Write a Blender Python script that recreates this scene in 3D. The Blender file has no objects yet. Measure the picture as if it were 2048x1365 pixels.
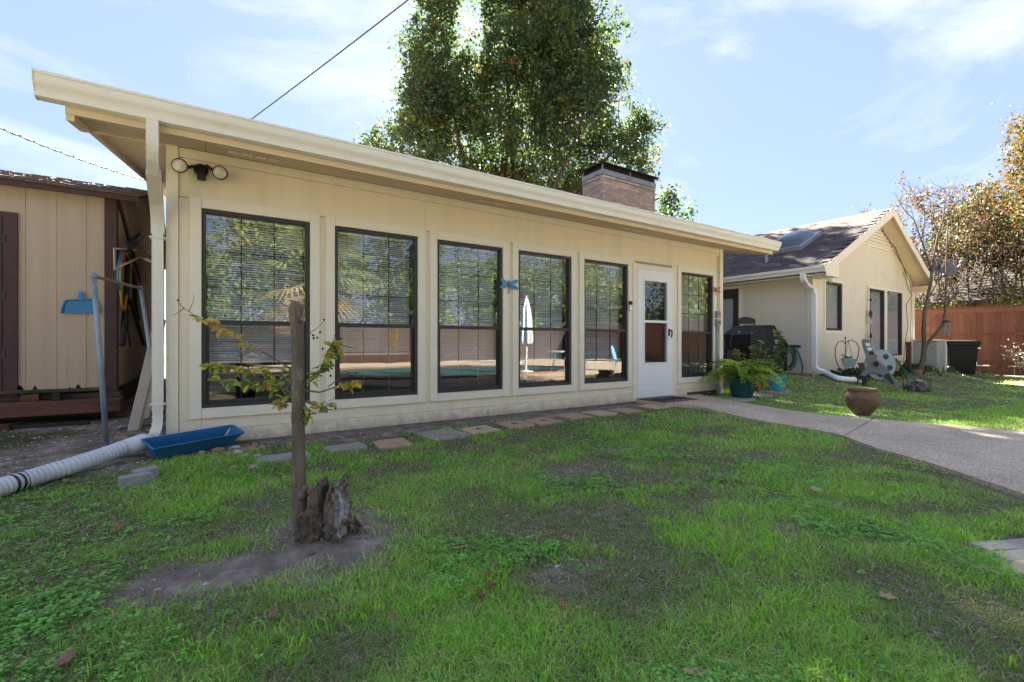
import bpy, bmesh, math, random
import numpy as np
from mathutils import Vector, Matrix

random.seed(7)
RNG = np.random.default_rng(7)
SC = bpy.context.scene
COL = SC.collection

# ------------------------------------------------------------------ camera, light, exposure
CAMH = 1.0
cam = bpy.data.cameras.new('camera')
cam.sensor_width = 36
cam.lens = 930 / 2048 * 36
cam.shift_y = 4.5 / 2048
cam.clip_start = 0.05
cam.clip_end = 3000
camo = bpy.data.objects.new('camera', cam)
camo.location = (0, 0, CAMH)
camo.rotation_euler = (math.pi / 2, 0, -math.asin(0.55))
COL.objects.link(camo)
SC.camera = camo

SUN_EL = math.radians(35.2)
SUN_AZ = math.radians(28.5)          # from +Y towards +X
world = bpy.data.worlds.new('World')
SC.world = world
world.use_nodes = True
wn, wl = world.node_tree.nodes, world.node_tree.links
for n in list(wn):
    wn.remove(n)
sky = wn.new('ShaderNodeTexSky')
sky.sky_type = 'NISHITA'
sky.sun_disc = False
sky.sun_elevation = SUN_EL
sky.sun_rotation = SUN_AZ
sky.altitude = 100
sky.air_density = 1.0
sky.dust_density = 0.3
sky.ozone_density = 1.6
wtc = wn.new('ShaderNodeTexCoord')
wmap = wn.new('ShaderNodeMapping')
wmap.inputs['Scale'].default_value = (1.1, 2.0, 4.2)
wmap.inputs['Rotation'].default_value = (0.25, 0.35, 0.5)
wno = wn.new('ShaderNodeTexNoise')
wno.inputs['Scale'].default_value = 1.5
wno.inputs['Detail'].default_value = 7
wno.inputs['Roughness'].default_value = 0.55
wno.inputs['Distortion'].default_value = 0.6
wramp = wn.new('ShaderNodeValToRGB')
wramp.color_ramp.elements[0].position = 0.47
wramp.color_ramp.elements[0].color = (0, 0, 0, 1)
wramp.color_ramp.elements[1].position = 0.72
wramp.color_ramp.elements[1].color = (0.8, 0.8, 0.8, 1)
wmix = wn.new('ShaderNodeMix')
wmix.data_type = 'RGBA'
wmix.inputs[7].default_value = (2.1, 2.15, 2.25, 1)     # thin cirrus, same physical scale as the sky
wbg = wn.new('ShaderNodeBackground')
wbg.inputs['Strength'].default_value = 0.05
wout = wn.new('ShaderNodeOutputWorld')
wl.new(wtc.outputs['Generated'], wmap.inputs['Vector'])
wl.new(wmap.outputs['Vector'], wno.inputs['Vector'])
wl.new(wno.outputs['Fac'], wramp.inputs['Fac'])
wl.new(wramp.outputs['Color'], wmix.inputs[0])
wveil = wn.new('ShaderNodeMix')
wveil.data_type = 'RGBA'
wveil.inputs[0].default_value = 0.91                      # even high haze over the whole dome
wveil.inputs[7].default_value = (.74, .95, 1.56, 1)
wl.new(sky.outputs['Color'], wveil.inputs[6])
wl.new(wveil.outputs[2], wmix.inputs[6])
wl.new(wmix.outputs[2], wbg.inputs['Color'])
wl.new(wbg.outputs['Background'], wout.inputs['Surface'])

sun = bpy.data.lights.new('sun', 'SUN')
sun.energy = 5.0
sun.angle = math.radians(0.53)
sun.color = (1.0, 0.93, 0.82)
suno = bpy.data.objects.new('sun', sun)
SDIR = Vector((math.sin(SUN_AZ) * math.cos(SUN_EL), math.cos(SUN_AZ) * math.cos(SUN_EL), math.sin(SUN_EL)))
suno.rotation_euler = (-SDIR).to_track_quat('-Z', 'Y').to_euler()
suno.location = (0, 0, 30)
COL.objects.link(suno)

SC.view_settings.view_transform = 'Standard'
SC.view_settings.look = 'None'
SC.view_settings.exposure = 3.7
SC.view_settings.gamma = 1
SC.view_settings.use_curve_mapping = False
SC.render.engine = 'CYCLES'
SC.cycles.max_bounces = 8
SC.cycles.transparent_max_bounces = 16
SC.cycles.caustics_reflective = False
SC.cycles.caustics_refractive = False

# ------------------------------------------------------------------ measuring helpers: photo ray met with a real plane
F, CC, SS, HZ = 930.0, 0.55, 0.835, 687.0
def ray(u, v):
    r = (u - 1024) / F
    return (SS * r + CC, -CC * r + SS, (HZ - v) / F)
def PY(u, v, Y):
    a = ray(u, v); t = Y / a[1]
    return Vector((a[0] * t, Y, CAMH + a[2] * t))
def PX(u, v, X):
    a = ray(u, v); t = X / a[0]
    return Vector((X, a[1] * t, CAMH + a[2] * t))
def PD(u, v, d):
    a = ray(u, v)
    return Vector((a[0] * d, a[1] * d, CAMH + a[2] * d))
def sm(a, b, x):
    t = np.clip((x - a) / (b - a), 0, 1)
    return t * t * (3 - 2 * t)

def _h(ix, iy, s):
    n = (ix.astype(np.int64) * 374761393 + iy.astype(np.int64) * 668265263 + s * 974634777) & 0x7fffffff
    n = ((n ^ (n >> 13)) * 1274126177) & 0x7fffffff
    n = n ^ (n >> 16)
    return (n & 0xffff) / 65535.0
def vnoise(x, y, sc, s=0):
    x = np.asarray(x, float) / sc; y = np.asarray(y, float) / sc
    ix, iy = np.floor(x), np.floor(y)
    fx, fy = x - ix, y - iy
    fx = fx * fx * (3 - 2 * fx); fy = fy * fy * (3 - 2 * fy)
    a = _h(ix, iy, s); b = _h(ix + 1, iy, s); c = _h(ix, iy + 1, s); d = _h(ix + 1, iy + 1, s)
    return (a * (1 - fx) + b * fx) * (1 - fy) + (c * (1 - fx) + d * fx) * fy
def fbm(x, y, sc, s=0):
    return (vnoise(x, y, sc, s) + 0.5 * vnoise(x, y, sc / 2.1, s + 1) + 0.25 * vnoise(x, y, sc / 4.3, s + 2)) / 1.75

def gz(x, y):
    x = np.asarray(x, float); y = np.asarray(y, float)
    z = 0.05 * sm(3.6, 4.8, y)
    z = z + 0.12 * sm(4.9, 7, y) * sm(0.0, -0.7, x)
    z = z + 0.24 * sm(3.3, 4.9, y) * sm(8.6, 10.6, x)
    z = z + 0.06 * np.exp(-((x - .55) ** 2 + (y - 2.52) ** 2) / 0.16)
    near = sm(-1.0, 0.0, y) * (1 - sm(14, 22, np.abs(x)))
    z = z + near * (0.05 * (fbm(x, y, 1.1, 5) - .5) + 0.014 * (vnoise(x, y, .13, 9) - .5))
    return z
def gzf(x, y):
    return float(gz(x, y))
def PG(u, v, up=0.0):
    z = 0.05
    for _ in range(12):
        a = ray(u, v); t = (z + up - CAMH) / a[2]
        z = .5 * z + .5 * gzf(a[0] * t, a[1] * t)
    t = (z + up - CAMH) / a[2]
    return Vector((a[0] * t, a[1] * t, z + up))

# ------------------------------------------------------------------ materials
def newmat(name):
    m = bpy.data.materials.new(name); m.use_nodes = True
    nt = m.node_tree
    return m, nt.nodes, nt.links, nt.nodes['Principled BSDF']

def M(name, c1, c2=None, scale=8, rough=.7, bump=0.0, bscale=None, stretch=(1, 1, 1), spec=.3, metal=0, detail=6, lo=.35, hi=.65, c3=None, s3=1.5, lo3=.5, hi3=.7, rnd=0.0):
    """two (three) real colours broken up by noise, fine relief by bump; rnd = tone varies per object"""
    m, N, L, b = newmat(name)
    b.inputs['Roughness'].default_value = rough
    b.inputs['Specular IOR Level'].default_value = spec
    b.inputs['Metallic'].default_value = metal
    tc = N.new('ShaderNodeTexCoord'); mp = N.new('ShaderNodeMapping')
    mp.inputs['Scale'].default_value = stretch
    L.new(tc.outputs['Object'], mp.inputs['Vector'])
    vec = mp.outputs['Vector']
    if rnd:
        oi = N.new('ShaderNodeObjectInfo'); ad = N.new('ShaderNodeVectorMath'); ad.operation = 'MULTIPLY_ADD'
        ad.inputs[1].default_value = (1, 1, 1)
        cb = N.new('ShaderNodeCombineXYZ'); mu = N.new('ShaderNodeMath'); mu.operation = 'MULTIPLY'; mu.inputs[1].default_value = 37
        L.new(oi.outputs['Random'], mu.inputs[0]); L.new(mu.outputs[0], cb.inputs[0]); L.new(mu.outputs[0], cb.inputs[1])
        L.new(vec, ad.inputs[0]); L.new(cb.outputs[0], ad.inputs[2]); vec = ad.outputs[0]
    col = None
    if c2 is None:
        c2 = tuple(x * .86 for x in c1)
    no = N.new('ShaderNodeTexNoise'); no.inputs['Scale'].default_value = scale; no.inputs['Detail'].default_value = detail; no.inputs['Roughness'].default_value = .62
    L.new(vec, no.inputs['Vector'])
    rp = N.new('ShaderNodeValToRGB')
    rp.color_ramp.elements[0].position = lo; rp.color_ramp.elements[0].color = (*c1, 1)
    rp.color_ramp.elements[1].position = hi; rp.color_ramp.elements[1].color = (*c2, 1)
    L.new(no.outputs['Fac'], rp.inputs['Fac'])
    col = rp.outputs['Color']
    if c3:
        n3 = N.new('ShaderNodeTexNoise'); n3.inputs['Scale'].default_value = s3; n3.inputs['Detail'].default_value = 7; n3.inputs['Roughness'].default_value = .7
        L.new(vec, n3.inputs['Vector'])
        r3 = N.new('ShaderNodeMapRange'); r3.inputs[1].default_value = lo3; r3.inputs[2].default_value = hi3
        L.new(n3.outputs['Fac'], r3.inputs[0])
        mx = N.new('ShaderNodeMix'); mx.data_type = 'RGBA'; mx.inputs[7].default_value = (*c3, 1)
        L.new(r3.outputs[0], mx.inputs[0]); L.new(col, mx.inputs[6]); col = mx.outputs[2]
    if rnd:
        hs = N.new('ShaderNodeHueSaturation'); mr = N.new('ShaderNodeMapRange')
        mr.inputs[3].default_value = 1 - rnd; mr.inputs[4].default_value = 1 + rnd
        L.new(oi.outputs['Random'], mr.inputs[0]); L.new(mr.outputs[0], hs.inputs['Value']); L.new(col, hs.inputs['Color']); col = hs.outputs['Color']
    L.new(col, b.inputs['Base Color'])
    if bump:
        bn = N.new('ShaderNodeTexNoise'); bn.inputs['Scale'].default_value = bscale or scale * 4; bn.inputs['Detail'].default_value = 5
        L.new(vec, bn.inputs['Vector'])
        bp = N.new('ShaderNodeBump'); bp.inputs['Strength'].default_value = 1; bp.inputs['Distance'].default_value = bump
        L.new(bn.outputs['Fac'], bp.inputs['Height']); L.new(bp.outputs['Normal'], b.inputs['Normal'])
    return m

def leafmat(name, trans=.45, rough=.5, spec=.25):
    """leaf colour from the mesh's per-leaf colour, light passes through"""
    m, N, L, b = newmat(name)
    at = N.new('ShaderNodeVertexColor'); at.layer_name = 'Col'
    b.inputs['Roughness'].default_value = rough; b.inputs['Specular IOR Level'].default_value = spec
    tr = N.new('ShaderNodeBsdfTranslucent'); mx = N.new('ShaderNodeMixShader'); mx.inputs[0].default_value = trans
    hs = N.new('ShaderNodeHueSaturation'); hs.inputs['Saturation'].default_value = 1.12; hs.inputs['Value'].default_value = 1.7
    L.new(at.outputs['Color'], b.inputs['Base Color']); L.new(at.outputs['Color'], hs.inputs['Color']); L.new(hs.outputs['Color'], tr.inputs['Color'])
    L.new(b.outputs[0], mx.inputs[1]); L.new(tr.outputs[0], mx.inputs[2])
    L.new(mx.outputs[0], N['Material Output'].inputs['Surface'])
    return m

def leafsolid(name, c, trans=.35, rnd=.25):
    m, N, L, b = newmat(name)
    b.inputs['Roughness'].default_value = .5
    oi = N.new('ShaderNodeObjectInfo'); mr = N.new('ShaderNodeMapRange'); mr.inputs[3].default_value = 1 - rnd; mr.inputs[4].default_value = 1 + rnd
    hs = N.new('ShaderNodeHueSaturation'); hs.inputs['Color'].default_value = (*c, 1)
    L.new(oi.outputs['Random'], mr.inputs[0]); L.new(mr.outputs[0], hs.inputs['Value'])
    tr = N.new('ShaderNodeBsdfTranslucent'); mx = N.new('ShaderNodeMixShader'); mx.inputs[0].default_value = trans
    L.new(hs.outputs[0], b.inputs['Base Color']); L.new(hs.outputs[0], tr.inputs['Color'])
    L.new(b.outputs[0], mx.inputs[1]); L.new(tr.outputs[0], mx.inputs[2]); L.new(mx.outputs[0], N['Material Output'].inputs['Surface'])
    return m

def glassmat(name, refl=.16, tint=(.92, .95, .95), wob=.0005):
    """window pane: coated thin glass, part mirror, part clear; slight waviness"""
    m, N, L, b = newmat(name)
    N.remove(b)
    gl = N.new('ShaderNodeBsdfGlossy'); gl.inputs['Roughness'].default_value = 0.0; gl.inputs['Color'].default_value = (1, 1, 1, 1)
    tp = N.new('ShaderNodeBsdfTransparent'); tp.inputs['Color'].default_value = (*tint, 1)
    lw = N.new('ShaderNodeLayerWeight'); lw.inputs['Blend'].default_value = .5
    pw = N.new('ShaderNodeMath'); pw.operation = 'POWER'; pw.inputs[1].default_value = 4
    ma = N.new('ShaderNodeMath'); ma.operation = 'MULTIPLY_ADD'; ma.inputs[1].default_value = 1 - refl; ma.inputs[2].default_value = refl
    mx = N.new('ShaderNodeMixShader')
    L.new(lw.outputs['Facing'], pw.inputs[0]); L.new(pw.outputs[0], ma.inputs[0]); L.new(ma.outputs[0], mx.inputs[0])
    L.new(tp.outputs[0], mx.inputs[1]); L.new(gl.outputs[0], mx.inputs[2])
    L.new(mx.outputs[0], N['Material Output'].inputs['Surface'])
    if wob:
        tc = N.new('ShaderNodeTexCoord'); no = N.new('ShaderNodeTexNoise'); no.inputs['Scale'].default_value = 2.2; no.inputs['Detail'].default_value = 2
        bp = N.new('ShaderNodeBump'); bp.inputs['Distance'].default_value = wob; bp.inputs['Strength'].default_value = 1
        L.new(tc.outputs['Object'], no.inputs['Vector']); L.new(no.outputs['Fac'], bp.inputs['Height']); L.new(bp.outputs['Normal'], gl.inputs['Normal'])
    return m

# ------------------------------------------------------------------ mesh builder
class MB:
    def __init__(s):
        s.v = []; s.f = []
    def add(s, vs, fs):
        o = len(s.v); s.v += [tuple(p) for p in vs]; s.f += [tuple(i + o for i in f) for f in fs]
        return s
    def box(s, a, b, R=None, o=(0, 0, 0)):
        x0, y0, z0 = a; x1, y1, z1 = b
        vs = [Vector(p) for p in ((x0, y0, z0), (x1, y0, z0), (x1, y1, z0), (x0, y1, z0), (x0, y0, z1), (x1, y0, z1), (x1, y1, z1), (x0, y1, z1))]
        if R is not None:
            vs = [R @ p + Vector(o) for p in vs]
        return s.add(vs, [(0, 3, 2, 1), (4, 5, 6, 7), (0, 1, 5, 4), (1, 2, 6, 5), (2, 3, 7, 6), (3, 0, 4, 7)])
    def prism(s, poly, d, axis='y', fn=None):
        """poly of (a,b) extruded from d[0] to d[1]; fn maps (a,b,t) to a point"""
        n = len(poly)
        if fn is None:
            fn = {'y': lambda a, b, t: (a, t, b), 'x': lambda a, b, t: (t, a, b), 'z': lambda a, b, t: (a, b, t)}[axis]
        vs = [fn(a, b, d[0]) for a, b in poly] + [fn(a, b, d[1]) for a, b in poly]
        fs = [tuple(range(n)), tuple(reversed(range(n, 2 * n)))] + [((i + 1) % n, i, i + n, (i + 1) % n + n) for i in range(n)]
        return s.add(vs, fs)
    def tube(s, pts, rad, n=8, cap=True, sect=None):
        pts = [Vector(p) for p in pts]
        if not hasattr(rad, '__len__'):
            rad = [rad] * len(pts)
        up = None; vs = []
        for i, p in enumerate(pts):
            t = (pts[min(i + 1, len(pts) - 1)] - pts[max(i - 1, 0)])
            t = t.normalized() if t.length > 1e-9 else Vector((0, 0, 1))
            if up is None:
                up = t.cross(Vector((0, 0, 1)) if abs(t.z) < .9 else Vector((1, 0, 0))).normalized()
            else:
                up = (up - t * up.dot(t))
                up = up.normalized() if up.length > 1e-6 else t.orthogonal().normalized()
            w = t.cross(up)
            for k in range(n):
                if sect:
                    a, b = sect[k]; vs.append(p + up * a * rad[i] + w * b * rad[i])
                else:
                    an = 2 * math.pi * k / n
                    vs.append(p + (up * math.cos(an) + w * math.sin(an)) * rad[i])
        fs = []
        for i in range(len(pts) - 1):
            for k in range(n):
                fs.append((i * n + k, i * n + (k + 1) % n, (i + 1) * n + (k + 1) % n, (i + 1) * n + k))
        if cap:
            fs.append(tuple(reversed(range(n)))); fs.append(tuple(range((len(pts) - 1) * n, len(pts) * n)))
        return s.add(vs, fs)
    def lathe(s, prof, c=(0, 0, 0), n=24, closed=False):
        """prof of (r,z) turned round a vertical axis at c"""
        vs = []; m = len(prof)
        for r, z in prof:
            for k in range(n):
                a = 2 * math.pi * k / n
                vs.append((c[0] + r * math.cos(a), c[1] + r * math.sin(a), c[2] + z))
        fs = [(i * n + k, i * n + (k + 1) % n, (i + 1) * n + (k + 1) % n, (i + 1) * n + k) for i in range(m - 1) for k in range(n)]
        fs.append(tuple(reversed(range(n))))
        if not closed:
            fs.append(tuple(range((m - 1) * n, m * n)))
        return s.add(vs, fs)
    def blob(s, c, r, n=2, jit=.15, seed=0, sq=(1, 1, 1)):
        bm = bmesh.new(); bmesh.ops.create_icosphere(bm, subdivisions=n, radius=1)
        R = random.Random(seed)
        ph = [R.uniform(0, 6) for _ in range(6)]
        vs = []
        for w in bm.verts:
            p = w.co
            k = 1 + jit * (math.sin(3 * p.x + ph[0]) + math.sin(3.3 * p.y + ph[1]) + math.sin(2.7 * p.z + ph[2])) / 2 + jit * .5 * math.sin(7 * p.x + 6 * p.y + ph[3]) + R.uniform(-1, 1) * jit * .25
            vs.append((c[0] + p.x * k * r * sq[0], c[1] + p.y * k * r * sq[1], c[2] + p.z * k * r * sq[2]))
        fs = [tuple(q.index for q in f.verts) for f in bm.faces]
        bm.free()
        return s.add(vs, fs)
    def mesh(s, name, org=(0, 0, 0), smooth=False):
        me = bpy.data.meshes.new(name)
        me.from_pydata([(p[0] - org[0], p[1] - org[1], p[2] - org[2]) for p in s.v], [], s.f)
        if smooth:
            me.polygons.foreach_set('use_smooth', [True] * len(me.polygons))
        me.update()
        return me
    def build(s, name, mat, parent=None, smooth=False, bevel=0, auto=None, kind=None, label=None):
        org = root_loc(parent) if parent else (0, 0, 0)
        me = s.mesh(name, org, smooth or auto is not None)
        if mat: me.materials.append(mat)
        if auto is not None:
            sharp_edges(me, auto)
        o = bpy.data.objects.new(name, me); COL.objects.link(o)
        if parent: o.parent = parent
        if bevel:
            md = o.modifiers.new('bevel', 'BEVEL'); md.width = bevel; md.segments = 2; md.limit_method = 'ANGLE'; md.angle_limit = math.radians(40)
        if kind: o['kind'] = kind
        if label: o['label'] = label
        return o

def sharp_edges(me, deg):
    bm = bmesh.new(); bm.from_mesh(me)
    bmesh.ops.recalc_face_normals(bm, faces=bm.faces)
    for e in bm.edges:
        if len(e.link_faces) == 2 and e.calc_face_angle(0) > math.radians(deg):
            e.smooth = False
    bm.to_mesh(me); bm.free()

def root_loc(o):
    while o.parent: o = o.parent
    return tuple(o.location)

def tag(o, label, cat, group=None):
    o['label'] = label; o['category'] = cat
    if group: o['group'] = group
    return o
def thing(name, label, cat, loc=(0, 0, 0), group=None):
    o = bpy.data.objects.new(name, None); o.empty_display_size = .1
    o.location = loc; COL.objects.link(o)
    return tag(o, label, cat, group)
def inst(name, me, parent, loc, rot=(0, 0, 0), scl=(1, 1, 1)):
    """one more object on shared mesh data, world loc"""
    o = bpy.data.objects.new(name, me); COL.objects.link(o)
    if parent:
        o.parent = parent; r = root_loc(parent); loc = (loc[0] - r[0], loc[1] - r[1], loc[2] - r[2])
    o.location = loc; o.rotation_euler = rot; o.scale = scl
    return o
def struct(o):
    o['kind'] = 'structure'; return o
def copy_thing(src, loc, rotz, label):
    r = src.copy(); COL.objects.link(r); r.location = loc; r.rotation_euler = (0, 0, rotz); r['label'] = label
    for ch in list(src.children):
        c = ch.copy(); COL.objects.link(c); c.parent = r
        for g in list(ch.children):
            d = g.copy(); COL.objects.link(d); d.parent = c
    return r

def np_mesh(name, V, Fc, mat, cols=None, parent=None, kind=None, org=None):
    """uniform polygons from arrays; cols = one colour per face"""
    V = np.asarray(V, np.float32); Fc = np.asarray(Fc, np.int32)
    if parent is not None:
        V = V - np.array(root_loc(parent), np.float32)
    k = Fc.shape[1]
    me = bpy.data.meshes.new(name)
    me.vertices.add(len(V)); me.vertices.foreach_set('co', V.ravel())
    me.loops.add(Fc.size); me.loops.foreach_set('vertex_index', Fc.ravel())
    me.polygons.add(len(Fc))
    me.polygons.foreach_set('loop_start', np.arange(0, Fc.size, k, dtype=np.int32))
    me.polygons.foreach_set('loop_total', np.full(len(Fc), k, np.int32))
    me.update(calc_edges=True)
    if cols is not None:
        ca = me.color_attributes.new('Col', 'FLOAT_COLOR', 'CORNER')
        c = np.ones((len(Fc), k, 4), np.float32); c[:, :, :3] = np.asarray(cols, np.float32)[:, None, :]
        ca.data.foreach_set('color', c.ravel())
    me.materials.append(mat)
    o = bpy.data.objects.new(name, me); COL.objects.link(o)
    if parent is not None: o.parent = parent
    if kind: o['kind'] = kind
    return o

def rotz(a): return Matrix.Rotation(a, 3, 'Z')

# leaves: folded quads thrown in clumps
def leaf_cloud(C, R, n, size, pal, wts, squash=(1, 1, 1), clump=.35, ragged=.25, rng=None, aspect=.62):
    """C,R = centres and radii of lobes; returns verts, quads, colours"""
    rng = rng or RNG
    C = np.asarray(C, float); R = np.asarray(R, float)
    p = R ** 2.2; p /= p.sum()
    nc = max(8, n // 26)
    li = rng.choice(len(C), nc, p=p)
    d = rng.normal(size=(nc, 3)); d /= np.linalg.norm(d, axis=1)[:, None]
    rr = R[li] * (rng.random(nc) ** .38) * (1 + ragged * rng.normal(size=nc) * .6)
    cc = C[li] + d * rr[:, None] * np.array(squash)
    ci = rng.integers(0, nc, n)
    cs = clump * (.5 + rng.random(nc))
    pos = cc[ci] + rng.normal(size=(n, 3)) * cs[ci][:, None] * .55
    tone = rng.choice(len(pal), nc, p=np.array(wts) / sum(wts))
    t = tone[ci].copy()
    sw = rng.random(n) < .22
    t[sw] = rng.choice(len(pal), sw.sum(), p=np.array(wts) / sum(wts))
    col = np.asarray(pal)[t] * (0.75 + .5 * rng.random(n))[:, None]
    return leaf_quads(pos, size * (.6 + .8 * rng.random(n)), col, rng, aspect)
def leaf_quads(pos, sz, col, rng, aspect=.62, droop=.3):
    n = len(pos)
    a = rng.normal(size=(n, 3)); a[:, 2] -= droop; a /= np.linalg.norm(a, axis=1)[:, None]
    b = np.cross(a, rng.normal(size=(n, 3))); b /= np.linalg.norm(b, axis=1)[:, None]
    nn = np.cross(a, b)
    s = sz[:, None]
    V = np.stack([pos - a * s * .5, pos + b * s * aspect * .5 + nn * s * .12, pos + a * s * .5, pos - b * s * aspect * .5 + nn * s * .12], 1).reshape(-1, 3)
    return V, np.arange(4 * n).reshape(n, 4), col

def limb(mb, p0, p1, r0, r1, bend=.12, n=7, seg=6, rnd=None):
    rnd = rnd or random
    p0, p1 = Vector(p0), Vector(p1); L = (p1 - p0).length
    off = Vector((rnd.uniform(-1, 1), rnd.uniform(-1, 1), rnd.uniform(-.3, .6))) * L * bend
    off2 = Vector((rnd.uniform(-1, 1), rnd.uniform(-1, 1), rnd.uniform(-1, 1))) * L * bend * .5
    pts = []
    for i in range(seg + 1):
        t = i / seg
        pts.append(p0.lerp(p1, t) + off * math.sin(math.pi * t) + off2 * math.sin(2 * math.pi * t))
    mb.tube(pts, [r0 + (r1 - r0) * i / seg for i in range(seg + 1)], n)
    return pts

# ------------------------------------------------------------------ palette
m_wall = M('painted_siding', (.76, .675, .505), (.73, .645, .48), 3, .75, .0012, 90, stretch=(2.5, 1, .10), c3=(.66, .575, .42), s3=1.4, lo3=.50, hi3=.85)
# rain splash of soil along the foot of the wall
_N, _L = m_wall.node_tree.nodes, m_wall.node_tree.links
_tc = _N.new('ShaderNodeTexCoord'); _sp = _N.new('ShaderNodeSeparateXYZ'); _L.new(_tc.outputs['Object'], _sp.inputs[0])
_no = _N.new('ShaderNodeTexNoise'); _no.inputs['Scale'].default_value = 9; _no.inputs['Detail'].default_value = 8; _no.inputs['Roughness'].default_value = .75; _L.new(_tc.outputs['Object'], _no.inputs['Vector'])
_a = _N.new('ShaderNodeMath'); _a.operation = 'MULTIPLY_ADD'; _a.inputs[1].default_value = -.45; _L.new(_no.outputs['Fac'], _a.inputs[0]); _L.new(_sp.outputs['Z'], _a.inputs[2])
_mr = _N.new('ShaderNodeMapRange'); _mr.inputs[1].default_value = -.02; _mr.inputs[2].default_value = -.17; _mr.inputs[4].default_value = .7; _L.new(_a.outputs[0], _mr.inputs[0])
_mx = _N.new('ShaderNodeMix'); _mx.data_type = 'RGBA'; _mx.inputs[7].default_value = (.27, .215, .16, 1)
_b = _N['Principled BSDF']; _src = _b.inputs['Base Color'].links[0].from_socket
_L.new(_mr.outputs[0], _mx.inputs[0]); _L.new(_src, _mx.inputs[6]); _L.new(_mx.outputs[2], _b.inputs['Base Color'])
m_trim = M('painted_trim', (.77, .705, .565), (.74, .68, .54), 4, .65, .0006, 60)
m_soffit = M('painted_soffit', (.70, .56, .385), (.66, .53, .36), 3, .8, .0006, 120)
m_gutter = M('gutter_enamel', (.74, .715, .615), (.71, .685, .585), 2.5, .4, spec=.4, c3=(.50, .46, .37), s3=5, lo3=.6, hi3=.9)
m_white = M('white_enamel', (.78, .78, .77), (.74, .74, .73), 3, .4, c3=(.66, .65, .62), s3=3, lo3=.6, hi3=.85)
m_downsp = M('downspout_enamel', (.72, .69, .60), (.68, .65, .56), 3, .4, c3=(.55, .52, .45), s3=6, lo3=.58, hi3=.85)
m_bronze = M('dark_bronze_frame', (.038, .036, .036), (.03, .028, .028), 20, .45, spec=.4)
m_glass = glassmat('window_glass', .17)
m_glasslow = glassmat('screened_window_glass', .11, (.75, .78, .78))
m_glassd = glassmat('storm_door_glass', .12, (.5, .52, .52))
m_blind = M('blind_slat', (.84, .84, .82), (.80, .80, .78), 2, .5)
m_concrete = M('weathered_concrete', (.33, .31, .28), (.25, .235, .21), 14, .9, .002, 60, c3=(.15, .14, .12), s3=4, lo3=.55, hi3=.8)
m_black = M('black_plastic', (.016, .016, .018), (.012, .012, .013), 12, .45, spec=.4)
m_dark = M('dark_metal', (.03, .028, .026), (.022, .02, .02), 20, .5, spec=.4)
m_room = M('interior_paint', (.36, .33, .28), (.33, .30, .26), 2, .8)
m_shed = M('shed_siding', (.50, .40, .29), (.45, .36, .255), 4, .85, .002, 60, stretch=(3, 3, .12), c3=(.27, .20, .14), s3=2.2, lo3=.6, hi3=.9)
m_brown = M('brown_trim_paint', (.085, .048, .044), (.07, .04, .037), 8, .75, .001, 60, c3=(.13, .09, .08), s3=9, lo3=.66, hi3=.85)
m_oldwood = M('old_timber', (.15, .062, .040), (.10, .048, .034), 9, .9, .003, 50, stretch=(.25, 1, 1), c3=(.03, .028, .022), s3=5, lo3=.5, hi3=.7, rnd=.3)
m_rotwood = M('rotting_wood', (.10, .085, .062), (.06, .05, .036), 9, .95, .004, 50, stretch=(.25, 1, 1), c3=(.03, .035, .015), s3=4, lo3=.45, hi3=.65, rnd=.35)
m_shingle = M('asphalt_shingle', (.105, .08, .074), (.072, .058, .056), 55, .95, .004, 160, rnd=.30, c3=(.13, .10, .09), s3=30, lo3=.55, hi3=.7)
m_shinglel = M('old_shingle', (.17, .13, .11), (.11, .085, .07), 40, .95, .004, 120, rnd=.25)  # paler, older shingle tone for the shed roof
m_fence = M('stained_fence', (.175, .068, .043), (.135, .053, .035), 7, .8, .002, 60, stretch=(2, 2, .15), rnd=.2, c3=(.12, .045, .03), s3=3, lo3=.58, hi3=.85)
m_bark = M('tree_bark', (.105, .082, .062), (.06, .047, .036), 14, .95, .01, 30, stretch=(1, 1, .25))
m_soil = None

# ------------------------------------------------------------------ ground
BAND = [PG(725, 1098), PG(640, 1112), PG(560, 1128), PG(450, 1150), PG(350, 1160)]
def segdist(x, y, P):
    x = np.asarray(x, float); y = np.asarray(y, float)
    best = np.full(x.shape, 9e9)
    for a, b in zip(P[:-1], P[1:]):
        dx, dy = b[0] - a[0], b[1] - a[1]; L = dx * dx + dy * dy + 1e-9
        t = np.clip(((x - a[0]) * dx + (y - a[1]) * dy) / L, 0, 1)
        best = np.minimum(best, np.hypot(x - a[0] - t * dx, y - a[1] - t * dy))
    return best
PL = [(5.70, 5.02), (6.05, 4.3), (5.90, 3.37), (5.69, 2.43), (5.13, 1.81), (4.8, 1.29), (4.48, .93), (4.15, .60), (3.7, .1), (3.0, -.9)]
PR = [(7.30, 5.02), (6.95, 4.3), (7.08, 3.5), (7.10, 2.7), (7.35, 1.98), (7.6, 1.2), (8.0, .5), (8.6, -.1), (9.2, -.5), (10, -.9)]
def inpath(x, y):
    x = np.asarray(x, float); y = np.asarray(y, float)
    ys = [p[1] for p in PL][::-1]
    xl = np.interp(y, ys, [p[0] for p in PL][::-1]); xr = np.interp(y, [p[1] for p in PR][::-1], [p[0] for p in PR][::-1])
    return (x > xl + .03) & (x < xr - .03) & (y < 5.03) & (y > -.9)
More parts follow.
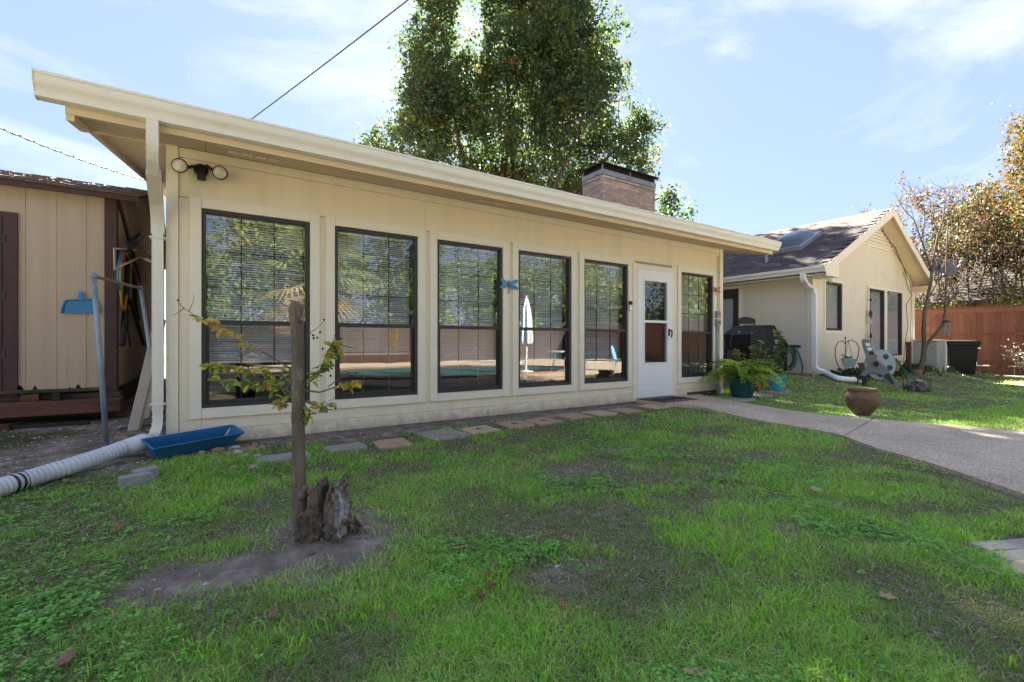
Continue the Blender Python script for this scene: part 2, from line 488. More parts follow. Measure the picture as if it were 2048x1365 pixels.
def dirt(x, y):
    x = np.asarray(x, float); y = np.asarray(y, float)
    n = fbm(x, y, .55, 21) - .5; n2 = fbm(x, y, .18, 33) - .5
    d = sm(.32, .06, segdist(x, y, BAND) - .34 * n - .2 * n2)
    d = np.maximum(d, sm(4.60, 4.80, y + .45 * n + .2 * n2) * (x < 6.6))
    d = np.maximum(d, sm(-.15, -.55, x + .5 * n) * sm(4.35, 4.75, y + .5 * n + .2 * n2))
    d = np.maximum(d, .8 * sm(.45, .22, np.hypot(x - .55, y - 2.5) + .2 * n2))
    for (cx, cy, r) in ((2.35, 2.75, .38), (1.35, 1.55, .22), (2.6, 1.25, .2), (3.2, 3.1, .3), (4.1, 2.2, .3), (9.2, 3.3, .5)):
        d = np.maximum(d, .55 * sm(r, r * .4, np.hypot(x - cx, (y - cy) * 1.4) + .5 * n))
    return d
def lush(x, y):
    x = np.asarray(x, float); y = np.asarray(y, float)
    return sm(.36, .60, .65 * fbm(x, y, .75, 3) + .35 * fbm(x, y, .26, 12))

xs = np.concatenate([[-1500, -600, -250, -120, -60, -30, -16, -9], np.arange(-5, 22, .14), [23, 25, 30, 40, 60, 120, 250, 600, 1500]])
ys = np.concatenate([[-1500, -600, -250, -100, -50, -25, -12, -6, -3, -1.5], np.arange(-.8, 8.2, .11), [9, 11, 14, 20, 30, 60, 120, 300, 700, 1500]])
GX, GY = np.meshgrid(xs, ys)
GZ = gz(GX, GY)
V = np.stack([GX.ravel(), GY.ravel(), GZ.ravel()], 1)
nx, ny = len(xs), len(ys)
I = np.arange(nx * ny).reshape(ny, nx)
Fq = np.stack([I[:-1, :-1].ravel(), I[:-1, 1:].ravel(), I[1:, 1:].ravel(), I[1:, :-1].ravel()], 1)
m_ground, N, L, b = newmat('lawn_soil')
at = N.new('ShaderNodeVertexColor'); at.layer_name = 'Col'
sep = N.new('ShaderNodeSeparateColor'); L.new(at.outputs['Color'], sep.inputs['Color'])
tc = N.new('ShaderNodeTexCoord')
def nz(scale, d=8, r=.65):
    n = N.new('ShaderNodeTexNoise'); n.inputs['Scale'].default_value = scale; n.inputs['Detail'].default_value = d; n.inputs['Roughness'].default_value = r
    L.new(tc.outputs['Object'], n.inputs['Vector']); return n
def rampn(src, stops):
    r = N.new('ShaderNodeValToRGB')
    e = r.color_ramp.elements
    e[0].position, e[0].color = stops[0][0], (*stops[0][1], 1)
    e[1].position, e[1].color = stops[-1][0], (*stops[-1][1], 1)
    for p, c in stops[1:-1]:
        q = e.new(p); q.color = (*c, 1)
    L.new(src, r.inputs['Fac']); return r
soil = rampn(nz(7).outputs['Fac'], [(.3, (.13, .10, .078)), (.5, (.24, .19, .155)), (.68, (.39, .33, .275))])
turf = rampn(nz(22).outputs['Fac'], [(.3, (.09, .088, .05)), (.5, (.17, .155, .095)), (.7, (.29, .245, .175))])
mx = N.new('ShaderNodeMix'); mx.data_type = 'RGBA'
L.new(sep.outputs[0], mx.inputs[0]); L.new(turf.outputs[0], mx.inputs[6]); L.new(soil.outputs[0], mx.inputs[7])
moss = N.new('ShaderNodeMix'); moss.data_type = 'RGBA'; moss.inputs[7].default_value = (.05, .06, .012, 1)
L.new(sep.outputs[1], moss.inputs[0]); L.new(mx.outputs[2], moss.inputs[6])
L.new(moss.outputs[2], b.inputs['Base Color'])
b.inputs['Roughness'].default_value = .95; b.inputs['Specular IOR Level'].default_value = .1
bp = N.new('ShaderNodeBump'); bp.inputs['Distance'].default_value = .02; bp.inputs['Strength'].default_value = 1
L.new(nz(38, 6).outputs['Fac'], bp.inputs['Height']); L.new(bp.outputs['Normal'], b.inputs['Normal'])
me = bpy.data.meshes.new('ground')
me.from_pydata(V.tolist(), [], Fq.tolist())
me.polygons.foreach_set('use_smooth', [True] * len(Fq))
ca = me.color_attributes.new('Col', 'FLOAT_COLOR', 'POINT')
cc = np.ones((len(V), 4), np.float32)
cc[:, 0] = dirt(V[:, 0], V[:, 1])
cc[:, 1] = np.clip(sm(.48, .62, fbm(V[:, 0], V[:, 1], .5, 44)) * sm(-.5, -1.0, V[:, 0]) * sm(4.9, 5.4, V[:, 1]), 0, .8)
ca.data.foreach_set('color', cc.ravel())
me.materials.append(m_ground)
g = bpy.data.objects.new('ground', me); COL.objects.link(g); struct(g)

# exposed aggregate path
m_path, N, L, b = newmat('exposed_aggregate')
tc = N.new('ShaderNodeTexCoord')
vo = N.new('ShaderNodeTexVoronoi'); vo.inputs['Scale'].default_value = 80; L.new(tc.outputs['Object'], vo.inputs['Vector'])
rp = rampn(vo.outputs['Color'], [(.0, (.13, .095, .07)), (.35, (.60, .455, .31)), (.6, (.78, .64, .47)), (1, (.90, .79, .63))])
ed = N.new('ShaderNodeMapRange'); ed.inputs[1].default_value = .25; ed.inputs[2].default_value = .7
L.new(vo.outputs['Distance'], ed.inputs[0])
mx = N.new('ShaderNodeMix'); mx.data_type = 'RGBA'; mx.inputs[7].default_value = (.44, .34, .24, 1)
L.new(ed.outputs[0], mx.inputs[0]); L.new(rp.outputs[0], mx.inputs[6])
st = nz(1.6); mr = N.new('ShaderNodeMapRange'); mr.inputs[1].default_value = .35; mr.inputs[2].default_value = .7; mr.inputs[3].default_value = .78; mr.inputs[4].default_value = 1.1
L.new(st.outputs['Fac'], mr.inputs[0])
hs = N.new('ShaderNodeHueSaturation'); L.new(mr.outputs[0], hs.inputs['Value']); L.new(mx.outputs[2], hs.inputs['Color']); L.new(hs.outputs[0], b.inputs['Base Color'])
b.inputs['Roughness'].default_value = .85
bp = N.new('ShaderNodeBump'); bp.invert = True; bp.inputs['Distance'].default_value = .004; bp.inputs['Strength'].default_value = 1
L.new(vo.outputs['Distance'], bp.inputs['Height']); L.new(bp.outputs['Normal'], b.inputs['Normal'])
def resamp(P, ysx):
    return np.interp(ysx, [p[1] for p in P][::-1], [p[0] for p in P][::-1])
def pathslab(name, y0, y1, n, skew=0):
    b_ = MB(); yy = np.linspace(y0, y1, n); rows = []
    xl, xr = resamp(PL, yy), resamp(PR, yy)
    for i in range(n):
        row = []
        wob = .012 * math.sin(yy[i] * 9) + .008 * math.sin(yy[i] * 23)
        for k in range(9):
            t = k / 8; x = (xl[i] + wob) * (1 - t) + xr[i] * t
            y = yy[i] + skew * (t - .5)
            row.append((x, y, 0.028 + .078 * float(sm(3.3, 4.75, y)) + .006 * math.sin(x * 1.3 + y)))
        rows.append(row)
    vs = []
    for row in rows:
        vs.append((row[0][0], row[0][1], -.08)); vs += row; vs.append((row[-1][0], row[-1][1], -.08))
    m = 11
    fs = [(i * m + k, i * m + k + 1, (i + 1) * m + k + 1, (i + 1) * m + k) for i in range(n - 1) for k in range(m - 1)]
    fs += [tuple(reversed(range(m))), tuple(range((n - 1) * m, n * m))]
    b_.add(vs, fs)
    return struct(b_.build(name, m_path, smooth=False, auto=40))
pathslab('concrete_path', 2.32, 5.02, 40, .30)
pathslab('concrete_path', -.9, 2.305, 40, .30)

# pool side behind the photographer: seen in the window panes and bouncing sunlight
m_deck = M('pool_deck', (.54, .45, .35), (.47, .39, .30), 1.2, .9, .002, 40)
d = MB(); d.box((-8, -13, -.2), (34, -.85, .012)); struct(d.build('pool_deck', m_deck))
m_water = M('pool_water', (.022, .11, .13), (.03, .14, .16), 2, .25, .03, 5, spec=.15)
def ell(cx, cy, rx, ry, n=48):
    return [(cx + rx * math.cos(2 * math.pi * i / n) * (1 + .12 * math.sin(4 * math.pi * i / n)), cy + ry * math.sin(2 * math.pi * i / n)) for i in range(n)]
E1, E2 = ell(6.8, -4.9, 5.0, 3.0), ell(6.8, -4.9, 5.35, 3.35)
w = MB(); w.add([(x, y, .022) for x, y in E1], [tuple(range(48))]); struct(w.build('pool_water', m_water))
cp = MB()
cp.add([(x, y, .06) for x, y in E1] + [(x, y, .06) for x, y in E2] + [(x, y, .0) for x, y in E1] + [(x, y, .0) for x, y in E2],
       [f for i in range(48) for f in ((i, i + 48, (i + 1) % 48 + 48, (i + 1) % 48), (i + 48, i + 144, (i + 1) % 48 + 144, (i + 1) % 48 + 48), (i + 96, i, (i + 1) % 48, (i + 1) % 48 + 96))])
struct(cp.build('pool_coping', M('coping_brick', (.35, .17, .10), (.27, .13, .08), 9, .9)))

# ------------------------------------------------------------------ sunroom
WY = 5.06
sun_room = thing('sunroom', 'long cream sunroom with six tall dark framed windows and white storm door', 'house', (0, WY, 0))
def sroof(y): return 2.74 + .20 * (y - WY)      # underside of the sloping roof
WX0, WX1 = -.29, 7.98
WIN = [-.032 + 1.1515 * i for i in range(5)] + [6.786]
WW, WZ0, WZ1, WZM = .911, .412, 2.222, 1.187
# siding panels butt with narrow joints over dark sheathing
xsplit = [WX0 + .095, 1.0, 2.13, 3.28, 4.43, 5.60]
def panel(x0, x1, z0, z1, y=WY, t=.02):
    p = MB(); p.box((x0 + .0012, y, z0 + .0012), (x1 - .0012, y + t, z1 - .0012))
    return p.build('siding_panel', m_wall, sun_room)
op = [(x, x + WW) for x in WIN]
DX0, DX1, DZ0, DZ1 = 5.66, 6.55, .10, 2.20
allop = sorted(op + [(DX0, DX1)])
edges = [WX0 + .09] + [e for o_ in allop for e in o_] + [WX1]
for i in range(0, len(edges), 2):
    panel(edges[i], edges[i + 1], .21, 2.30)
for a_, b_ in op:
    panel(a_, b_, .21, WZ0)
upx = [WX0 + .09, 2.13, 4.43, 6.74, WX1]
for a_, b_ in zip(upx[:-1], upx[1:]):
    panel(a_, b_, 2.303, 2.648)
frx = [WX0 + .09, 2.0, 4.95, WX1 - .0]
for a_, b_ in zip(frx[:-1], frx[1:]):
    p = MB(); p.box((a_ + .001, WY - .006, 2.65), (b_ - .001, WY + .02, 2.735)); p.build('frieze_board', m_wall, sun_room)
skx = [WX0 + .09, 1.55, 2.98, 3.40, 5.64]
for a_, b_ in zip(skx[:-1], skx[1:]):
    p = MB(); p.box((a_ + .001, WY - .010, .085), (b_ - .001, WY + .02, .208)); p.build('skirt_board', m_wall, sun_room)
p = MB(); p.box((6.57, WY - .010, .085), (WX1, WY + .02, .208)); p.build('skirt_board', m_wall, sun_room)
p = MB(); p.box((WX0, WY - .018, .085), (WX0 + .088, WY + .10, 2.738)); p.build('corner_board', m_trim, sun_room)
p = MB(); p.box((WX1 - .075, WY - .018, .085), (WX1 + .02, WY + .10, 2.738)); p.build('corner_board', m_trim, sun_room)
# sheathing behind the joints, other walls, floor slab
s = MB()
for i in range(0, len(edges), 2):
    s.box((edges[i], WY + .022, .09), (edges[i + 1], WY + .13, 2.72))
for a_, b_ in op:
    s.box((a_, WY + .022, .09), (b_, WY + .13, WZ0)); s.box((a_, WY + .022, WZ1), (b_, WY + .13, 2.72))
s.box((DX0, WY + .022, DZ1), (DX1, WY + .13, 2.72))
s.build('wall_core', m_room, sun_room)
s = MB(); s.box((WX0, WY + .13, .09), (WX0 + .12, 14.5, 2.72)); s.box((WX1 - .12, WY + .13, .09), (WX1, 14.5, 2.72)); s.box((WX0, 14.5, .09), (WX1, 14.6, 4.55))  # unseen rear run, lengthened to keep sun off the shed side
for x0, x1 in ((WX0, WX0 + .12), (WX1 - .12, WX1)):
    s.add([(x0, WY + .13, 2.72), (x0, 14.5, 2.72), (x0, 14.5, 4.6), (x1, WY + .13, 2.72), (x1, 14.5, 2.72), (x1, 14.5, 4.6)], [(0, 1, 2), (3, 5, 4), (0, 2, 5, 3)])
s.build('wall', m_wall, sun_room)
s = MB(); s.box((WX0 + .02, WY + .02, -.15), (WX1 - .02, 14.5, .084)); s.build('foundation', m_concrete, sun_room)
s = MB(); s.box((WX0 + .14, WY + .14, .085), (WX1 - .14, 14.4, .10)); s.build('floor', M('room_floor', (.12, .09, .07), (.09, .07, .055), 5, .6), sun_room)
s = MB(); s.box((WX0 + .13, WY + .14, 2.69), (WX1 - .13, 14.4, 2.715)); s.build('ceiling', m_room, sun_room)
# windows
def blind_mb(x0, x1, zb, seed):
    R = random.Random(seed); q = MB(); z = 2.175; k = 0
    q.box((x0 + .012, WY + .125, 2.18), (x1 - .012, WY + .16, 2.21))
    while z > zb:
        tl = .0085 + R.uniform(-.0012, .0012); sag = R.uniform(-.0012, .0012)
        q.add([(x0 + .015, WY + .130, z - tl + sag), (x1 - .015, WY + .130, z - tl - sag), (x1 - .015, WY + .152, z + tl - sag), (x0 + .015, WY + .152, z + tl + sag)], [(0, 1, 2, 3)])
        z -= .0225
    q.box((x0 + .012, WY + .130, zb - .03), (x1 - .012, WY + .152, zb - .008))
    for t in (.18, .5, .82):
        xx = x0 + (x1 - x0) * t; q.box((xx - .001, WY + .128, zb), (xx + .001, WY + .129, 2.18))
    return q
for i, x0 in enumerate(WIN):
    x1 = x0 + WW
    w = MB(); c = .093
    # casing boards
    fr = MB(); y0, y1 = WY - .004, WY + .10; t = .034
    fr.box((x0, y0, WZ0), (x0 + t, y1, WZ1)); fr.box((x1 - t, y0, WZ0), (x1, y1, WZ1))
    fr.box((x0 + t, y0, WZ1 - t), (x1 - t, y1, WZ1)); fr.box((x0 + t, y0, WZ0), (x1 - t, y1, WZ0 + t))
    win = fr.build('window', m_bronze, sun_room, bevel=.003)
    for (a, b_) in (((x0 - c, WZ0 - c), (x0, WZ1 + c)), ((x1, WZ0 - c), (x1 + c, WZ1 + c)), ((x0, WZ1), (x1, WZ1 + c)), ((x0, WZ0 - c), (x1, WZ0))):
        q = MB(); q.box((a[0] + .0008, WY - .022, a[1] + .0008), (b_[0] - .0008, WY - .0005, b_[1] - .0008)); q.build('casing_board', m_trim, win, bevel=.002)
    q = MB(); q.box((x0 + t, WY + .004, WZM - .012), (x1 - t, WY + .05, WZM + .026)); q.build('meeting_rail', m_bronze, win, bevel=.003)
    q = MB(); s_ = .026
    q.box((x0 + t, WY + .03, WZ0 + t), (x0 + t + s_, WY + .055, WZM - .012)); q.box((x1 - t - s_, WY + .03, WZ0 + t), (x1 - t, WY + .055, WZM - .012)); q.box((x0 + t + s_, WY + .03, WZ0 + t), (x1 - t - s_, WY + .055, WZ0 + t + .03))
    q.build('lower_sash', m_bronze, win, bevel=.002)
    q = MB(); q.add([(x0 + t, WY + .035, WZM + .026), (x1 - t, WY + .035, WZM + .026), (x1 - t, WY + .035, WZ1 - t), (x0 + t, WY + .035, WZ1 - t)], [(0, 1, 2, 3)]); q.build('upper_pane', m_glass, win)
    q = MB(); q.add([(x0 + t + s_, WY + .045, WZ0 + t + .03), (x1 - t - s_, WY + .045, WZ0 + t + .03), (x1 - t - s_, WY + .045, WZM - .012), (x0 + t + s_, WY + .045, WZM - .012)], [(0, 1, 2, 3)]); q.build('lower_pane', m_glasslow, win)
    q = MB(); gw = (WW - 2 * t) / 3
    for k in (1, 2):
        xx = x0 + t + gw * k; q.box((xx - .006, WY + .06, WZ0 + t), (xx + .006, WY + .07, WZ1 - t))
        zz = WZM + (WZ1 - t - WZM) * k / 3; q.box((x0 + t, WY + .0605, zz - .006), (x1 - t, WY + .0695, zz + .006))
    q.build('muntin_grid', m_dark, win)
    blind_mb(x0 + .03, x1 - .03, (.84, .90, .80, .80, .74, 1.22)[i], i).build('blind', m_blind, win, kind='stuff')
# storm door
door = MB(); y0, y1 = WY - .03, WY + .015
dx0, dx1, dz0, dz1 = 5.69, 6.535, .135, 2.178
gx0, gx1 = PY(1286, 600, WY).x, PY(1330.5, 600, WY).x
gz0, gz1 = PY(1286, 726, WY).z, PY(1286, 562, WY).z
door.box((dx0, y0, dz0), (gx0, y1, dz1)); door.box((gx1, y0, dz0), (dx1, y1, dz1)); door.box((gx0, y0, dz0), (gx1, y1, gz0)); door.box((gx0, y0, gz1), (gx1, y1, dz1))
dr = door.build('storm_door', m_white, sun_room)
q = MB(); f = .03
q.box((gx0 - f, y0 - .010, gz0 - f), (gx0, y0 - .001, gz1 + f)); q.box((gx1, y0 - .010, gz0 - f), (gx1 + f, y0 - .001, gz1 + f)); q.box((gx0, y0 - .010, gz1), (gx1, y0 - .001, gz1 + f)); q.box((gx0, y0 - .010, gz0 - f), (gx1, y0 - .001, gz0))
q.build('glass_surround', m_white, dr, bevel=.003)
zb = PY(1286, 643, WY).z
q = MB(); q.box((gx0, y0 - .004, zb - .02), (gx1, y0 + .02, zb + .02)); q.build('glass_rail', m_white, dr)
q = MB(); q.add([(gx0, y0 + .02, gz0), (gx1, y0 + .02, gz0), (gx1, y0 + .02, gz1), (gx0, y0 + .02, gz1)], [(0, 1, 2, 3)]); q.build('pane', m_glassd, dr)
h = PY(1341, 665, WY - .05)
q = MB(); q.box((h.x - .035, WY - .045, h.z - .06), (h.x - .005, WY - .031, h.z + .06)); q.tube([(h.x - .02, WY - .04, h.z + .03), (h.x - .02, WY - .09, h.z + .03), (h.x - .02, WY - .095, h.z - .02), (h.x - .02, WY - .085, h.z - .09)], [.012, .014, .013, .010], 8)
q.build('handle', m_black, dr, smooth=True)
q = MB(); q.box((dx0, y0 - .008, dz0), (dx1, y0 - .001, dz0 + .15)); q.build('kick_plate', m_white, dr)
q = MB(); q.box((DX0 + .03, WY + .06, .1), (DX1 - .03, WY + .10, 2.18)); q.build('inner_door', M('inner_door_paint', (.10, .085, .07), (.08, .07, .06), 4, .6), sun_room)
for a, b_ in (((DX0 - .07, .085), (dx0 - .003, 2.26)), ((dx1 + .003, .085), (DX1 + .06, 2.26)), ((dx0 - .003, 2.181), (dx1 + .003, 2.26))):
    q = MB(); q.box((a[0], WY - .024, a[1]), (b_[0], WY - .0005, b_[1])); q.build('door_casing', m_trim, sun_room)
q = MB(); q.box((dx0 - .02, WY - .06, .085), (dx1 + .02, WY + .02, .132)); q.build('threshold', m_concrete, sun_room)
q = MB(); q.box((6.95, WY - .06, .03), (WX1 - .2, WY - .012, .15)); q.build('ground_board', m_brown, sun_room)
# roof
RX0, RX1 = -.82, 8.56
def roofslab(y0, y1, x0, x1, t0, t1):
    q = MB(); z = sroof
    q.add([(x0, y0, z(y0) + t0), (x1, y0, z(y0) + t0), (x1, y1, z(y1) + t0), (x0, y1, z(y1) + t0), (x0, y0, z(y0) + t1), (x1, y0, z(y0) + t1), (x1, y1, z(y1) + t1), (x0, y1, z(y1) + t1)],
          [(0, 3, 2, 1), (4, 5, 6, 7), (0, 1, 5, 4), (1, 2, 6, 5), (2, 3, 7, 6), (3, 0, 4, 7)])
    return q
roofslab(4.37, 15.0, RX0, RX1, .16, .20).build('roof', m_shingle, sun_room)  # carried far back out of view so it shades the shed side
q = MB()
R = random.Random(3); x = RX0 - .02
while x < RX1:
    wd = .305; q.box((x, 4.335 + R.uniform(-.006, .006), sroof(4.35) + .2 + R.uniform(0, .004)), (x + wd - .006, 4.8, sroof(4.35) + .212 + R.uniform(0, .005))); x += wd
q.build('shingle_edge', m_shingle, sun_room, kind='stuff')
sx = [RX0 + .05, .0, 2.05, 4.50, 6.9, RX1 - .03]
for a_, b_ in zip(sx[:-1], sx[1:]):
    roofslab(4.46, WY - .004, a_ + .002, b_ - .002, .0, .012).build('soffit_panel', m_soffit, sun_room)
for ya, yb in ((WY + .002, 6.6), (6.61, 8.4), (8.41, 14.9)):
    roofslab(ya, yb, RX0 + .05, WX0 - .002, .02, .032).build('soffit_panel', m_soffit, sun_room)
    roofslab(ya, yb, WX1 + .004, RX1 - .03, .02, .032).build('soffit_panel', m_soffit, sun_room)
q = roofslab(WY - .006, WY + .02, RX0 + .05, WX0 - .004, -.02, .03); q.build('soffit_trim', m_soffit, sun_room)
roofslab(4.44, 4.90, RX0, RX0 + .045, -.05, .155).build('rake_board', m_soffit, sun_room)
roofslab(4.905, 15.0, RX0 + .012, RX0 + .045, -.015, .155).build('rake_board', m_soffit, sun_room)
roofslab(4.44, 15.0, RX1 - .028, RX1 + .01, -.02, .155).build('rake_board', m_soffit, sun_room)
q = MB(); q.box((RX0, 4.425, 2.608), (RX1, 4.455, sroof(4.44) + .155)); q.build('fascia_board', m_soffit, sun_room)
# K-style gutter
zt = 2.812
prof = [(4.42, zt), (4.42, 2.655), (4.352, 2.655), (4.342, 2.660), (4.338, 2.688), (4.326, 2.718), (4.312, 2.732), (4.303, 2.752), (4.300, zt - .022), (4.292, zt - .016), (4.292, zt), (4.302, zt), (4.306, zt - .018), (4.312, 2.752), (4.335, 2.722), (4.349, 2.668), (4.411, 2.664), (4.413, zt)]
gut = MB(); gut.prism(prof, (-.955, 8.60), 'x').build('gutter', m_gutter, sun_room, auto=35)
for xx in (2.2, 5.35):                                            # lapped gutter seams
    q = MB(); q.prism([(a - .0022 if a < 4.36 else a, b_ - .0015) for a, b_ in prof[:9]] + [(4.299, zt - .03), (4.306, 2.752), (4.33, 2.718), (4.36, 2.658), (4.41, 2.658)], (xx, xx + .045), 'x'); q.build('gutter_seam', m_gutter, sun_room, auto=35)
for xx in (-.958, 8.598):
    q = MB(); q.prism([(4.42, zt), (4.42, 2.653), (4.350, 2.653), (4.336, 2.688), (4.310, 2.732), (4.298, 2.752), (4.290, zt)], (xx, xx + .005), 'x'); q.build('gutter_end_cap', m_gutter, sun_room)
# soffit vents
for u, v, n in ((508, 300, 4), (985, 392, 4), (1270, 437, 4)):
    P = PY(u, v, 4.75)
    q = MB()
    for k in range(n):
        q.add([(P.x + (k - n / 2) * .105 + dx_, 4.70 + dy_, sroof(4.70 + dy_) - .004 + (0 if dy_ == 0 else 0)) for dx_, dy_ in ((.01, 0), (.095, 0), (.095, .10), (.01, .10))], [(0, 3, 2, 1)])
        for j in range(5):
            yy = 4.705 + j * .02; q.box((P.x + (k - n / 2) * .105 + .012, yy, sroof(yy) - .010), (P.x + (k - n / 2) * .105 + .093, yy + .006, sroof(yy) - .002))
    q.build('soffit_vent', m_trim, sun_room)
# downspout: ribbed rectangular pipe with crimped elbows
def ribsect(w, d, nr=4):
    pts = []
    def side(a, b, n):
        for i in range(n):
            t = i / n; k = 1 - (.10 if i % 2 else 0)
            pts.append(((a[0] + (b[0] - a[0]) * t) * k, (a[1] + (b[1] - a[1]) * t) * k))
    side((-w, -d), (w, -d), 8); side((w, -d), (w, d), 6); side((w, d), (-w, d), 8); side((-w, d), (-w, -d), 6)
    return pts
DS = ribsect(1.0, .82)
P0 = PY(305, 238, 4.37); xD = -.345; yD = WY + .02
pts = [(P0.x, 4.372, 2.66), (P0.x, 4.374, 2.58), (P0.x, 4.38, 2.50), (P0.x - .002, 4.40, 2.455), (P0.x - .005, 4.44, 2.41), (P0.x - .01, 4.56, 2.33)]
rads = []
q = MB()
def crimp(path, r, n, amp):
    """resample and crimp an elbow"""
    path = [Vector(p) for p in path]; out = []; rr = []
    L = [0]
    for a, b_ in zip(path[:-1], path[1:]): L.append(L[-1] + (b_ - a).length)
    for i in range(n):
        s_ = L[-1] * i / (n - 1)
        k = max(j for j in range(len(L)) if L[j] <= s_ + 1e-9); k = min(k, len(path) - 2)
        out.append(path[k].lerp(path[k + 1], (s_ - L[k]) / (L[k + 1] - L[k]))); rr.append(r * (1 + (amp if i % 2 else 0)))
    return out, rr
rD = .047
a, r_ = crimp(pts, rD, 30, -.10); q.tube(a, r_, 28, sect=DS)
a, r_ = crimp([pts[-1], (-.345, 4.90, 2.185), (-.345, 4.99, 2.10), (-.345, 5.03, 2.02), (-.345, 5.035, 1.94)], rD, 18, -.02); q.tube(a, r_, 28, sect=DS)
a, r_ = crimp([(-.345, 5.035, 1.96), (-.345, 5.035, 1.0), (-.345, 5.035, .42)], rD * 1.02, 4, 0); q.tube(a, r_, 28, sect=DS)
E0 = [(-.345, 5.035, .43), (-.345, 5.03, .34), (-.35, 5.01, .27), (-.365, 4.97, .215), (-.39, 5.21, .185), (-.41, 4.88, .17)]
a, r_ = crimp(E0, rD, 26, -.12); q.tube(a, r_, 28, sect=DS)
q.build('downspout', m_downsp, sun_room, auto=50)
for zz in (.47, 1.9):
    q = MB(); q.box((-.40, 4.98, zz), (-.29, 5.09, zz + .012)); q.build('downspout_strap', m_downsp, sun_room)
# chimney
CX0, CX1, CY0, CY1 = 8.24, 10.2, 8.42, 9.15
ch = MB(); ch.box((CX0 + .012, CY0 + .012, 2.8), (CX1 - .012, CY1 - .012, 5.21)); chim = ch.build('chimney', M('mortar', (.36, .31, .28), (.30, .26, .235), 30, .95, .002, 90), sun_room)
m_brick = M('chimney_brick', (.44, .33, .265), (.36, .265, .215), 30, .9, .003, 90, rnd=.22, c3=(.12, .075, .065), s3=26, lo3=.60, hi3=.72)
bm_ = MB(); bm_.box((0, 0, 0), (.215, .10, .065)); brick_me = bm_.mesh('brick'); brick_me.materials.append(m_brick)
z = 5.21 - .077; row = 0; nb = 0
while z > 3.30:
    off = (row % 2) * .1125; x = CX0 - off
    out = .02 if row == 0 else 0
    while x < CX1 - .02:
        xa = max(x, CX0); xb = min(x + .215, CX1)
        if xb - xa > .04 and nb < 300:
            inst('brick', brick_me, chim, (xa, CY0 - out + RNG.uniform(-.003, .002), z), scl=((xb - xa) / .215, 1, 1)); nb += 1
        x += .225
    y = CY0 + .105 - (.1125 - off) * .0
    y = CY0 + .11 + off * .9
    while y < CY1 - .02:
        yb = min(y + .215, CY1)
        if nb < 300:
            inst('brick', brick_me, chim, (CX0 + .10 - out + RNG.uniform(-.003, .002), y, z), rot=(0, 0, math.pi / 2), scl=((yb - y) / .215, 1, 1)); nb += 1
        y += .225
    z -= .075; row += 1
m_cap = M('chimney_metal', (.30, .31, .32), (.24, .24, .24), 6, .55, metal=.6, c3=(.20, .09, .05), s3=2.2, lo3=.52, hi3=.7)
q = MB()
q.box((CX0 - .02, CY0 - .02, 5.215), (CX1 + .02, CY0 - .003, 5.34)); q.box((CX0 - .02, CY0 - .003, 5.215), (CX0 - .003, CY1, 5.34)); q.box((CX0 - .003, CY1 - .02, 5.215), (CX1 + .02, CY1, 5.34)); q.box((CX1 + .003, CY0 - .003, 5.215), (CX1 + .02, CY1 - .02, 5.34))
q.build('chimney_crown', m_cap, chim)
q = MB(); q.box((CX0 + .03, CY0 + .03, 5.22), (CX1 - .03, CY1 - .03, 5.46))
q.build('flue_screen', M('near_black_screen', (.012, .011, .010), None, 20, .8), chim)  # solid near-black box filling the gap below the cap
q = MB()
for xx in (CX0 + .0, CX0 + .98, CX1 - .03):
    for yy in (CY0 - .0, CY1 - .03): q.box((xx, yy, 5.34), (xx + .03, yy + .03, 5.47))
q.build('cap_post', m_cap, chim)
q = MB(); q.add([(CX0 - .08, CY0 - .09, 5.47), (CX1 + .07, CY0 - .09, 5.47), (CX1 + .07, CY1 + .09, 5.47), (CX0 - .08, CY1 + .09, 5.47), (CX0 - .08, CY0 - .09, 5.49), (CX1 + .07, CY0 - .09, 5.49), (CX1 + .07, CY1 + .09, 5.49), (CX0 - .08, CY1 + .09, 5.49), (CX0 + .4, (CY0 + CY1) / 2, 5.57), (CX1 - .4, (CY0 + CY1) / 2, 5.57)],
                [(0, 3, 2, 1), (0, 1, 5, 4), (1, 2, 6, 5), (2, 3, 7, 6), (3, 0, 4, 7), (4, 5, 9, 8), (5, 6, 9), (6, 7, 8, 9), (7, 4, 8)])
q.build('chimney_cap', M('rusty_cap', (.075, .045, .035), (.04, .03, .027), 7, .7, metal=.3), chim)

# ------------------------------------------------------------------ shed
SY = 7.0; SX1 = -.87; SZ0, SZ1 = .46, 2.69
shed = thing('shed', 'tan wooden garden shed with brown trim standing on timbers left of sunroom', 'shed', (-3, SY, 0))
gx = SX1 - .09
k = 0
while gx > -4.4:
    R = random.Random(40 + k); w_ = .243 if k else .16
    poly = [(gx - w_ + .0014, SZ1), (gx - w_ + .0014, SZ0 + R.uniform(-.01, .03))]
    n = 7
    for j in range(1, n):                               # rotted lower edge
        poly.append((gx - w_ + .0014 + (w_ - .0028) * j / n, SZ0 + R.choice([0, .0, .02, .06, .01, .09]) * (1 if -2.5 < gx < -.9 else .3)))
    poly += [(gx - .0014, SZ0 + R.uniform(0, .04)), (gx - .0014, SZ1)]
    if not (-3.35 < gx - w_ / 2 < -2.35):
        q = MB(); q.prism(poly, (SY, SY + .015)); q.build('siding_board', m_shed, shed)
    gx -= w_; k += 1
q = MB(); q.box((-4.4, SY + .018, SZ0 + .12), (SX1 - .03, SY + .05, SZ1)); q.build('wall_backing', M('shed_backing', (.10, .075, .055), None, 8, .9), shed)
yy = SY + .06; k = 0
SRY = 10.0; SRZ = 3.53
def shtop(y): return SZ1 + (SRZ - SZ1) * max(0, 1 - abs(y - SRY) / (SRY - SY))
